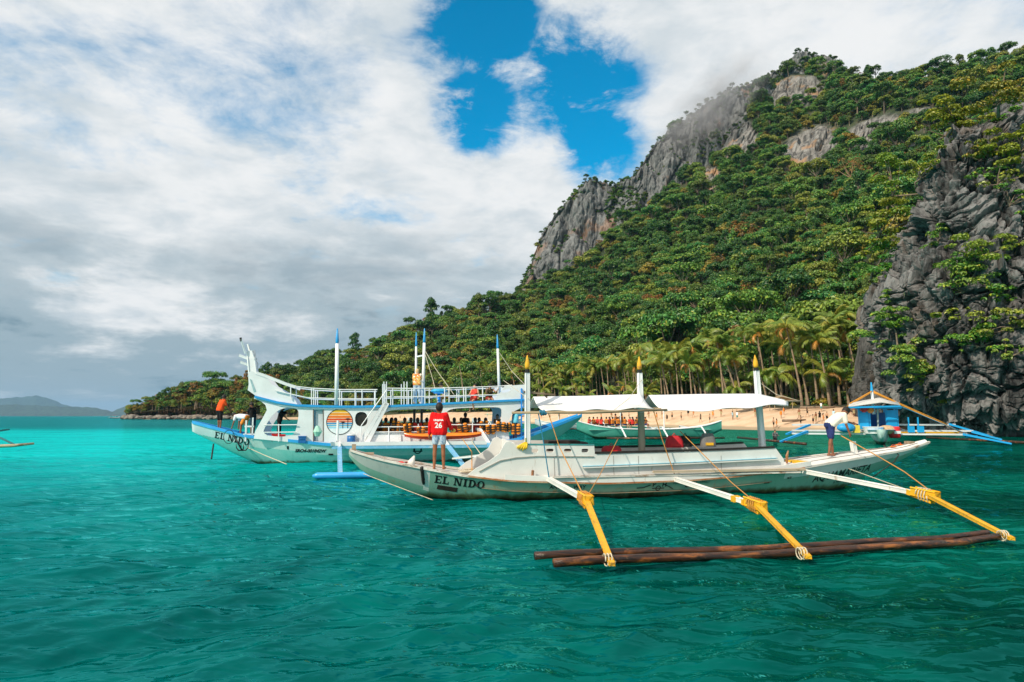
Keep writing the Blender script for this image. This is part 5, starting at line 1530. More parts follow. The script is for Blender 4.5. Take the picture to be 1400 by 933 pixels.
def FW(x, y, l): return FB.world(FB.at(x, y, l))
rope('stay_rope', [FW(736, 565, -1.1), FW(744, 610, -1.1), FW(751, 656, -1.05)], .016, ROPE_B, 'dark blue rope tied from awning pole down to the first arm')
rope('stay_rope', [FW(750, 566, -1.1), FW(765, 612, -1.3), FW(800, 682, -4.7)], .013, ROPE_O, 'orange rope running from the awning down to the first yellow joint')
rope('stay_rope', [FW(845, 600, -.8), FW(820, 650, -2.6), FW(801, 682, -4.7)], .010, ROPE_O, 'thin brown rope slanting back from the first yellow joint')
rope('stay_rope', [FW(893, 560, -1.1), FW(905, 600, -1.05), FW(924, 654, -1.02)], .014, ROPE_O, 'orange rope hanging from the awning spar to the second arm')
rope('stay_rope', [FW(930, 590, -.4), FW(1000, 660, -2.6), FW(1036, 690, -4.8)], .012, ROPE_O, 'orange rope stretched to the second yellow joint')
rope('stay_rope', [FW(1034, 520, .05), FW(1062, 540, .02), FW(1092, 548, 0)], .010, ROPE_W, 'pale stay from the third mast to the awning tip')
rope('anchor_rope', [FW(1150, 596, -.3), FW(1200, 624, -1.4), FW(1236, 645, -2.6), FW(1275, 674, -4.7)], .015, ROPE_O, 'tan rope pulled from the after deck to the third yellow joint')
rope('anchor_rope', [FW(1160, 641, -.75), FW(1215, 661, -2.9), FW(1258, 676, -4.6)], .012, ROPE_W, 'white rope lying along the third arm')
rope('mooring_line', [FW(1208, 609, .3), FW(1229, 622, -.42), FW(1222, 632, -.44), FW(1190, 655, -.2)], .016, DARK, 'dark line looped over the after deck edge')
rope('mooring_line', [FW(722, 545, -.78), FW(688, 520, 3.5)], .008, ROPE_W, 'thin pale stay leading back from the first mast')
rope('stay_rope', [FW(877, 520, 0), FW(860, 545, -1), FW(838, 562, -1.1)], .008, ROPE_W, 'thin stay from the second mast to the awning edge')
o = MB(); coil(o, FW(738, 565, -1.12), FW(746, 564, -1.12), .06, 3, .06, .02); tag(o.build('rope_knot', ROPE_B, None, True), 'blue rope knot on the awning pole by the first mast', 'rope')

# ---- loose things on the front boat
def slipper(px, py, lat, ang, label):
    p = FB.at(px, py, lat); s = p.x; zg, bg, _ = FH.g(s); z = zg - .015 + .10 * (1 - (lat / bg) ** 2) + .015
    r = empty('slipper', label, 'slipper', FB.world((s, lat, z)), (0, 0, R(ang)), 'slippers on the after deck')
    om = plain('orange_rubber', (.78, .20, .03), .6)
    mb = MB(); n = 14
    prof = [(.13 * math.cos(a), .05 * math.sin(a) * (1 + .25 * math.cos(a))) for a in np.linspace(0, 2 * math.pi, n + 1)[:-1]]
    mb.add([(x, y, 0) for x, y in prof] + [(x, y, .025) for x, y in prof], [tuple(range(n))[::-1], tuple(range(n, 2 * n))] + [(i, (i + 1) % n, n + (i + 1) % n, n + i) for i in range(n)]); mb.build('sole', om, r)
    MB().tube([(-.01, -.05, .03), (.03, -.025, .065), (.07, 0, .03)], .009, 5).tube([(-.01, .05, .03), (.03, .025, .065), (.07, 0, .03)], .009, 5).build('strap', plain('red_rubber', (.6, .06, .03), .6), r)
slipper(1221, 611.5, -.05, 25, 'orange rubber slipper on the white after deck, beside its pair')
slipper(1229.5, 607.5, .05, 10, 'orange rubber slipper on the white after deck, beside its pair')
def banana():
    p = FW(719, 611, -.86); r = empty('banana_bunch', 'bunch of yellow bananas hanging on the white cabin side', 'bananas', p)
    ym = plain('banana_skin', (.80, .50, .02), .5, .15, 10)
    for k in range(5):
        a = -1.25 + k * .42; mb = MB()
        mb.tube([(.015 * k - .03, 0, .11), (math.sin(a) * .09 - .02, -.04, .05), (math.sin(a) * .15 - .05, -.05, -.03 + .03 * abs(a)), (math.sin(a) * .15 - .09, -.03, -.10 + .05 * abs(a))], [.012, .032, .030, .010], 8); mb.build('banana', ym, r, True)
    MB().tube([(0, 0, .10), (0, 0, .22)], .018, 7).build('stalk', plain('banana_stalk', (.30, .30, .06), .8), r)
banana()
def bag(px, py, lat, size, mat, label, name='backpack', strap=YELLOW):
    p = FW(px, py, lat); r = empty(name, label, 'bag', p)
    mb = MB(); rows = []
    for i in range(7):
        t = i / 6; w = size[0] * (1 - .35 * t ** 3); d = size[1] * (1 - .4 * t ** 2)
        rows.append([(w / 2 * math.copysign(abs(math.cos(a)) ** .6, math.cos(a)), d / 2 * math.copysign(abs(math.sin(a)) ** .6, math.sin(a)), size[2] * t) for a in np.linspace(0, 2 * math.pi, 15)])
    mb.sheet(rows); mb.f.append(tuple(range((6) * 15, 7 * 15 - 1))); mb.m.append(0); mb.build('bag_body', mat, r, True)
    MB().box((0, -size[1] / 2 - .01, size[2] * .22), (size[0] * .5, .03, size[2] * .2)).build('pocket', strap, r)
    MB().tube([(-.05, 0, size[2]), (0, 0, size[2] + .07), (.05, 0, size[2])], .012, 6).build('handle', mat, r, True)
bag(968, 611, -.55, (.42, .3, .36), plain('grey_nylon', (.16, .15, .15), .8), 'grey and yellow backpack standing on the open side of the cabin')
bag(937, 611, -.2, (.34, .28, .3), plain('black_nylon', (.02, .02, .02), .8), 'black bag beside the red striped one', strap=DARK)
bag(922, 612, -.2, (.50, .3, .32), plain('red_nylon', (.55, .02, .03), .7), 'red bag inside the open cockpit', strap=RED)
bag(836, 618, -.3, (.55, .3, .16), plain('dark_red_cloth', (.45, .03, .04), .8), 'low dark red bundle inside the cockpit behind the windows', 'cloth_bundle', RED)
def red_cloth():
    p = FB.at(550, 636, -.35); mb = MB(); rs = random.Random(2)
    rows = [[Vector((i * .05, j * .05, .03 + .025 * math.sin(i * 1.3) * math.cos(j * 1.1) + .01 * rs.random())) for j in range(5)] for i in range(8)]
    z = FH.g(p.x)[0] - .01
    mb.sheet([[FB.world((p.x + q.x - .2, -.3 + q.y, z + q.z)) for q in row] for row in rows]); o = mb.build('red_cloth', plain('red_cloth', (.60, .03, .03), .8), None, True); o.modifiers.new('t', 'SOLIDIFY').thickness = .01
    tag(o, 'crumpled red cloth on the narrow foredeck', 'cloth')
    p = FB.at(569, 640, -.2); mb = MB(); z = FH.g(p.x)[0]
    mb.tube([FB.world((p.x - .16, -.25, z)), FB.world((p.x - .05, -.22, z + .26))], [.14, .02], 7); o = mb.build('white_sack', plain('sack_cloth', (.66, .63, .58), .9), None, True)
    tag(o, 'small pointed white sack on the foredeck', 'sack')
red_cloth()
def deck_rope():
    p = FB.at(640, 643, -.2); z = FH.g(p.x)[0] + .03; mb = MB(); pts = []
    for i in range(90): a = i * .42; q = .12 + .0022 * i; pts.append(FB.world((p.x + .2 + math.cos(a) * q * 1.5, -.25 + math.sin(a) * q, z + .035 * (1 + math.sin(i * .9)) * .5 + .0006 * i)))
    mb.tube(pts, .017, 6); tag(mb.build('coiled_rope', ROPE_W, None, True), 'coil of pale rope on the foredeck behind the red-shirted boy', 'rope')
    rope('mooring_line', [FB.world((p.x + .1, -.2, z + .06)), FW(645, 618, .6), FW(632, 600, 3)], .014, ROPE_O, 'tan line rising from the coiled rope')
    rope('anchor_rope', [FW(497, 648, -.05), FW(560, 672, -.9), FW(592, 684, -1.2)], .010, ROPE_W, 'thin pale rope trailing under the bow')
deck_rope()
# ================================================================== the two-deck tour boat behind
BB = Frame(-12.1, 32.1, 12.0)
BH = Hull(BB, [(262, 578, .22), (280, 583, .45), (300, 588, .68), (332, 597, .95), (400, 604, 1.25), (454, 609.5, 1.40), (535, 611, 1.5), (610, 609, 1.5), (695, 604.5, 1.45), (722, 598, 1.25), (750, 587, .95), (775, 577, .65), (796, 568.5, .38)],
          [(262.5, 590), (278, 598), (297, 608), (321, 621), (343, 631), (742, 612), (763, 599), (780, 586), (796, 571)], (.38, .95), -.5)
SEA_GREEN = hull_paint('sea_green_hull', (.16, .56, .50), (.30, .62, .57), (.06, .36, .32), -.06, .25)
def big_boat():
    r = empty('tour_boat', 'two-deck white tour boat with blue trim and a sunset disc on its side', 'boat', BB.loc, BB.rot)
    at = BB.at; YN = -1.22
    s_wh = at(330, 600, -.9).x; s_st = at(715, 595, -1.2).x
    def zone(s, z, t):
        zg, bg, zk = BH.g(s)
        if s < s_wh: return 1 if z > zg - (.44 - .1 * (s - BH.s0) / (s_wh - BH.s0)) else 0
        return 2 if z > zg - .42 and s < s_st else 0
    BH.build(r, [SEA_GREEN, WHITE2, hull_paint('pale_mint_hull', (.55, .70, .66), (.62, .73, .69), (.40, .52, .48), -.3, .3)], zone)
    BH.deck(r, BLUE, BH.s0 + .1, BH.s1 - .1, .06, .02, 'deck', .05, 60)
    BH.rail(r, BLUE, BH.s0 + .02, BH.s1 - .02, .10, .13, .03, 'gunwale', .03, (-1, 1), 80)
    # deck plinth inside so that the side panels stand on something
    # side panel with its openings
    O = [(347, 600), (349, 590), (358, 574), (365, 561), (363, 554), (357, 549), (347, 545), (349, 541.5), (370, 548), (406, 556), (450, 557.5), (535, 557.5), (620, 554), (700, 549), (722, 548), (722, 556), (712, 558), (702, 563), (697, 572), (695, 590), (697, 605), (600, 609), (535, 611), (454, 610), (400, 605)]
    O = [BB.sz(x, y, YN) for x, y in O]
    A = smooth_poly([(358, 596), (364, 580), (376, 564), (388, 557.8), (403, 558), (409, 562), (407, 578), (402, 598)], 2)
    door = [(429, 560.5), (441.5, 560.5), (441.5, 604), (429, 603.5)]
    win = smooth_poly([(485.5, 563.5), (502.5, 563.5), (502.5, 583), (485.5, 583)], 2)
    B1 = smooth_poly([(512, 592), (514, 584), (520, 570), (530, 562), (545, 560), (597, 559), (601, 562), (602, 574), (602, 592), (560, 592.5)], 2)
    B2 = smooth_poly([(606, 592), (606, 575), (608, 566), (616, 559), (640, 557.6), (676, 556.8), (685, 558), (686, 565), (683, 590), (640, 592)], 2)
    H = [[BB.sz(x, y, YN) for x, y in q] for q in (A, door, win, B1, B2)]
    for y in (YN, -YN): plate('side_panel', O, H, y, .06, WHITE2, r)
    # glazing of the small window, door leaf
    w = [BB.sz(x, y, YN) for x, y in win]; plate('window_pane', [(a, b) for a, b in w], [], YN + .05, .01, plain('tinted_window', (.03, .025, .02), .12, .2, 3), r)
    d = [BB.sz(x, y, YN) for x, y in ((431.5, 560.8), (441.3, 560.8), (441.3, 603.5), (431.5, 603))]; dr = plate('door', d, [], YN + .10, .03, plain('pale_grey_door', (.55, .58, .60), .5, .06, 2), r)
    c = at(436, 588, YN); me = MB()
    me.tube([(c.x, YN + .07, c.z - .26), (c.x + .02, YN + .06, c.z - .05), (c.x, YN + .05, c.z + .2)], [.10, .20, .07], 9); me.build('door_painting', plain('mint_paint', (.35, .62, .50), .6), dr)
    mb = MB()
    for x in (428.5, 442): a = at(x, 560, YN); b = at(x, 604, YN); mb.beam((a.x, YN - .02, a.z), (b.x, YN - .02, b.z), .035, .05)
    mb.build('door_frame', plain('brown_frame', (.20, .13, .09), .7), r)
    # upper deck slab with blue edge, following the sheer
    edge = [(348, 542.5), (362, 546), (380, 550.5), (406, 554.5), (450, 556), (490, 556.2), (535, 555.5), (580, 553.5), (620, 551.5), (670, 549), (722, 546.5)]
    E = [at(x, y, YN - .10) for x, y in edge]; mb = MB()
    rows = [[(q.x, -1.36, q.z - .05), (q.x, -1.36, q.z + .05), (q.x, 1.36, q.z + .05), (q.x, 1.36, q.z - .05), (q.x, -1.36, q.z - .05)] for q in E]
    mb.sheet(rows); n = len(mb.v); mb.f += [(0, 1, 2, 3), (n - 5, n - 4, n - 3, n - 2)]; mb.m += [0, 0]; mb.build('upper_deck', BLUE, r)
    mb = MB(); rows = [[(q.x, -1.30, q.z - .13), (q.x, -1.30, q.z - .055), (q.x, 1.30, q.z - .055), (q.x, 1.30, q.z - .13), (q.x, -1.30, q.z - .13)] for q in E[2:-1]]; mb.sheet(rows); mb.build('deck_lining', WHITE2, r)
    # bow ornament: raised bulwark each side, beak, top beam, carved crest
    bul = [(349, 541), (338.5, 533.5), (340, 525), (339, 511), (343, 507), (352, 511.5), (366, 518), (372, 526), (388, 535), (402, 545), (407, 553.5), (380, 549), (362, 544.5)]
    Bp = [BB.sz(x, y, YN) for x, y in bul]
    for y in (-1.18, 1.18): plate('bow_bulwark', Bp, [], y, .06, WHITE2, r)
    g = [BB.sz(x, y, YN) for x, y in ((341, 517.5), (344, 519.5), (350, 535), (347, 536.5))]; plate('bow_recess', g, [], -1.218, .012, plain('grey_blue_paint', (.32, .47, .50), .5), r)
    a = at(343.5, 507, -1.18); b = at(347, 541, -1.18)
    mb = MB(); mb.beam((a.x + .1, 0, a.z - .25), (b.x + .1, 0, b.z + .1), .06, 2.3); mb.build('bow_face', WHITE2, r)
    for y in (-1.2, 1.2):
        mb = MB(); Q = [at(x, yy, -1.2) for x, yy in ((350, 510), (362, 514), (376, 519.5), (390, 525), (404, 529.5))]
        for p, q in zip(Q[:-1], Q[1:]): mb.beam((p.x, y, p.z), (q.x, y, q.z), .07, .14)
        mb.build('bow_beam', WHITE2, r)
    Q = [at(x, y, -.1) for x, y in ((347, 507), (344, 490), (341, 480))]
    crest = MB(); crest.beam((Q[0].x, 0, Q[0].z - .3), (Q[1].x, 0, Q[1].z), .42, .5, .40, .42); crest.beam((Q[1].x, 0, Q[1].z - .1), (Q[2].x, 0, Q[2].z), .38, .42, .26, .3); co = crest.build('bow_crest', WHITE2, r)
    for (x0, y0, x1, y1, ry) in ((341, 500, 328.5, 495.5, -.1), (341, 491.5, 326.5, 486, -.05), (345, 486, 351, 499, .1), (336, 484, 330.5, 465, -.2), (341, 482, 337.5, 470, .1), (347, 488, 345, 478, .25), (338, 488, 348, 484, 0), (339, 495, 350, 492, 0)):
        p = at(x0, y0, -.1); q = at(x1, y1, -.1); m = MB(); m.beam((p.x, ry, p.z), (q.x, ry * 1.4, q.z), .10, .13 if y1 > 480 else .07); m.build('crest_spar', WHITE2, co)
    p = at(330.6, 466, -.1); m = MB(); m.tube([(p.x, -.28, p.z - .05), (p.x - .03, -.28, p.z + .12)], .05, 8); m.build('bow_light', BLACKPAINT, co)
    # railings of the upper deck
    def railing(segs, posts, y, lat, rr=.028, name='railing'):
        q = empty_part(name, r)
        for pts in segs:
            P_ = [at(a, b, lat) for a, b in pts]; m = MB(); m.tube([(p.x, y, p.z) for p in P_], rr, 6); m.build('rail', WHITE2, q)
        for x, y0, y1 in posts:
            a = at(x, y0, lat); b = at(x, y1, lat); m = MB(); m.tube([(a.x, y, a.z), (b.x, y, b.z)], rr, 6); m.build('post', WHITE2, q)
    top = [(404, 528.5), (425, 531), (461, 533), (516, 533)]; midr = [(376, 534), (392, 538), (420, 544), (461, 545.5), (516, 545.5)]
    top2 = [(528, 531), (560, 531.5), (600, 531), (640, 530), (680, 528.5), (700, 527)]; mid2 = [(528, 543), (580, 542.5), (640, 541), (682, 540)]
    p1 = [(397.5, 530, 546), (426, 531, 554), (429, 531, 555), (464.5, 533, 556), (485.5, 533, 556), (495, 533, 556), (513, 533, 556)]
    p2 = [(525, 522, 556), (528.5, 522, 556), (537, 531, 555.5), (552.5, 522, 555), (556.5, 522, 555), (563, 532, 555), (581, 531, 554), (587, 531, 554), (608, 531, 553), (614, 531, 553), (634, 530, 552), (637, 530, 552), (660, 529, 550), (681, 529, 549)]
    for y in (-1.28, 1.28):
        railing([top, midr], p1, y, -1.28); railing([top2, mid2], p2, y, -1.28)
    # stern bulwark on the upper deck
    S = [(676, 548.5), (677, 544), (684, 537), (690, 528), (717, 526), (721, 530), (721, 546.5)]
    hole = smooth_poly([(686, 534), (697, 531), (698.5, 533), (695, 536.5), (685, 537.5)], 1)
    for y in (-1.28, 1.28): plate('stern_bulwark', [BB.sz(a, b, -1.28) for a, b in S], [[BB.sz(a, b, -1.28) for a, b in hole]], y, .06, WHITE2, r)
    # masts
    for (xb, yb, xt, yt, lat, w, n) in ((460, 554, 461, 470, -1.22, .20, 1), (568.5, 552, 569, 474, .6, .13, 1), (578, 552, 580, 469, -.3, .17, 1), (683, 548, 680.5, 477, -.2, .15, 1)):
        a = at(xb, yb, lat); b = at(xt, yt, lat); d = (b - a).normalized(); m = empty_part('mast', r)
        MB().tube([a, b], [w * .5, w * .42], 10).build('mast_post', WHITE2, m, True)
        MB().tube([b, b + d * .12, b + d * .70, b + d * .72], [w * .30, w * .40, w * .16, .01], 8).build('mast_tip', BLUE, m, True)
    a = at(569, 488, .6); b = at(580, 486, -.3); MB().beam(a, b, .06, .08).build('mast_crossbar', WHITE2, r)
    # stairs from the side deck to the upper deck
    st = empty_part('stairs', r); a = at(492, 607, -1.45); b = at(527, 551, -1.45)
    for k in (0, 1):
        dx = .30 * k; m = MB(); m.beam((a.x + dx, -1.40, a.z), (b.x + dx * .3, -1.40, b.z), .05, .20); m.build('stringer', WHITE2, st)
    for i in range(7):
        t = (i + .5) / 7; q = a.lerp(b, t); m = MB(); m.box((q.x + .14 - .08 * t, -1.36, q.z - .02), (.26, .12, .03)); m.build('tread', WHITE2, st)
    h0 = at(494, 582, -1.5); h1 = at(529, 533, -1.5); m = MB(); m.tube([(h0.x, -1.5, h0.z), (h1.x, -1.5, h1.z)], .025, 6); m.tube([(a.x, -1.5, a.z), (h0.x, -1.5, h0.z)], .025, 6); m.build('handrail', WHITE2, st)
    # side walkway plank outside the hull with its blue fascia
    a = at(452, 612, -1.95); b = at(736, 604.5, -1.95); mb = MB()
    mb.box(((a.x + b.x) / 2, -1.70, (a.z + b.z) / 2 + .02), ((b.x - a.x), .55, .05)); mb.build('side_walk', WHITE2, r)
    mb = MB(); mb.box(((a.x + b.x) / 2, -1.99, (a.z + b.z) / 2 + .07), ((b.x - a.x), .05, .17)); mb.build('side_walk_board', WHITE2, r)
    mb = MB(); mb.box(((a.x + b.x) / 2, -1.96, (a.z + b.z) / 2 - .08), ((b.x - a.x) - .1, .08, .15)); mb.build('side_walk_fascia', BLUEW, r)
    # lower rails, bulwark benches with life vest rail
    def lowrail(x0, x1, ys, posts, y=-1.32):
        q = empty_part('railing', r)
        for yy in ys: p = at(x0, yy, -1.32); p2_ = at(x1, yy - .4, -1.32); m = MB(); m.tube([(p.x, y, p.z), (p2_.x, y, p2_.z)], .028, 6); m.build('rail', WHITE2, q)
        for x, y0, y1 in posts: p = at(x, y0, -1.32); p2_ = at(x, y1, -1.32); m = MB(); m.tube([(p.x, y, p.z), (p2_.x, y, p2_.z)], .028, 6); m.build('post', WHITE2, q)
    lowrail(361, 406, (581.5, 591.5), [(381, 580, 604)]); lowrail(505, 600, (584, 591), [(531.5, 584, 608), (572, 580, 603), (560, 584, 604)]); lowrail(608, 690, (581,), [(646, 578, 605), (668, 578, 605), (679, 575, 605)])
    m = MB(); p = at(336, 600, -.9); q = at(345, 570, -.9); m.box((p.x, -.95, p.z + .35), (.07, .07, .95)); m.box((p.x + .28, -.95, p.z + .45), (.06, .06, 1.0)); m.box((p.x + .14, -.95, p.z + .55), (.4, .06, .07)); m.box((p.x + .35, -.95, p.z + .2), (.9, .06, .06)); m.build('anchor_gate', WHITE2, r)
    # the small posts of the outrigger arm in front of the disc, and the arms themselves
    LFB = -9.6
    for k, (p0, p1, p2, top_) in enumerate((((464, 606), (464, 612), (465, 653), 575), ((600, 592), (613, 610), (640, 650), None), ((657, 588), (669, 607), (700, 645), None))):
        a = at(p0[0], p0[1], -1.3); j = at(p1[0], p1[1], -3.6); e = at(p2[0], p2[1] + 1, LFB); e.z = .16
        m = MB(); m.beam((a.x, 1.2, a.z + .05), a, .12, .12); m.beam(a, j, .12, .13); arm = m.build('arm', WHITE2, r)
        m = MB(); m.beam(j + Vector((0, .15, 0)), e, .19, .12, .16, .09); m.build('arm_leg', BLUEW, arm)
        m = MB(); af = Vector((a.x, 1.2, a.z)); jf = Vector((j.x, -j.y, j.z)); ef = Vector((e.x, -e.y, .16)); m.beam(af, jf, .12, .13); arm2 = m.build('arm', WHITE2, r); m = MB(); m.beam(jf, ef, .22, .13); m.build('arm_leg', BLUEW, arm2)
        if top_: q = at(462, top_, -1.75); z0 = at(462, 612, -1.75); m = MB(); m.tube([(q.x, -1.75, z0.z), (q.x, -1.75, q.z)], .055, 8); m.build('side_post', WHITE2, r)
    a = at(427, 654, LFB); m = MB(); m.tube([(a.x, LFB, .08), (a.x + .15, LFB, .09), (a.x + 10.5, LFB, .09), (a.x + 10.7, LFB, .08)], [.04, .11, .11, .04], 10); m.build('float_tube', BLUE, r, True)
    m = MB(); m.tube([(a.x + 1.2, LFB + .45, .08), (a.x + 9.8, LFB + .45, .08)], .08, 10); m.build('float_tube', BLUE, r, True)
    m = MB(); m.tube([(a.x, -LFB, .09), (a.x + 10.5, -LFB, .09)], .15, 10); m.build('float_tube', BLUEW, r, True)
    # passenger benches and awning pillars inside
    for k in range(5):
        s = at(520 + k * 34, 590, 0).x
        m = MB(); m.box((s, 0, .95), (.42, 2.2, .06)); m.box((s, -1.0, .75), (.36, .08, .38)); m.box((s, 1.0, .75), (.36, .08, .38)); m.build('bench', WHITE2, r)
    for x in (566, 576): p = at(x, 600, .3); m = MB(); m.box((p.x, .3, 1.55), (.12, .12, 2.0)); m.build('pillar', plain('dark_pillar', (.10, .09, .085), .7), r)
    # bulwark under the opening
    m = MB(); a = at(506, 601, -1.20); b = at(548, 601, -1.2); m.box(((a.x + b.x) / 2, -1.29, a.z), (b.x - a.x, .05, .42)); m.build('seat_box', WHITE2, r)
    # stern ladder
    l = empty_part('stern_ladder', r); lm = plain('bright_blue_paint', (.02, .28, .75), .5)
    for dx in (0, .36):
        p = at(713, 606, -1.35); m = MB(); m.beam((p.x + dx, -1.35, p.z), (p.x + dx, -1.35, p.z + 2.65), .06, .06); m.build('ladder_side', lm, l)
    for i in range(7): p = at(713, 606, -1.35); m = MB(); m.box((p.x + .18, -1.35, p.z + .3 + i * .36), (.36, .05, .05)); m.build('rung', lm, l)
    # hull marks
    p = at(291.5, 598.5, -.55); [BH.letters(r, BLACKPAINT, slab_text('EL NIDO', .30, .16, .15, .85, only=i), 0, (p.x, p.z - .02), -R(12.5), 'name_letter', .012) for i in (0, 1, 3, 4, 5, 6)]
    p = at(403, 618.5, -1.1); BH.letters(r, BLACKPAINT, text_mesh('SRO4-001842W', .20, .010, .3), 0, (p.x, p.z), -R(1), 'number_lettering', .012)
    for x, y, w in ((392, 615, 2.2), (449, 623, 6)):
        p = at(x, y, -1.2); v = [(0, 0), (w * .035, 0), (w * .035, .08 if w > 3 else .16), (0, .08 if w > 3 else .16)]; BH.letters(r, BLACKPAINT, (v, [(0, 1, 2, 3)]), 0, (p.x, p.z), 0, 'draft_mark', .012)
    p = at(571, 617.5, -1.4); v = []; f = []
    for q in _ring(0, 0, .16, .12, .05, .05, math.pi, 2 * math.pi, 12): b_ = len(v); v += q; f.append((b_, b_ + 1, b_ + 2, b_ + 3))
    b_ = len(v); v += [(-.22, -.02), (.22, -.02), (.22, .03), (-.22, .03), (-.2, .03), (-.12, .03), (-.12, .14), (-.2, .14), (.12, .03), (.2, .03), (.2, .14), (.12, .14)]; f += [(b_, b_ + 1, b_ + 2, b_ + 3), (b_ + 4, b_ + 5, b_ + 6, b_ + 7), (b_ + 8, b_ + 9, b_ + 10, b_ + 11)]
    BH.letters(r, BLACKPAINT, (v, f), 0, (p.x, p.z), 0, 'load_line', .012)
    # the painted sunset disc: bands of colour, two palms, black ring
    c = at(464.3, 577, YN - .04); rad = 17.2 / F * (BB.world(c).y)
    disc = empty_part('sunset_disc', r); yb = YN - .036
    bands = [(1.0, (.80, .45, .03)), (.72, (.82, .30, .02)), (.50, (.78, .17, .015)), (.28, (.70, .07, .012)), (.08, (.62, .04, .015)), (-.04, (.03, .25, .55)), (-.20, (.10, .42, .68)), (-.36, (.30, .62, .80)), (-.52, (.72, .80, .82)), (-1.0, None)]
    for (t0, colr), (t1, _) in zip(bands[:-1], bands[1:]):
        n = 10; rows = []
        for i in range(n + 1):
            z = (t1 + (t0 - t1) * i / n) * rad; h = math.sqrt(max(0, rad * rad - z * z)) ; rows.append([(c.x - h, yb, c.z + z), (c.x + h, yb, c.z + z)])
        MB().sheet(rows).build('colour_band', plain('disc_%d' % int(t0 * 100 + 200), colr, .5, .05), disc)
        if -.5 < t1 < .9:
            z = t1 * rad; h = math.sqrt(max(0, rad * rad - z * z)) * .98; MB().box((c.x, yb - .004, c.z + z), (2 * h, .004, .022)).build('band_line', plain('cream_line', (.85, .72, .50), .6), disc)
    ring = MB(); v = []
    for q in _ring(0, 0, rad * 1.02, rad * 1.02, .03, .03, 0, 2 * math.pi, 48): ring.add([(c.x + a, yb - .008, c.z + b) for a, b in q], [(0, 1, 2, 3)])
    ring.build('disc_rim', BLACKPAINT, disc)
    for px_, h in ((.28, .62), (.70, 1.0)):
        t = MB(); x = c.x + px_ * rad * .9; t.box((x, yb - .007, c.z - rad * .5 + h * rad * .36), (.03, .006, rad * .72 * h))
        for a in np.linspace(-2.6, .5, 6): t.tube([(x, yb - .008, c.z - rad * .5 + h * rad * .72), (x + .12 * math.cos(a + 2.6), yb - .008, c.z - rad * .5 + h * rad * .72 + .09 * math.sin(a + 2.6) - .02)], [.016, .005], 4)
        t.build('painted_palm', BLACKPAINT, disc)
    return r
BBOAT = big_boat()
def BW(x, y, l): return BB.world(BB.at(x, y, l))
rope('stay_rope', [BW(580, 478, -.3), BW(596, 505, -.6), BW(630, 553, -1.2)], .018, ROPE_W, 'stay wire slanting from the paired masts to the upper deck rail')
rope('stay_rope', [BW(580, 480, -.3), BW(592, 520, -.6), BW(599, 552, -1.2)], .018, ROPE_W, 'second stay from the paired masts, steeper')
rope('stay_rope', [BW(681, 480, -.2), BW(700, 508, -.2), BW(718, 527, -.6)], .018, ROPE_W, 'stay from the rear mast to the stern bulwark')
rope('anchor_rope', [BW(292, 607, -.3), BW(289, 628, -.5)], .035, DARK, 'dark rope hanging from the bow into the water')
rope('anchor_rope', [BW(338, 612, -1.0), BW(360, 622, -1.3), BW(392, 635, -2.4)], .02, ROPE_W, 'pale anchor rope running down into the water')
rope('mooring_line', [BW(655, 588, -1.5), BW(645, 604, -2.1), BW(660, 625, -3)], .02, ROPE_W, 'slack pale rope under the side walk')
def anchor():
    a = BW(320, 596, -1.02); b = BW(331, 616, -1.15); r = empty('anchor', 'black four-pronged anchor hung over the white bow', 'anchor', a)
    m = MB(); m.tube([Vector((0, 0, 0)), b - a], .035, 7); m.build('shank', BLACKPAINT, r, True)
    for k in range(4):
        an = k * math.pi / 2 + .4; d = Vector((math.cos(an), .5 * math.sin(an), 0)); q = b - a; m = MB(); m.tube([q, q + d * .16 + Vector((0, 0, .0)), q + d * .26 + Vector((0, 0, .12)), q + d * .28 + Vector((0, 0, .28))], [.03, .03, .025, .01], 6); m.build('fluke', BLACKPAINT, r, True)
    pts = [a + Vector((-.22 + .24 * math.cos(t), -.02, -.05 + .3 * math.sin(t))) for t in np.linspace(0, 6.283, 22)]
    m = MB(); m.tube([p - a for p in pts], .016, 5); m.build('chain_loop', BLACKPAINT, r)
anchor()
def cooler(px, py, lat, size, mat, label, name='cooler_box', lid=None):
    p = BW(px, py, lat); r = empty(name, label, 'box', p, (0, 0, R(12)))
    MB().box((0, 0, size[2] / 2), size).build('box_body', mat, r); MB().box((0, 0, size[2] + .02), (size[0] + .03, size[1] + .03, .05)).build('lid', lid or mat, r)
    MB().tube([(-size[0] * .3, -size[1] / 2 - .02, size[2] * .7), (0, -size[1] / 2 - .05, size[2] * .75), (size[0] * .3, -size[1] / 2 - .02, size[2] * .7)], .012, 5).build('handle', mat, r)
cooler(376, 603.5, -.95, (.26, .3, .30), RED, 'red plastic crate on the bow deck under the rail, left of its twin')
cooler(385.5, 603.8, -.95, (.26, .3, .28), RED, 'red plastic crate on the bow deck under the rail, right of its twin')
cooler(413, 605.6, -1.32, (.32, .16, .26), plain('navy_plastic', (.015, .12, .35), .4), 'small blue box standing outside the cabin wall')
def drum(px, py, lat):
    p = BW(px, py, lat); r = empty('blue_drum', 'blue plastic drum with white lid beside the stairs', 'drum', p)
    MB().tube([(0, 0, 0), (0, 0, .04), (0, 0, .20), (0, 0, .40)], [.17, .185, .19, .185], 16).build('drum_body', plain('navy_plastic', (.015, .12, .35), .4), r, True)
    MB().tube([(0, 0, .40), (0, 0, .45)], [.20, .195], 16).build('lid', WHITE2, r)
drum(480, 607.5, -1.5)
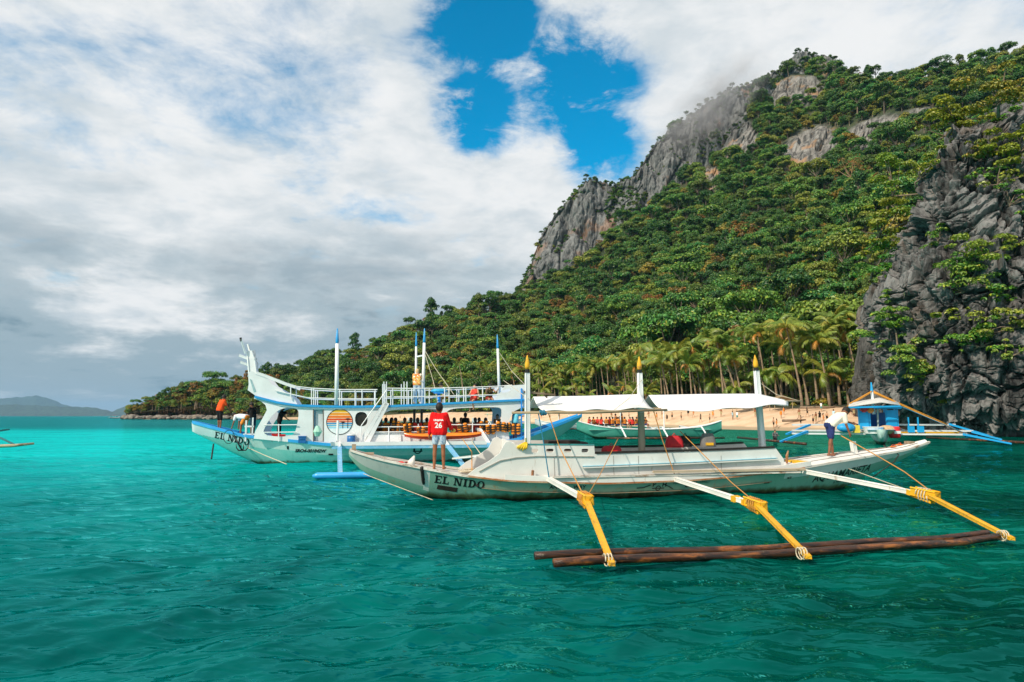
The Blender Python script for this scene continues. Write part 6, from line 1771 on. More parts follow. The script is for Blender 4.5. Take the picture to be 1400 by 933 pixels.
def kayak():
    a = BB.at(553, 600, -1.75); b = BB.at(663, 592.5, -1.75); r = empty('kayak', 'orange and red kayak lying on the side walk of the tour boat', 'kayak', BB.world((a + b) / 2), BB.rot)
    n = 21; L2 = (b - a).length / 2; rows = []; rows2 = []
    for i in range(n):
        u = -1 + 2 * i / (n - 1); w = .30 * (1 - u ** 4) ** .8 + .012; up = .13 * u ** 4 + .03 * u
        rows.append([(u * L2, w * math.cos(t), up + .15 * math.sin(t) * (1 - .55 * u * u)) for t in np.linspace(0, math.pi, 9)])
        rows2.append([(u * L2, w * math.cos(t), up + .17 * math.sin(t) * (1 - .35 * u * u)) for t in np.linspace(math.pi, 2 * math.pi, 9)])
    om = plain('orange_plastic', (.82, .22, .012), .3, .1, 3, coat=.3); rm = plain('kayak_red', (.70, .05, .01), .3, .1, 3)
    MB().sheet(rows).build('deck_shell', om, r, True); MB().sheet(rows2).build('hull_shell', rm, r, True)
    mb = MB(); mb.ball((-.1, 0, .10), .22, 14, 6, (1.9, .85, .35)); mb.build('seat_well', plain('kayak_dark', (.30, .05, .01), .6), r, True)
kayak()
def blue_seat():
    p = BW(600, 545, -.8); r = empty('helm_chair', 'blue plastic chair on the upper deck beside the masts', 'chair', p); m = plain('bright_blue_paint', (.02, .28, .75), .5)
    MB().box((0, 0, .26), (.45, .42, .05)).build('seat', m, r); MB().box((0, .2, .30), (.05, .05, .1)).build('stem', m, r); MB().tube([(0, 0, -.30), (0, 0, .25)], [.10, .06], 10).build('pedestal', m, r)
    mb = MB(); mb.ball((0, -.02, .36), .3, 16, 8, (1.35, .8, .40)); mb.build('cushion', plain('blue_tarp', (.03, .35, .62), .6, .25, 9), r, True)
blue_seat()
# life vests hung on the rail
def make_vest():
    r = empty('life_vest', 'orange life vest with black straps hung on the lower deck rail', 'life vest', (0, 0, 0), (0, 0, 0), 'life vests on the lower deck rail')
    om = plain('vest_orange', (.80, .24, .015), .7, .2, 8); bk = plain('strap_black', (.02, .02, .02), .8)
    for sx in (-1, 1):
        m = MB()
        for z, w in ((.09, 1.0), (.20, 1.1), (.31, 1.1), (.42, 1.0)): m.ball((sx * (.115 + .02 * (z > .4)), .02 * math.sin(z * 9 + sx), z), .1, 8, 6, (1.05 * w, .75, .80))
        m.build('panel', om, r, True)
    for z in (.14, .26, .37): MB().box((.01 * math.sin(z * 20), -.07, z), (.46, .03, .04), (0, .06 * math.sin(z * 31), 0)).build('strap', bk, r)
    MB().box((0, -.05, .27), (.045, .05, .44)).build('strap', bk, r)
    return r
VEST = make_vest(); vest_first = True
for (x, y, l) in ((558, 590, -1.36), (575, 590, -1.36), (540, 590, -.9), (552, 589, -.5), (633, 589, -1.3), (639, 585, -.6), (671, 590, -1.36), (684, 590, -1.36), (693.5, 590, -1.36), (705, 592, -1.40), (662, 586, -.7), (524, 590, .2), (618, 588, .3)):
    v = VEST if vest_first else copy_tree(VEST); vest_first = False
    v.location = BW(x, y + 3, l); v.rotation_euler = (R(rng.uniform(-6, 6)), R(rng.uniform(-10, 10)), R(12 + rng.uniform(-20, 20))); v.scale = (rng.uniform(.8, 1.15), 1.1, rng.uniform(.85, 1.15)); v.location.z += rng.uniform(-.12, .10)

# ================================================================== blue cabin boat by the crag
CB = Frame(29.5, 55, 8)
def blue_boat():
    r = empty('blue_cabin_boat', 'small outrigger boat with bright blue cabin and grey canopy moored by the crag', 'boat', P(1205, 603, 56), (0, 0, 0))
    r.location.z = 0
    o = r.location; k = 56 / F
    def q(x, y, dy=0.0): p = P(x, y, 56 + dy); return p - o
    BL = worn('vivid_blue_paint', (.01, .36, .74), (.10, .40, .65), .2, 2, .4)
    # hull seen bow-on
    mb = MB(); rows = []
    for i in range(14):
        t = i / 13; yy = -3.2 + 11 * t; b = .20 + .72 * math.sin(math.pi * min(1, t * 1.15) * .5) ** .7 * (1 if t < .8 else 1 - (t - .8) * 2.2); zg = .85 + .22 * (1 - t) ** 2.5; zk = -.35 + 1.0 * max(0, .25 - t) * 3
        rows.append([(b * s * (u ** .5), yy, zk + (zg - zk) * u) for s, u in [(-1, u) for u in (1, .8, .6, .4, .2, .0)] + [(1, u) for u in (.2, .4, .6, .8, 1)]])
    mb.sheet(rows); mb.f.append(tuple(range(11))); mb.m.append(0); mb.build('hull', [hull_paint('mint_hull', (.55, .68, .64), (.48, .64, .60), (.30, .45, .42), 0, .2)], r, True).rotation_euler = (0, 0, R(-27))
    mb = MB(); rows = [[(x_, y_, 1.02) for x_ in (-1.0, 0, 1.0)] for y_ in np.linspace(-2.5, 7.8, 6)]; mb.sheet(rows); mb.build('deck', BL, r).rotation_euler = (0, 0, R(-27))
    # cabin panels and frame
    for (x0, x1, y0, y1) in ((1174, 1188, 562, 587), (1212, 1227, 561, 588)):
        a = q(x0, y0, -.5); b = q(x1, y1, -.5); mb = MB(); mb.box(((a.x + b.x) / 2, -.5, (a.z + b.z) / 2), (b.x - a.x, .07, a.z - b.z)); mb.build('cabin_panel', BL, r)
    for x in (1188.5, 1211.5, 1174.5, 1226.5):
        a = q(x, 555, -.5); mb = MB(); mb.box((a.x, -.44, (a.z + 1.0) / 2), (.10, .10, a.z - 1.0)); mb.build('cabin_post', BL, r)
        mb = MB(); mb.box((a.x + 1.5, 2.6, (a.z + 1.0) / 2), (.10, .10, a.z - 1.0)); mb.build('cabin_post', BL, r)
    a = q(1170, 558, -.5); b = q(1232, 558, -.5); mb = MB(); mb.box(((a.x + b.x) / 2, -.50, a.z), (b.x - a.x, .12, .16)); mb.build('cabin_beam', BL, r)
    # wheelhouse inside
    a = q(1201, 575, 1.5); mb = MB(); mb.box((a.x, 1.6, a.z), (1.2, .08, 1.3)); mb.build('dashboard', plain('navy_panel', (.02, .10, .30), .5), r)
    mb = MB(); mb.box((a.x + .2, .9, 1.45), (.9, .5, .12)); mb.box((a.x + .2, 1.1, 1.85), (.9, .08, .7)); mb.build('helm_seat', plain('navy_panel', (.02, .10, .30), .5), r)
    a = q(1200, 560, -.45); mb = MB(); mb.tube([(a.x, -.35, 1.0), (a.x + .05, -.35, a.z + .3)], .07, 8); mb.build('cabin_pole', plain('grey_pole', (.30, .36, .35), .6), r)
    # canopy
    A = [q(x, y, d) for x, y, d in ((1160, 556, -1.6), (1205, 550, -1.6), (1231, 554, -1.6))]; B_ = [q(x, y, d) for x, y, d in ((1162, 551, 3.2), (1200, 545.5, 3.2), (1224, 549, 3.2))]
    mb = MB(); mb.sheet([[A[0], A[1], A[2]], [A[0].lerp(B_[0], .5) + Vector((0, 0, .12)), A[1].lerp(B_[1], .5) + Vector((0, 0, .25)), A[2].lerp(B_[2], .5) + Vector((0, 0, .12))], [B_[0], B_[1], B_[2]]]); c = mb.build('canopy', plain('grey_canvas', (.50, .49, .47), .8), r, True); c.modifiers.new('t', 'SOLIDIFY').thickness = .05
    mb = MB(); mb.beam(A[0] + Vector((0, 0, -.08)), A[2] + Vector((0, 0, -.1)), .1, .14); mb.build('canopy_edge', BL, r)
    a = q(1194, 550, .5); b = q(1192, 536, .5); c2 = q(1191, 523, .5); m = empty_part('mast', r); MB().tube([a - Vector((0, 0, 1)), b], [.13, .11], 8).build('mast_post', WHITE2, m); MB().tube([b, c2], [.12, .05], 8).build('mast_tip', BL, m)
    # cross beams and bent outrigger legs to both sides
    for (y0, y1, xr, dpt, mt) in ((593, 594.5, 1322, -.6, WHITE2), (589, 589.5, 1330, .6, WHITE2), (581, 581, 1306, 3.0, WHITE2), (591.5, 592, 1310, -.1, YELLOW)):
        a = q(1083 if mt is WHITE2 else 1226, y0, dpt); b = q(xr, y1, dpt); mb = MB(); mb.beam(a, b, .16, .14); mb.build('cross_beam', mt, r)
    for (x0, y0, x1, y1, d0, d1) in ((1316, 594, 1383, 607, -.6, -2.0), (1328, 590.5, 1370, 601.5, .6, -.5), (1297, 580, 1352, 596, 3, 2), (1320, 597, 1336, 597, -.6, -.6)):
        a = q(x0, y0, d0); b = q(x1, y1, d1); mb = MB(); mb.beam(a, b, .22, .18, .18, .14); mb.build('outrigger_leg', BL, r)
    for (x0, y0, x1, y1, d0, d1) in ((1104, 590, 1067, 604, -.6, -2.2), (1107, 581, 1075, 594, 3, 1.6)):
        a = q(x0, y0, d0); b = q(x1, y1, d1); mb = MB(); mb.beam(a, b, .22, .18, .2, .14); mb.build('outrigger_leg', BL, r)
    zw = .08
    for s, x in ((-1, 1069), (1, 1378)):
        p = q(x, 604, -1.6); mb = MB(); mb.tube([(p.x - .8 * 0, -6, zw), (p.x, 9, zw)], .10, 8); mb.build('float_log', LOG, r, True)
    # small ladder chairs on the beams
    for x in (1246, 1259):
        st = empty_part('boarding_step', r); a = q(x, 592, -.4)
        MB().box((a.x, -.4, a.z + .28), (.55, .06, .5)).build('step_board', BL, st); MB().box((a.x - .18, -.4, a.z + .75), (.09, .07, 1.0)).build('step_upright', BL, st)
    mb = MB()
    for i in range(4): a = q(1230 + i * 3.4, 586 + i * 1.2, 1); mb.beam(a, a + Vector((.5, -1.0, -.3)), .1, .04)
    mb.build('ramp_slats', WHITE2, r)
    return r, q, o
CBOAT, CQ, CO = blue_boat()
def CW(x, y, d): return CQ(x, y, d) + CO
for i, (x, y, d, lb) in enumerate(((1296, 581, 3, 'orange stay line from the blue mast tip to the upper beam end'), (1316, 592, -.5, 'orange stay line from the blue mast to the longest cross beam'), (1306, 587, .6, 'orange stay line between the other two on the crag side'))):
    rope('stay_line', [CW(1193, 534.5 + i, .5), CW(x, y, d)], .05, plain('orange_line', (.62, .26, .03), .8), lb, sag=.004)
rope('stay_line', [CW(1232, 556, -.4), CW(1318, 592, -.5)], .035, ROPE_B, 'blue line from the canopy corner down to the beams')
for i, (x, y, d) in enumerate(((1162, 552, -1.4), (1158, 556, 2.2))): rope('stay_line', [CW(1193, 534.5 + i, .5), CW(x, y, d)], .05, plain('orange_line', (.62, .26, .03), .8), ['orange stay line from the blue mast to the near canopy corner', 'orange stay line from the blue mast to the rear canopy corner'][i])
def small(name, label, cat, p, fn):
    r = empty(name, label, cat, p); fn(r)
def f_buoy(mat):
    def f(r): MB().ball((0, 0, 0), .26, 12, 8, (1, 1, 1.1)).build('float_ball', mat, r, True); MB().tube([(0, 0, .26), (0, 0, .42)], .03, 6).build('eye', DARK, r)
    return f
small('buoy', 'round red buoy hung under the canopy', 'buoy', CW(1181, 559.5, -.75), f_buoy(RED)); small('buoy', 'orange buoy hung beside the red one', 'buoy', CW(1190, 560.5, -.75), f_buoy(plain('buoy_orange', (.75, .22, .03), .5)))
def f_tub(r):
    MB().tube([(0, 0, 0), (0, 0, .5)], [.62, .75], 18).build('tub_wall', WHITE2, r); MB().tube([(0, 0, .48), (0, 0, .54)], [.78, .78], 18).build('tub_rim', WHITE2, r)
small('white_tub', 'white plastic tub on the bow of the blue cabin boat', 'tub', CW(1194, 593, -1.2), f_tub)
def f_keg(r): MB().tube([(0, 0, 0), (0, 0, .1), (0, 0, .45), (0, 0, .8), (0, 0, .9)], [.36, .42, .44, .42, .36], 16).build('keg_body', RED, r, True); MB().box((0, -.40, .45), (.5, .12, .22)).build('label_band', WHITE2, r)
small('red_keg', 'red water container with white label on the blue boat', 'container', CW(1223.5, 599, -1.2), f_keg)
def f_sack(mat):
    def f(r): MB().ball((0, 0, .35), .55, 14, 9, (1.35, .8, .68)).build('sack_body', mat, r, True); MB().tube([(.6, 0, .35), (.85, 0, .42)], [.12, .05], 8).build('knot', mat, r)
    return f
small('blue_sack', 'bulging blue bag on the bow beams of the blue boat', 'bag', CW(1157, 591, -1), f_sack(plain('blue_bag', (.02, .30, .62), .45, .2, 4)))
small('tan_sack', 'tan sack on the bow of the blue boat beside the red container', 'bag', CW(1213, 594, -1.2), f_sack(plain('tan_cloth', (.55, .36, .20), .8))); 
small('yellow_can', 'yellow jerrycan on the beam of the blue boat', 'can', CW(1171, 592, -1), lambda r: (MB().box((0, 0, .3), (.45, .3, .6)).build('can_body', plain('yellow_can_plastic', (.75, .55, .06), .5), r), MB().tube([(.1, 0, .6), (.1, 0, .72)], .07, 8).build('cap', DARK, r)))

# ================================================================== green boats off the beach
def green_boat(x0, x1, yw, Y, ang, label, seed=0, group=None, bowleft=True, colr=None, canopy=False, L=None):
    p0 = P((x0 + x1) / 2, yw, Y); L = L or (x1 - x0) / F * Y
    r = empty('green_boat', label, 'boat', (p0.x, Y, 0), (0, 0, R(ang)))
    mb = MB(); rows = []; b = L * .055
    for i in range(25):
        u = -1 + 2 * i / 24; bb = max(.07, b * (1 - abs(u) ** 3)); zg = .75 + .85 * abs(u) ** 3; zk = -.3 + 1.0 * max(0, abs(u) - .72) * 3.4
        rows.append([(u * L / 2, bb * s * w ** .45, zk + (zg - zk) * w) for s, w in [(-1, w) for w in (1, .75, .5, .25, 0)] + [(1, w) for w in (.25, .5, .75, 1)]])
    mb.sheet(rows); mb.build('hull', colr or hull_paint('emerald_hull', (.05, .30, .235), (.09, .36, .29), (.30, .45, .40), -.05, .5), r, True)
    for s in (-1, 1):
        m = MB(); m.tube([(-1 * L / 2 + L * i / 24, s * max(.07, b * (1 - abs(-1 + i / 12) ** 3)), .78 + .85 * abs(-1 + i / 12) ** 3) for i in range(25)], .06, 6); m.build('gunwale', WHITE2, r)
    m = MB(); m.sheet([[(-L * .42 + L * .84 * i / 8, y, .70) for y in (-b * .8, b * .8)] for i in range(9)]); m.build('deck', WHITE2, r)
    for u in (-.25, .02, .28):
        for s in (-1, 1):
            m = MB(); a = Vector((u * L, 0, .9)); j = Vector((u * L, s * 3.4, 1.05)); e = Vector((u * L + .2, s * 4.6, .1)); m.beam(a, j, .10, .10); arm = m.build('arm', WHITE2, r); m = MB(); m.beam(j, e, .12, .09); m.build('arm_leg', WHITE2, arm)
    for s in (-1, 1): m = MB(); m.tube([(-L * .36, s * 4.6, .01), (L * .40, s * 4.6, .01)], .07, 8); m.build('float_log', LOG, r, True)
    for u in (-.2, .1): m = MB(); m.tube([(u * L, 0, .7), (u * L, 0, 2.9)], .06, 8); m.build('post', WHITE2, r)
    if canopy:
        m = MB(); m.sheet([[(-L * .24 + L * .4 * i / 6, y, 2.6 - .08 * y * y) for y in (-1.1, 0, 1.1)] for i in range(7)]); c = m.build('canopy', canopy, r, True); c.modifiers.new('t', 'SOLIDIFY').thickness = .03
    return r
GB1 = green_boat(792, 985, 597, 70, 4, 'emerald green outrigger boat full of seated people in orange vests', L=15)
GB2 = green_boat(720, 850, 582, 118, 14, 'white outrigger boat with blue awning close to the sand', canopy=plain('teal_awning', (.06, .38, .42), .7), colr=WHITE2, L=14)
GB3 = green_boat(560, 600, 573, 236, 10, 'small pale boat anchored far along the beach', canopy=plain('pale_awning', (.62, .66, .66), .7), colr=WHITE2, L=11)
GB4 = green_boat(640, 720, 577, 170, 18, 'white outrigger boat with green awning anchored off the palms', canopy=plain('green_awning', (.05, .30, .16), .7), colr=WHITE2, L=13)
GB5 = green_boat(152, 162, 570, 640, 80, 'distant white tour boat with orange canopy out on the open water', canopy=plain('rust_awning', (.50, .12, .04), .7), colr=WHITE2, L=12)
# cut-off outrigger entering the picture at the left
def left_outrigger():
    p = P(0, 612, 44); p.z = 0
    r = empty('moored_boat', 'outrigger of a moored boat, bamboo float with bent dark arm', 'boat', (p.x, 44, 0), (0, 0, R(8)))
    MB().tube([(-9, 0, .12), (-2, 0, .13), (.8, .02, .22), (1.95, .03, .34)], [.11, .11, .10, .07], 9).build('float_log', BAMBOO, r, True)
    MB().tube([(-9, .3, .10), (-2, .3, .11), (.5, .3, .18)], .09, 9).build('float_log', BAMBOO, r, True)
    for x in (.95, -6): MB().beam((x - 1.9, .4, 1.05), (x, 0, .22), .10, .10).build('arm_leg', plain('dark_teal_paint', (.03, .14, .16), .6), r); MB().beam((x - 3.4, 5.4, 1.15), (x - 1.9, .4, 1.05), .11, .11).build('arm', plain('dark_teal_paint', (.03, .14, .16), .6), r)
    m = MB(); rows = []
    for i in range(21):
        u = -1 + i / 10; bb = max(.06, .9 * (1 - abs(u) ** 3)); zg = .7 + .8 * abs(u) ** 3; zk = -.3 + max(0, abs(u) - .72) * 3.2
        rows.append([(-11.5 + u * 7, 6 + bb * s * w ** .45, zk + (zg - zk) * w) for s, w in [(-1, w) for w in (1, .6, .3, 0)] + [(1, w) for w in (.3, .6, 1)]])
    m.sheet(rows); m.build('hull', WHITE2, r, True)
left_outrigger()
# ------------------------------------------------------------------ people
from mathutils.bvhtree import BVHTree
SKIN = {'brown': plain('skin_brown', (.27, .098, .042), .55, .10, 12), 'dark': plain('skin_dark', (.22, .085, .042), .55, .10, 12), 'tan': plain('skin_tan', (.48, .26, .15), .55, .08, 12), 'light': plain('skin_light', (.62, .40, .28), .55, .06, 12)}
HAIR = plain('black_hair', (.012, .009, .008), .6, .5, 30, .01); EYE = plain('eye_dark', (.01, .008, .008), .3); LIP = plain('lip', (.30, .10, .08), .5)
def cloth(name, col, var=.15, scale=9): return plain('cloth_' + name, col, .85, var, scale, .02, .2)
def floral():
    m, N, L, b = new_mat('cloth_floral'); tc = N.new('ShaderNodeTexCoord').outputs['Object']
    f = nz(N, L, tc, 13, 2, .5, 1.0); c = mixc(N, L, mrange(N, L, f, .46, .54), (.80, .52, .14), (.70, .17, .03)); c = mixc(N, L, mrange(N, L, nz(N, L, tc, 9, 1), .58, .63), c, (.80, .74, .62)); L.new(c, b.inputs['Base Color']); b.inputs['Roughness'].default_value = .85; return m
def denim():
    m, N, L, b = new_mat('cloth_denim'); tc = N.new('ShaderNodeTexCoord').outputs['Object']
    f = nz(N, L, tc, 11, 3, .6); L.new(mixc(N, L, mrange(N, L, f, .4, .6), (.42, .52, .62), (.16, .25, .38)), b.inputs['Base Color']); b.inputs['Roughness'].default_value = .9; return m
FLORAL = floral(); DENIM = denim()

def remesh(mb, vox, name, mat, smooth_it=2):
    me = bpy.data.meshes.new('tmp'); me.from_pydata(mb.v, [], mb.f)
    o = bpy.data.objects.new('tmp', me); COL.objects.link(o)
    r = o.modifiers.new('r', 'REMESH'); r.mode = 'VOXEL'; r.voxel_size = vox; r.use_smooth_shade = True
    s = o.modifiers.new('s', 'SMOOTH'); s.iterations = smooth_it; s.factor = .5
    out = eval_mesh(o); bpy.data.objects.remove(o); bpy.data.meshes.remove(me)
    out.name = name; out.materials.clear(); out.materials.append(mat)
    out.polygons.foreach_set('use_smooth', [True] * len(out.polygons)); return out
def caps(mb, a, b, ra, rb, n=9):
    a, b = Vector(a), Vector(b)
    mb.ball(a, ra, n, 6); mb.ball(b, rb, n, 6)
    if (b - a).length > 1e-3: mb.tube([a, b], [ra, rb], n)

def rotx(v, deg):
    c, s = math.cos(R(deg)), math.sin(R(deg)); return Vector((v[0], v[1] * c - v[2] * s, v[1] * s + v[2] * c))
def skeleton(lean=0, side=0, hip=(0, 0), knee=(0, 0), spread=.0, armL=(5, 6, 10), armR=(5, 6, 10), head=0, seat=None, splits=0, turn=0):
    J = {}
    up = Vector((math.sin(R(side)), math.sin(R(lean)) * math.cos(R(side)), math.cos(R(lean)) * math.cos(R(side))))
    fw = Vector((0, math.cos(R(lean)), -math.sin(R(lean))))
    X = Vector((math.cos(R(side)), 0, -math.sin(R(side))))
    pel = Vector((0, 0, 0)); J['pel'] = pel; J['chest'] = pel + up * .31; J['neck'] = pel + up * .50
    hd = Vector((math.sin(R(side)), math.sin(R(lean + head)), math.cos(R(lean + head)))).normalized(); hf = Vector((math.sin(R(turn)), math.cos(R(lean + head)) * math.cos(R(turn)), -math.sin(R(lean + head)))).normalized()
    J['head'] = J['neck'] + up * .02 + hd * .115; J['hd'] = hd; J['hf'] = hf
    for s, k, arm in ((-1, 0, armL), (1, 1, armR)):
        t = 'L' if s < 0 else 'R'
        hp = pel + Vector((s * .088, 0, -.02)); J['hip' + t] = hp
        h, kn = hip[k], knee[k]; sp = s * (spread + .02)
        d = Vector((sp, math.sin(R(h)), -math.cos(R(h)))).normalized(); J['knee' + t] = hp + d * .43
        d2 = Vector((sp * .6, math.sin(R(h - kn)), -math.cos(R(h - kn)))).normalized(); J['ank' + t] = J['knee' + t] + d2 * .41
        J['toe' + t] = J['ank' + t] + Vector((s * .02, .16, -.045)) if kn < 120 else J['ank' + t] + Vector((0, .15, -.05))
        sh = pel + up * .455 + X * s * .165; J['sho' + t] = sh
        fl, ab, el = arm
        da = Vector((s * math.sin(R(ab)), math.sin(R(fl)) * math.cos(R(ab)), -math.cos(R(fl)) * math.cos(R(ab)))).normalized(); J['elb' + t] = sh + da * .28
        db = Vector((s * math.sin(R(ab)) * .6, math.sin(R(fl + el)), -math.cos(R(fl + el)))).normalized(); J['wri' + t] = J['elb' + t] + db * .25; J['hdir' + t] = db
    low = min(J['ankL'].z, J['ankR'].z) - .075
    dz = -low if seat is None else seat - (pel.z - .10)
    for k in list(J):
        if not k.startswith('h') or k in ('head', 'hipL', 'hipR'): J[k] = J[k] + Vector((0, 0, dz))
    return J

def person_meshes(J, st, vox):
    """returns list of (part name, mesh)"""
    out = []; fine = vox < .014
    b = MB(); u = (J['neck'] - J['pel']).normalized()
    X = (J['shoR'] - J['shoL']).normalized(); slim = st.get('slim', 1.0)
    for s in (-1, 0, 1):
        caps(b, J['pel'] + X * s * .075 * slim, J['chest'] + X * s * .075 * slim, .098 * slim, .100 * slim); caps(b, J['chest'] + X * s * .08, J['pel'] + u * .43 + X * s * .10, .10 * slim, .066)
    caps(b, J['neck'] - u * .08, J['head'] - J['hd'] * .05, .062, .056)
    hq = Matrix((J['hf'].cross(J['hd']).normalized(), J['hf'], J['hd'])).transposed()
    b.ball(J['head'], .114, 14, 10, (.80, .93, 1.12), hq); b.ball(J['head'] + hq @ Vector((0, .03, -.06)), .055, 10, 7, (1, 1, .9))
    b.ball(J['head'] + hq @ Vector((0, .098, -.012)), .017, 7, 5, (.9, 1.1, 1.5), hq)
    for s in (-1, 1): b.ball(J['head'] + hq @ Vector((s * .077, -.005, 0)), .022, 7, 5, (.6, 1, 1.4), hq)
    for t in 'LR':
        s = -1 if t == 'L' else 1
        caps(b, J['hip' + t], J['knee' + t], .082 * slim, .056); caps(b, J['knee' + t], J['knee' + t].lerp(J['ank' + t], .3) + Vector((0, -.012, 0)), .054, .052); caps(b, J['knee' + t].lerp(J['ank' + t], .3), J['ank' + t], .050, .034)
        caps(b, J['ank' + t] + Vector((0, -.03, -.035)), J['toe' + t], .036, .028)
        caps(b, J['sho' + t], J['elb' + t], .052, .039); caps(b, J['elb' + t], J['wri' + t], .039, .027)
        hd = J['hdir' + t]; w = J['wri' + t]; palm = w + hd * .055; caps(b, w, palm, .027, .034)
        if fine:
            sd = hd.cross(Vector((1, 0, 0)));
            if sd.length < .2: sd = Vector((0, 1, 0))
            sd.normalize(); inn = sd.cross(hd).normalized() * (1 if t == 'L' else -1)
            for i, ln in enumerate((.055, .065, .06, .045)):
                o = palm + sd * (-.027 + .018 * i) + hd * .02; m = o + hd * ln * .6 + inn * .008; caps(b, o, m, .011, .010, 7); caps(b, m, m + hd * ln * .4 + inn * .022, .010, .0085, 7)
            o = palm - sd * .03 - hd * .02; caps(b, o, o - sd * .02 + hd * .035 + inn * .01, .012, .010, 7)
        else: caps(b, palm, palm + hd * .06, .030, .018)
    out.append(('body', remesh(b, vox, 'body', SKIN[st.get('skin', 'brown')], 1 if fine else 2)))
    # shirt
    if st.get('shirt'):
        g = .020 if not st.get('loose') else .034; b = MB()
        for s in (-1, 0, 1):
            caps(b, J['pel'] + u * (.02 if not st.get('crop') else .14) + X * s * .082, J['chest'] + X * s * .08, .100 * slim + g, .100 * slim + g); caps(b, J['chest'] + X * s * .08, J['pel'] + u * .43 + X * s * .10, .10 * slim + g, .072 + g * .6)
        if st.get('collar'): caps(b, J['neck'] - u * .05, J['neck'] + u * .015, .075, .066)
        for t in 'LR':
            sl = st.get('sleeve', .6)
            if sl > 0:
                e = J['sho' + t].lerp(J['elb' + t], min(1, sl)); caps(b, J['sho' + t], e, .060 + g * .5, .052 + g * .5)
                if sl > 1: caps(b, J['elb' + t], J['elb' + t].lerp(J['wri' + t], sl - 1), .050 + g * .4, .036 + g * .4)
        out.append(('shirt', remesh(b, max(vox, .013), 'shirt', st['shirt'])))
    if st.get('pants'):
        b = MB(); ln = st.get('plen', .7)
        for s in (-1, 0, 1): caps(b, J['pel'] + X * s * .078 + u * .06, J['pel'] + X * s * .078 - u * .03, .112 * slim, .112 * slim)
        for t in 'LR':
            e = J['hip' + t].lerp(J['knee' + t], min(1, ln)); caps(b, J['hip' + t], e, .100 * slim, .090 * slim - .018 * min(1, ln) + .01)
            if ln > 1: caps(b, J['knee' + t], J['knee' + t].lerp(J['ank' + t], ln - 1), .074, .060)
        out.append(('trousers' if ln > 1 else 'shorts', remesh(b, max(vox, .013), 'shorts', st['pants'])))
    b = MB(); hh = st.get('hair', 'short')
    b.ball(J['head'] + hq @ Vector((0, -.016, .030)), .117, 14, 9, (.84, .97, 1.06), hq)
    if hh == 'long':
        caps(b, J['head'] + hq @ Vector((0, -.05, 0)), J['neck'] - u * .10 + hq @ Vector((0, -.10, 0)), .085, .06)
    if fine or hh == 'short': b.ball(J['head'] + hq @ Vector((0, -.055, -.03)), .06, 10, 7, (1.1, .8, 1.1), hq)
    hm = st.get('hat', HAIR)
    out.append(('hair' if hm is HAIR else 'cap', remesh(b, max(vox, .012), 'hair', hm)))
    if vox <= .025:
        b = MB()
        for s in (-1, 1): b.ball(J['head'] + hq @ Vector((s * .030, .088, .012)), .010, 6, 4)
        out.append(('eyes', b.mesh('eyes', EYE, True)))
        b = MB(); b.box(J['head'] + hq @ Vector((0, .092, -.055)), (.04, .012, .010), hq); out.append(('mouth', b.mesh('mouth', LIP)))
    if st.get('vest'):
        b = MB(); om = plain('vest_orange', (.80, .24, .015), .7, .2, 8); F_ = J['hf']
        for s in (-1, 1): caps(b, J['pel'] + u * .12 + X * s * .085, J['pel'] + u * .42 + X * s * .09, .15, .12)
        out.append(('life_vest', remesh(b, max(vox, .02), 'life_vest', om)))
        b = MB()
        for q in (.16, .27, .38): 
            c = J['pel'] + u * q; b.tube([c + Vector((math.cos(a) * .245, math.sin(a) * .165, 0)) for a in np.linspace(0, 6.283, 17)], .016, 4)
        out.append(('strap', b.mesh('strap', plain('strap_black', (.02, .02, .02), .8))))
    return out

def person(label, loc, yaw, pose, st, h=1.70, vox=.02, group=None):
    J = skeleton(**pose); r = empty('person', label, 'person', loc, (0, 0, R(yaw)), group); k = h / 1.72; r.scale = (k, k, k)
    for nm, me in person_meshes(J, st, vox): link(bpy.data.objects.new(nm, me), r)
    return r, J

def FD(px, py, lat):
    """point on the front boat's deck under a pixel"""
    s = FB.at(px, py, lat).x; zg, bg, _ = FH.g(s); return s, lat, zg
# the boy in the red jersey
s, l, z = FD(600, 641, -.18)
BOY, BJ = person('boy in red number 26 jersey and denim shorts standing on the foredeck', FB.world((s, l, z + .004)), -4, dict(lean=-2, armL=(4, 14, 12), armR=(16, 16, 50), spread=.03, head=3),
    dict(skin='brown', shirt=cloth('red_jersey', (.70, .008, .010), .08), sleeve=1.85, loose=True, collar=False, pants=DENIM, plen=.52, slim=.96), 1.72, .0115)
def jersey():
    sh = [c for c in BOY.children if c.name.startswith('shirt')][0]; me = sh.data
    bvh = BVHTree.FromPolygons([v.co for v in me.vertices], [p.vertices for p in me.polygons])
    u = (BJ['neck'] - BJ['pel']).normalized()
    def put(txt, size, z, bold, name):
        v, f = text_mesh(txt, size, bold, 0, 'CENTER'); V = []
        for x, y in v:
            p = BJ['pel'] + u * (z + y); hit = bvh.ray_cast(Vector((x, -1, p.z)), Vector((0, 1, 0)))[0]
            V.append((x, (hit.y if hit else p.y - .14) - .006, p.z))
        m = bpy.data.meshes.new(name); m.from_pydata(V, [], f); m.materials.append(plain('white_print', (.82, .80, .80), .7, .05)); link(bpy.data.objects.new(name, m), sh)
    put('26', .19, .13, .005, 'jersey_number'); put('USAJANA', .060, .305, .003, 'jersey_name')
    mb = MB(); c = BJ['neck'] - u * .035; mb.tube([c + Vector((math.cos(a) * .068, math.sin(a) * .062, .012 * math.sin(a))) for a in np.linspace(0, 6.283, 19)], .016, 6); link(bpy.data.objects.new('collar', mb.mesh('collar', plain('white_print', (.82, .80, .80), .7, .05), True)), sh)
jersey()
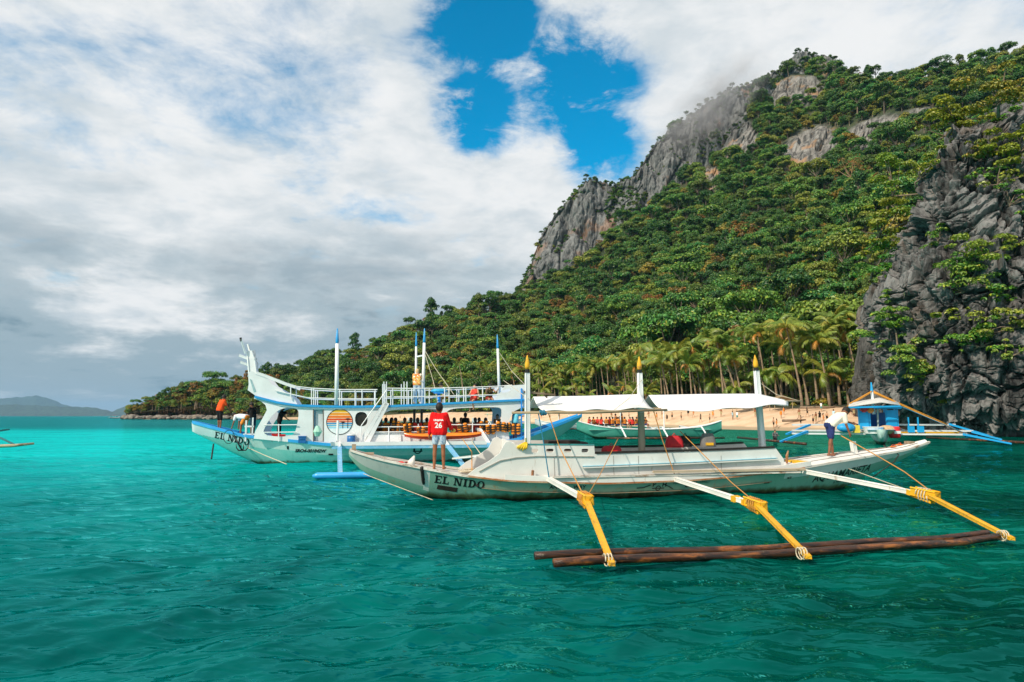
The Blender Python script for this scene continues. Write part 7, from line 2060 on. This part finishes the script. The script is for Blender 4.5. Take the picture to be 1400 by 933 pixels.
def held():
    J = BJ; q = BOY.matrix_world if False else Matrix.Translation(BOY.location) @ BOY.rotation_euler.to_matrix().to_4x4() @ Matrix.Diagonal((BOY.scale.x,) * 3).to_4x4()
    p = q @ (J['wriR'] + J['hdirR'] * .12); mb = MB(); mb.ball(p, .055, 10, 7, (1.2, .8, 1)); tag(mb.build('yellow_cloth', plain('yellow_cloth', (.80, .50, .10), .8), None, True), 'yellow cloth held in the hand of the boy in the red jersey', 'cloth')
held()
s, l, z = FD(1137, 629, -.12)
person('barefoot man in cream t-shirt and navy shorts bending over the after deck', FB.world((s, l, z + .085)), -84, dict(lean=52, hip=(12, -10), knee=(4, 4), spread=.10, armL=(48, 4, 28), armR=(6, 4, 12), head=8),
    dict(skin='dark', shirt=cloth('cream', (.80, .74, .64), .06), sleeve=.75, loose=True, pants=cloth('navy', (.022, .035, .13), .3), plen=.82), 1.72, .0115)
# crew on the bow of the tour boat
def BD(px, py, lat): s = BB.at(px, py, lat).x; return BB.world((s, lat, BH.g(s)[0] - .04))
person('man in orange-red shirt and black shorts leaning over the bow of the tour boat', BD(299, 590, .05), -38, dict(lean=16, hip=(8, 2), knee=(8, 6), spread=.08, armL=(26, 6, 14), armR=(22, 6, 16), head=12), dict(skin='brown', shirt=cloth('orange_red', (.80, .085, .015)), sleeve=.7, loose=True, pants=cloth('black', (.012, .012, .013)), plen=.95), 1.66)
person('man in white shirt and orange shorts bent double over the anchor on the bow', BD(335, 601, -.35), 78, dict(lean=84, hip=(24, 10), knee=(28, 18), spread=.08, armL=(12, 4, 6), armR=(4, 4, 4), head=-14), dict(skin='brown', shirt=cloth('white', (.78, .78, .80), .05), sleeve=.6, loose=True, pants=cloth('orange', (.80, .24, .03)), plen=.7), 1.66)
person('man in black shirt standing behind the bent man on the bow', BD(345, 596, .75), 70, dict(lean=8, armL=(30, 6, 30), armR=(25, 6, 30), head=20), dict(skin='dark', shirt=cloth('black', (.012, .012, .013)), sleeve=.7, pants=cloth('dark_teal', (.02, .06, .09)), plen=.9), 1.66)
person('man in black clothes reaching out inside the front window of the tour boat', BD(381, 603, .3), -70, dict(lean=10, armL=(78, 10, 10), armR=(30, 30, 20), hip=(4, -4), head=10), dict(skin='dark', shirt=cloth('black', (.012, .012, .013)), sleeve=.8, loose=True, pants=cloth('black', (.012, .012, .013)), plen=1.6), 1.62)
# upper deck
def UD(px, lat):
    E = [(348, 542.5), (380, 550.5), (406, 554.5), (450, 556), (535, 555.5), (620, 551.5), (722, 546.5)]
    y = np.interp(px, [e[0] for e in E], [e[1] for e in E]); p = BB.at(px, y, -1.32); q = BB.at(px, y - 4, lat); return BB.world((q.x, lat, p.z + .052))
person('man in orange floral shirt and jeans standing on the upper deck with his back turned', UD(570, -.9), 8, dict(lean=6, armL=(30, 4, 60), armR=(30, 4, 60), spread=.04, head=25), dict(skin='light', shirt=FLORAL, sleeve=.7, loose=True, pants=cloth('pale_denim', (.40, .50, .60)), plen=1.85, hat=cloth('cap_tan', (.60, .42, .22))), 1.72)
person('woman with long dark hair in red sitting against the upper deck rail', UD(648, -.95), 160, dict(lean=-12, hip=(75, 60), knee=(95, 70), seat=.04, armL=(20, 20, 30), armR=(30, 14, 40), head=12), dict(skin='tan', shirt=cloth('red_yellow', (.62, .06, .04), .5, 14), sleeve=0, pants=cloth('maroon', (.40, .04, .03)), plen=.5, hair='long'), 1.62)
person('woman in dark top propping her head on the upper deck bulwark', UD(668, -.8), 200, dict(lean=24, hip=(80, 80), knee=(100, 100), seat=.06, armL=(55, 20, 70), armR=(55, 20, 70), head=6), dict(skin='tan', shirt=cloth('black_yellow', (.10, .07, .03), .9, 12), sleeve=0, pants=cloth('maroon', (.40, .04, .03)), plen=.5, hair='long'), 1.62)
person('person in pale top crouching behind the blue chair on the upper deck', UD(610, -.2), 120, dict(lean=28, hip=(85, 70), knee=(110, 95), seat=.25, armL=(40, 10, 30), armR=(60, 10, 30), head=8), dict(skin='tan', shirt=cloth('pale_green', (.55, .62, .58)), sleeve=.6, pants=cloth('orange', (.80, .24, .03)), plen=.6), 1.62)
# lower deck
def LD(px, lat, dz=0): s = BB.at(px, 600, lat).x; return BB.world((s, lat, .62 + dz))
SEATUP = .22
person('person in black vest standing among the seats of the lower deck', LD(636, .1), 0, dict(lean=2, armL=(8, 10, 10), armR=(8, 10, 10)), dict(skin='dark', shirt=cloth('black', (.012, .012, .013)), sleeve=0, pants=cloth('black', (.012, .012, .013)), plen=.9), 1.66)
person('crewman in light blue shirt holding the blue stern ladder', BD(704, 604, -1.05), -55, dict(lean=6, armL=(62, 6, 25), armR=(55, 8, 40), head=5), dict(skin='dark', shirt=cloth('sky_blue', (.14, .52, .68)), sleeve=.6, loose=True, pants=cloth('black', (.012, .012, .013)), plen=.9), 1.66)
person('child in blue and white standing inside the rear opening', LD(691, .0), 150, dict(), dict(skin='tan', shirt=cloth('aqua_white', (.35, .66, .74), .4, 12), sleeve=.4, pants=cloth('white', (.78, .78, .80), .05), plen=.6), 1.5)
person('woman in brown dress standing inside the rear opening', LD(680, .55), 180, dict(), dict(skin='tan', shirt=cloth('brown', (.30, .13, .05)), sleeve=.2, pants=cloth('brown', (.30, .13, .05)), plen=1.0, hair='long'), 1.58)
sit = dict(lean=6, hip=(88, 84), knee=(92, 88), seat=.38 + SEATUP, armL=(40, 6, 50), armR=(36, 6, 50), head=4)
kinds = [dict(skin='brown', shirt=cloth('black', (.012, .012, .013)), sleeve=.6, pants=cloth('navy', (.022, .035, .13), .3), vest=True), dict(skin='tan', shirt=cloth('pink', (.72, .50, .48)), sleeve=.6, pants=cloth('white', (.78, .78, .80), .05)),
         dict(skin='tan', shirt=cloth('red', (.62, .04, .03)), sleeve=.4, pants=cloth('black', (.012, .012, .013)), hair='long'), dict(skin='brown', shirt=cloth('grey', (.25, .25, .26)), sleeve=.6, pants=cloth('black', (.012, .012, .013)), vest=True)]
klab = ['passenger in orange life vest seated on the lower deck of the tour boat', 'passenger in pale pink shirt seated on the lower deck', 'long-haired passenger in red top seated on the lower deck', 'passenger in grey shirt and orange life vest seated on the lower deck']
first = {}
for (x, l, k, yw) in ((520, .5, 0, 12), (528, -.3, 3, 40), (541, -.75, 1, 30), (534, .2, 2, -20), (553, .1, 0, 190), (562, .6, 3, 170), (571, -.4, 2, 20), (583, .0, 0, 0), (590, .5, 3, 190), (650, .2, 2, 15), (655, .7, 0, 180), (664, -.2, 0, 10), (630, .5, 3, 195), (621, -.2, 2, 10)):
    loc = LD(x, l)
    if k not in first: first[k] = person(klab[k], loc, yw, sit, kinds[k], 1.64, .024, 'passengers seated on the lower deck')[0]
    else: c = copy_tree(first[k]); c.location = loc; c.rotation_euler = (0, 0, R(yw))
# people on the green boat
first = {}
for i in range(15):
    x = 806 + i * 5.3 + rng.uniform(-1.5, 1.5); k = rng.choice([0, 0, 3, 2]); Y = 70 + rng.uniform(-.6, .6); loc = Vector(((x - CX) / F * Y, Y, .62))
    lb = ['seated passenger in orange vest and black shirt on the emerald boat', '', 'seated long-haired passenger in red on the emerald boat', 'seated passenger in orange vest and grey shirt on the emerald boat'][k]
    if k not in first: first[k] = person(lb, loc, rng.uniform(0, 360), sit, kinds[k], 1.64, .035, 'passengers on the emerald boat')[0]
    else: c = copy_tree(first[k]); c.location = loc; c.rotation_euler = (0, 0, rng.uniform(0, 6.28))
for (x, st_, lb, yw) in ((841, kinds[3], 'man standing amidships on the emerald boat', 60), (848, kinds[0], 'person in orange vest standing amidships on the emerald boat', 200)):
    person(lb, ((x - CX) / F * 70, 70, .70), yw, dict(lean=4), st_, 1.66, .035)
# bathers on the sand
bk = [dict(skin='tan', pants=cloth('black', (.012, .012, .013)), plen=.7), dict(skin='tan', shirt=cloth('black', (.012, .012, .013)), sleeve=.3, pants=cloth('black', (.012, .012, .013)), plen=.4, hair='long'), dict(skin='brown', shirt=cloth('pale_blue', (.45, .62, .70)), sleeve=.6, pants=cloth('grey', (.25, .25, .26)), plen=.8),
      dict(skin='tan', shirt=cloth('orange', (.80, .24, .03)), sleeve=0, pants=cloth('orange', (.80, .24, .03)), plen=.2, hair='long'), dict(skin='brown', pants=cloth('khaki', (.40, .32, .18)), plen=.8), dict(skin='tan', shirt=cloth('white', (.78, .78, .80), .05), sleeve=.5, pants=cloth('teal', (.05, .25, .25)), plen=.7)]
bl = ['bare-chested bather in black shorts standing on the sand', 'long-haired bather in black swimsuit on the sand', 'person in pale blue shirt and grey shorts on the sand', 'long-haired bather in orange swimsuit on the sand', 'bare-chested man in khaki shorts on the sand', 'person in white shirt and teal shorts on the sand']
poses = [dict(armL=(5, 8, 10), armR=(10, 10, 25)), dict(hip=(18, -14), knee=(6, 10), armL=(-15, 8, 20), armR=(20, 8, 20)), dict(lean=4, armL=(20, 20, 80), armR=(4, 10, 10)), dict(hip=(-12, 16), knee=(10, 4), armL=(16, 8, 20), armR=(-16, 8, 20)), dict(armL=(0, 14, 8), armR=(40, 10, 60)), dict(armL=(8, 24, 70), armR=(8, 24, 70))]
pro = {}
spots = [(958, 578, 1), (970.5, 578, 0), (975, 573, 3), (986, 570, 4), (1002, 574.6, 2), (1008, 575, 5), (1033, 571, 4), (1068, 573, 3), (1072, 568.6, 3), (1058, 586, 0), (1062, 586, 3), (1093, 572, 4), (1095, 583, 0), (1116, 578, 4), (1121, 577, 1), (1126, 579, 3), (1131, 577, 0), (1123, 563, 5), (1112, 581, 0), (1163, 568, 1), (1168, 570, 4), (898, 575, 3), (905, 573, 4), (912, 577, 1), (919, 574, 0), (931.5, 575, 0), (948, 571, 3), (941, 570, 1), (887, 573, 4), (880, 572, 5), (872, 574, 3), (860, 573, 0), (850, 574, 1), (836, 573, 4), (822, 574, 3), (528, 573, 4), (537, 573.5, 3), (547, 573, 0), (553, 574, 3), (600, 572, 1), (612, 573, 4), (740, 573, 3), (752, 574, 0), (765, 574, 4), (778, 574, 5), (1140, 575, 2), (1104, 570, 1)]
for (x, y, k) in spots:
    loc = beach_point(x, y); loc.z -= .02
    if k not in pro: pro[k] = person(bl[k], loc, rng.uniform(0, 360), poses[k], bk[k], 1.70, .035, 'bathers along the beach')[0]
    else: c = copy_tree(pro[k]); c.location = loc; c.rotation_euler = (0, 0, rng.uniform(0, 6.28)); c.scale = (rng.uniform(.92, 1.04),) * 3
p = P(1060, 606, 62); person('swimmer in black and white rash vest standing waist-deep beside the blue outrigger', (p.x, 62, -.80), 170, dict(lean=6, armL=(30, 10, 60), armR=(30, 10, 60), head=6), dict(skin='tan', shirt=cloth('black_white', (.10, .10, .11), .9, 5), sleeve=1.8, pants=cloth('black', (.012, .012, .013)), plen=.9), 1.7, .03)
# driftwood and lounging things on the sand
def driftwood(px, py, L, ang, label):
    q = beach_point(px, py); r = empty('driftwood_log', label, 'log', q, (0, 0, R(ang)))
    MB().tube([(-L / 2, 0, .18), (0, .1, .22), (L / 2, 0, .30)], [.22, .20, .12], 9).build('log_stem', wood('driftwood', (.30, .21, .14), (.14, .09, .06)), r, True)
    MB().tube([(L * .1, .05, .25), (L * .2, .1, .7)], [.08, .03], 6).build('branch_stub', wood('driftwood', (.30, .21, .14), (.14, .09, .06)), r, True)
driftwood(1086, 577, 4.2, 12, 'dark driftwood log lying beside the bathers'); driftwood(1130, 559, 9, -4, 'long driftwood trunk at the foot of the palms'); driftwood(1040, 560, 7, 5, 'pale driftwood trunk at the top of the sand')
def shelter(px, py, col, label):
    q = beach_point(px, py); r = empty('beach_shelter', label, 'shelter', q)
    for x in (-1.6, 1.6):
        for y in (-1.2, 1.2): MB().tube([(x, y, 0), (x, y, 1.9)], .06, 6).build('post', BAMBOO, r)
    m = MB(); m.sheet([[(-2.1, y, 1.9) for y in (-1.6, 1.6)], [(0, y, 2.7) for y in (-1.6, 1.6)], [(2.1, y, 1.9) for y in (-1.6, 1.6)]]); o = m.build('roof', col, r); o.modifiers.new('t', 'SOLIDIFY').thickness = .06
shelter(1016, 564, plain('blue_tarp2', (.10, .22, .45), .7), 'low blue tarpaulin shelter at the top of the sand'); shelter(1068, 562, plain('thatch', (.30, .21, .12), .95), 'thatched shelter under the palms')
# ------------------------------------------------------------------ sea air
def build_haze():
    m = bpy.data.materials.new('sea_haze'); m.use_nodes = True; N = m.node_tree.nodes; L = m.node_tree.links
    for n in list(N): N.remove(n)
    out = N.new('ShaderNodeOutputMaterial'); v = N.new('ShaderNodeVolumePrincipled'); v.inputs['Color'].default_value = (.36, .66, 1.0, 1); v.inputs['Density'].default_value = 3.6e-5; v.inputs['Anisotropy'].default_value = 0.1
    L.new(v.outputs[0], out.inputs['Volume'])
    S = 24000; mb = MB(); mb.box((0, 0, 220), (2 * S, 2 * S, 456)); o = mb.build('haze', m); tag(o, kind='stuff')
build_haze()
def build_mist():
    # a rag of cloud caught on the ridge
    m = bpy.data.materials.new('ridge_mist'); m.use_nodes = True; N = m.node_tree.nodes; L = m.node_tree.links
    for n in list(N): N.remove(n)
    out = N.new('ShaderNodeOutputMaterial'); v = N.new('ShaderNodeVolumePrincipled'); v.inputs['Color'].default_value = (.96, .97, 1.0, 1); v.inputs['Anisotropy'].default_value = .2
    tc = N.new('ShaderNodeTexCoord').outputs['Object']; ln = N.new('ShaderNodeVectorMath'); ln.operation = 'LENGTH'; L.new(tc, ln.inputs[0])
    f = nz(N, L, tc, 1.6, 4, .6, .4)
    d = mth(N, L, 'MULTIPLY', mrange(N, L, ln.outputs['Value'], 1.0, .1), mrange(N, L, f, .38, .66))
    L.new(mth(N, L, 'MULTIPLY', d, .05), v.inputs['Density']); L.new(v.outputs[0], out.inputs['Volume'])
    mb = MB(); mb.ball((0, 0, 0), 1.0, 20, 12); o = mb.build('ridge_mist', m, None, True); o.location = P(972, 140, 592); o.scale = (80, 45, 34); o.rotation_euler = (0, R(-38), 0)
    tag(o, kind='stuff')
build_mist()
bpy.data.scenes.remove(TMPSC)
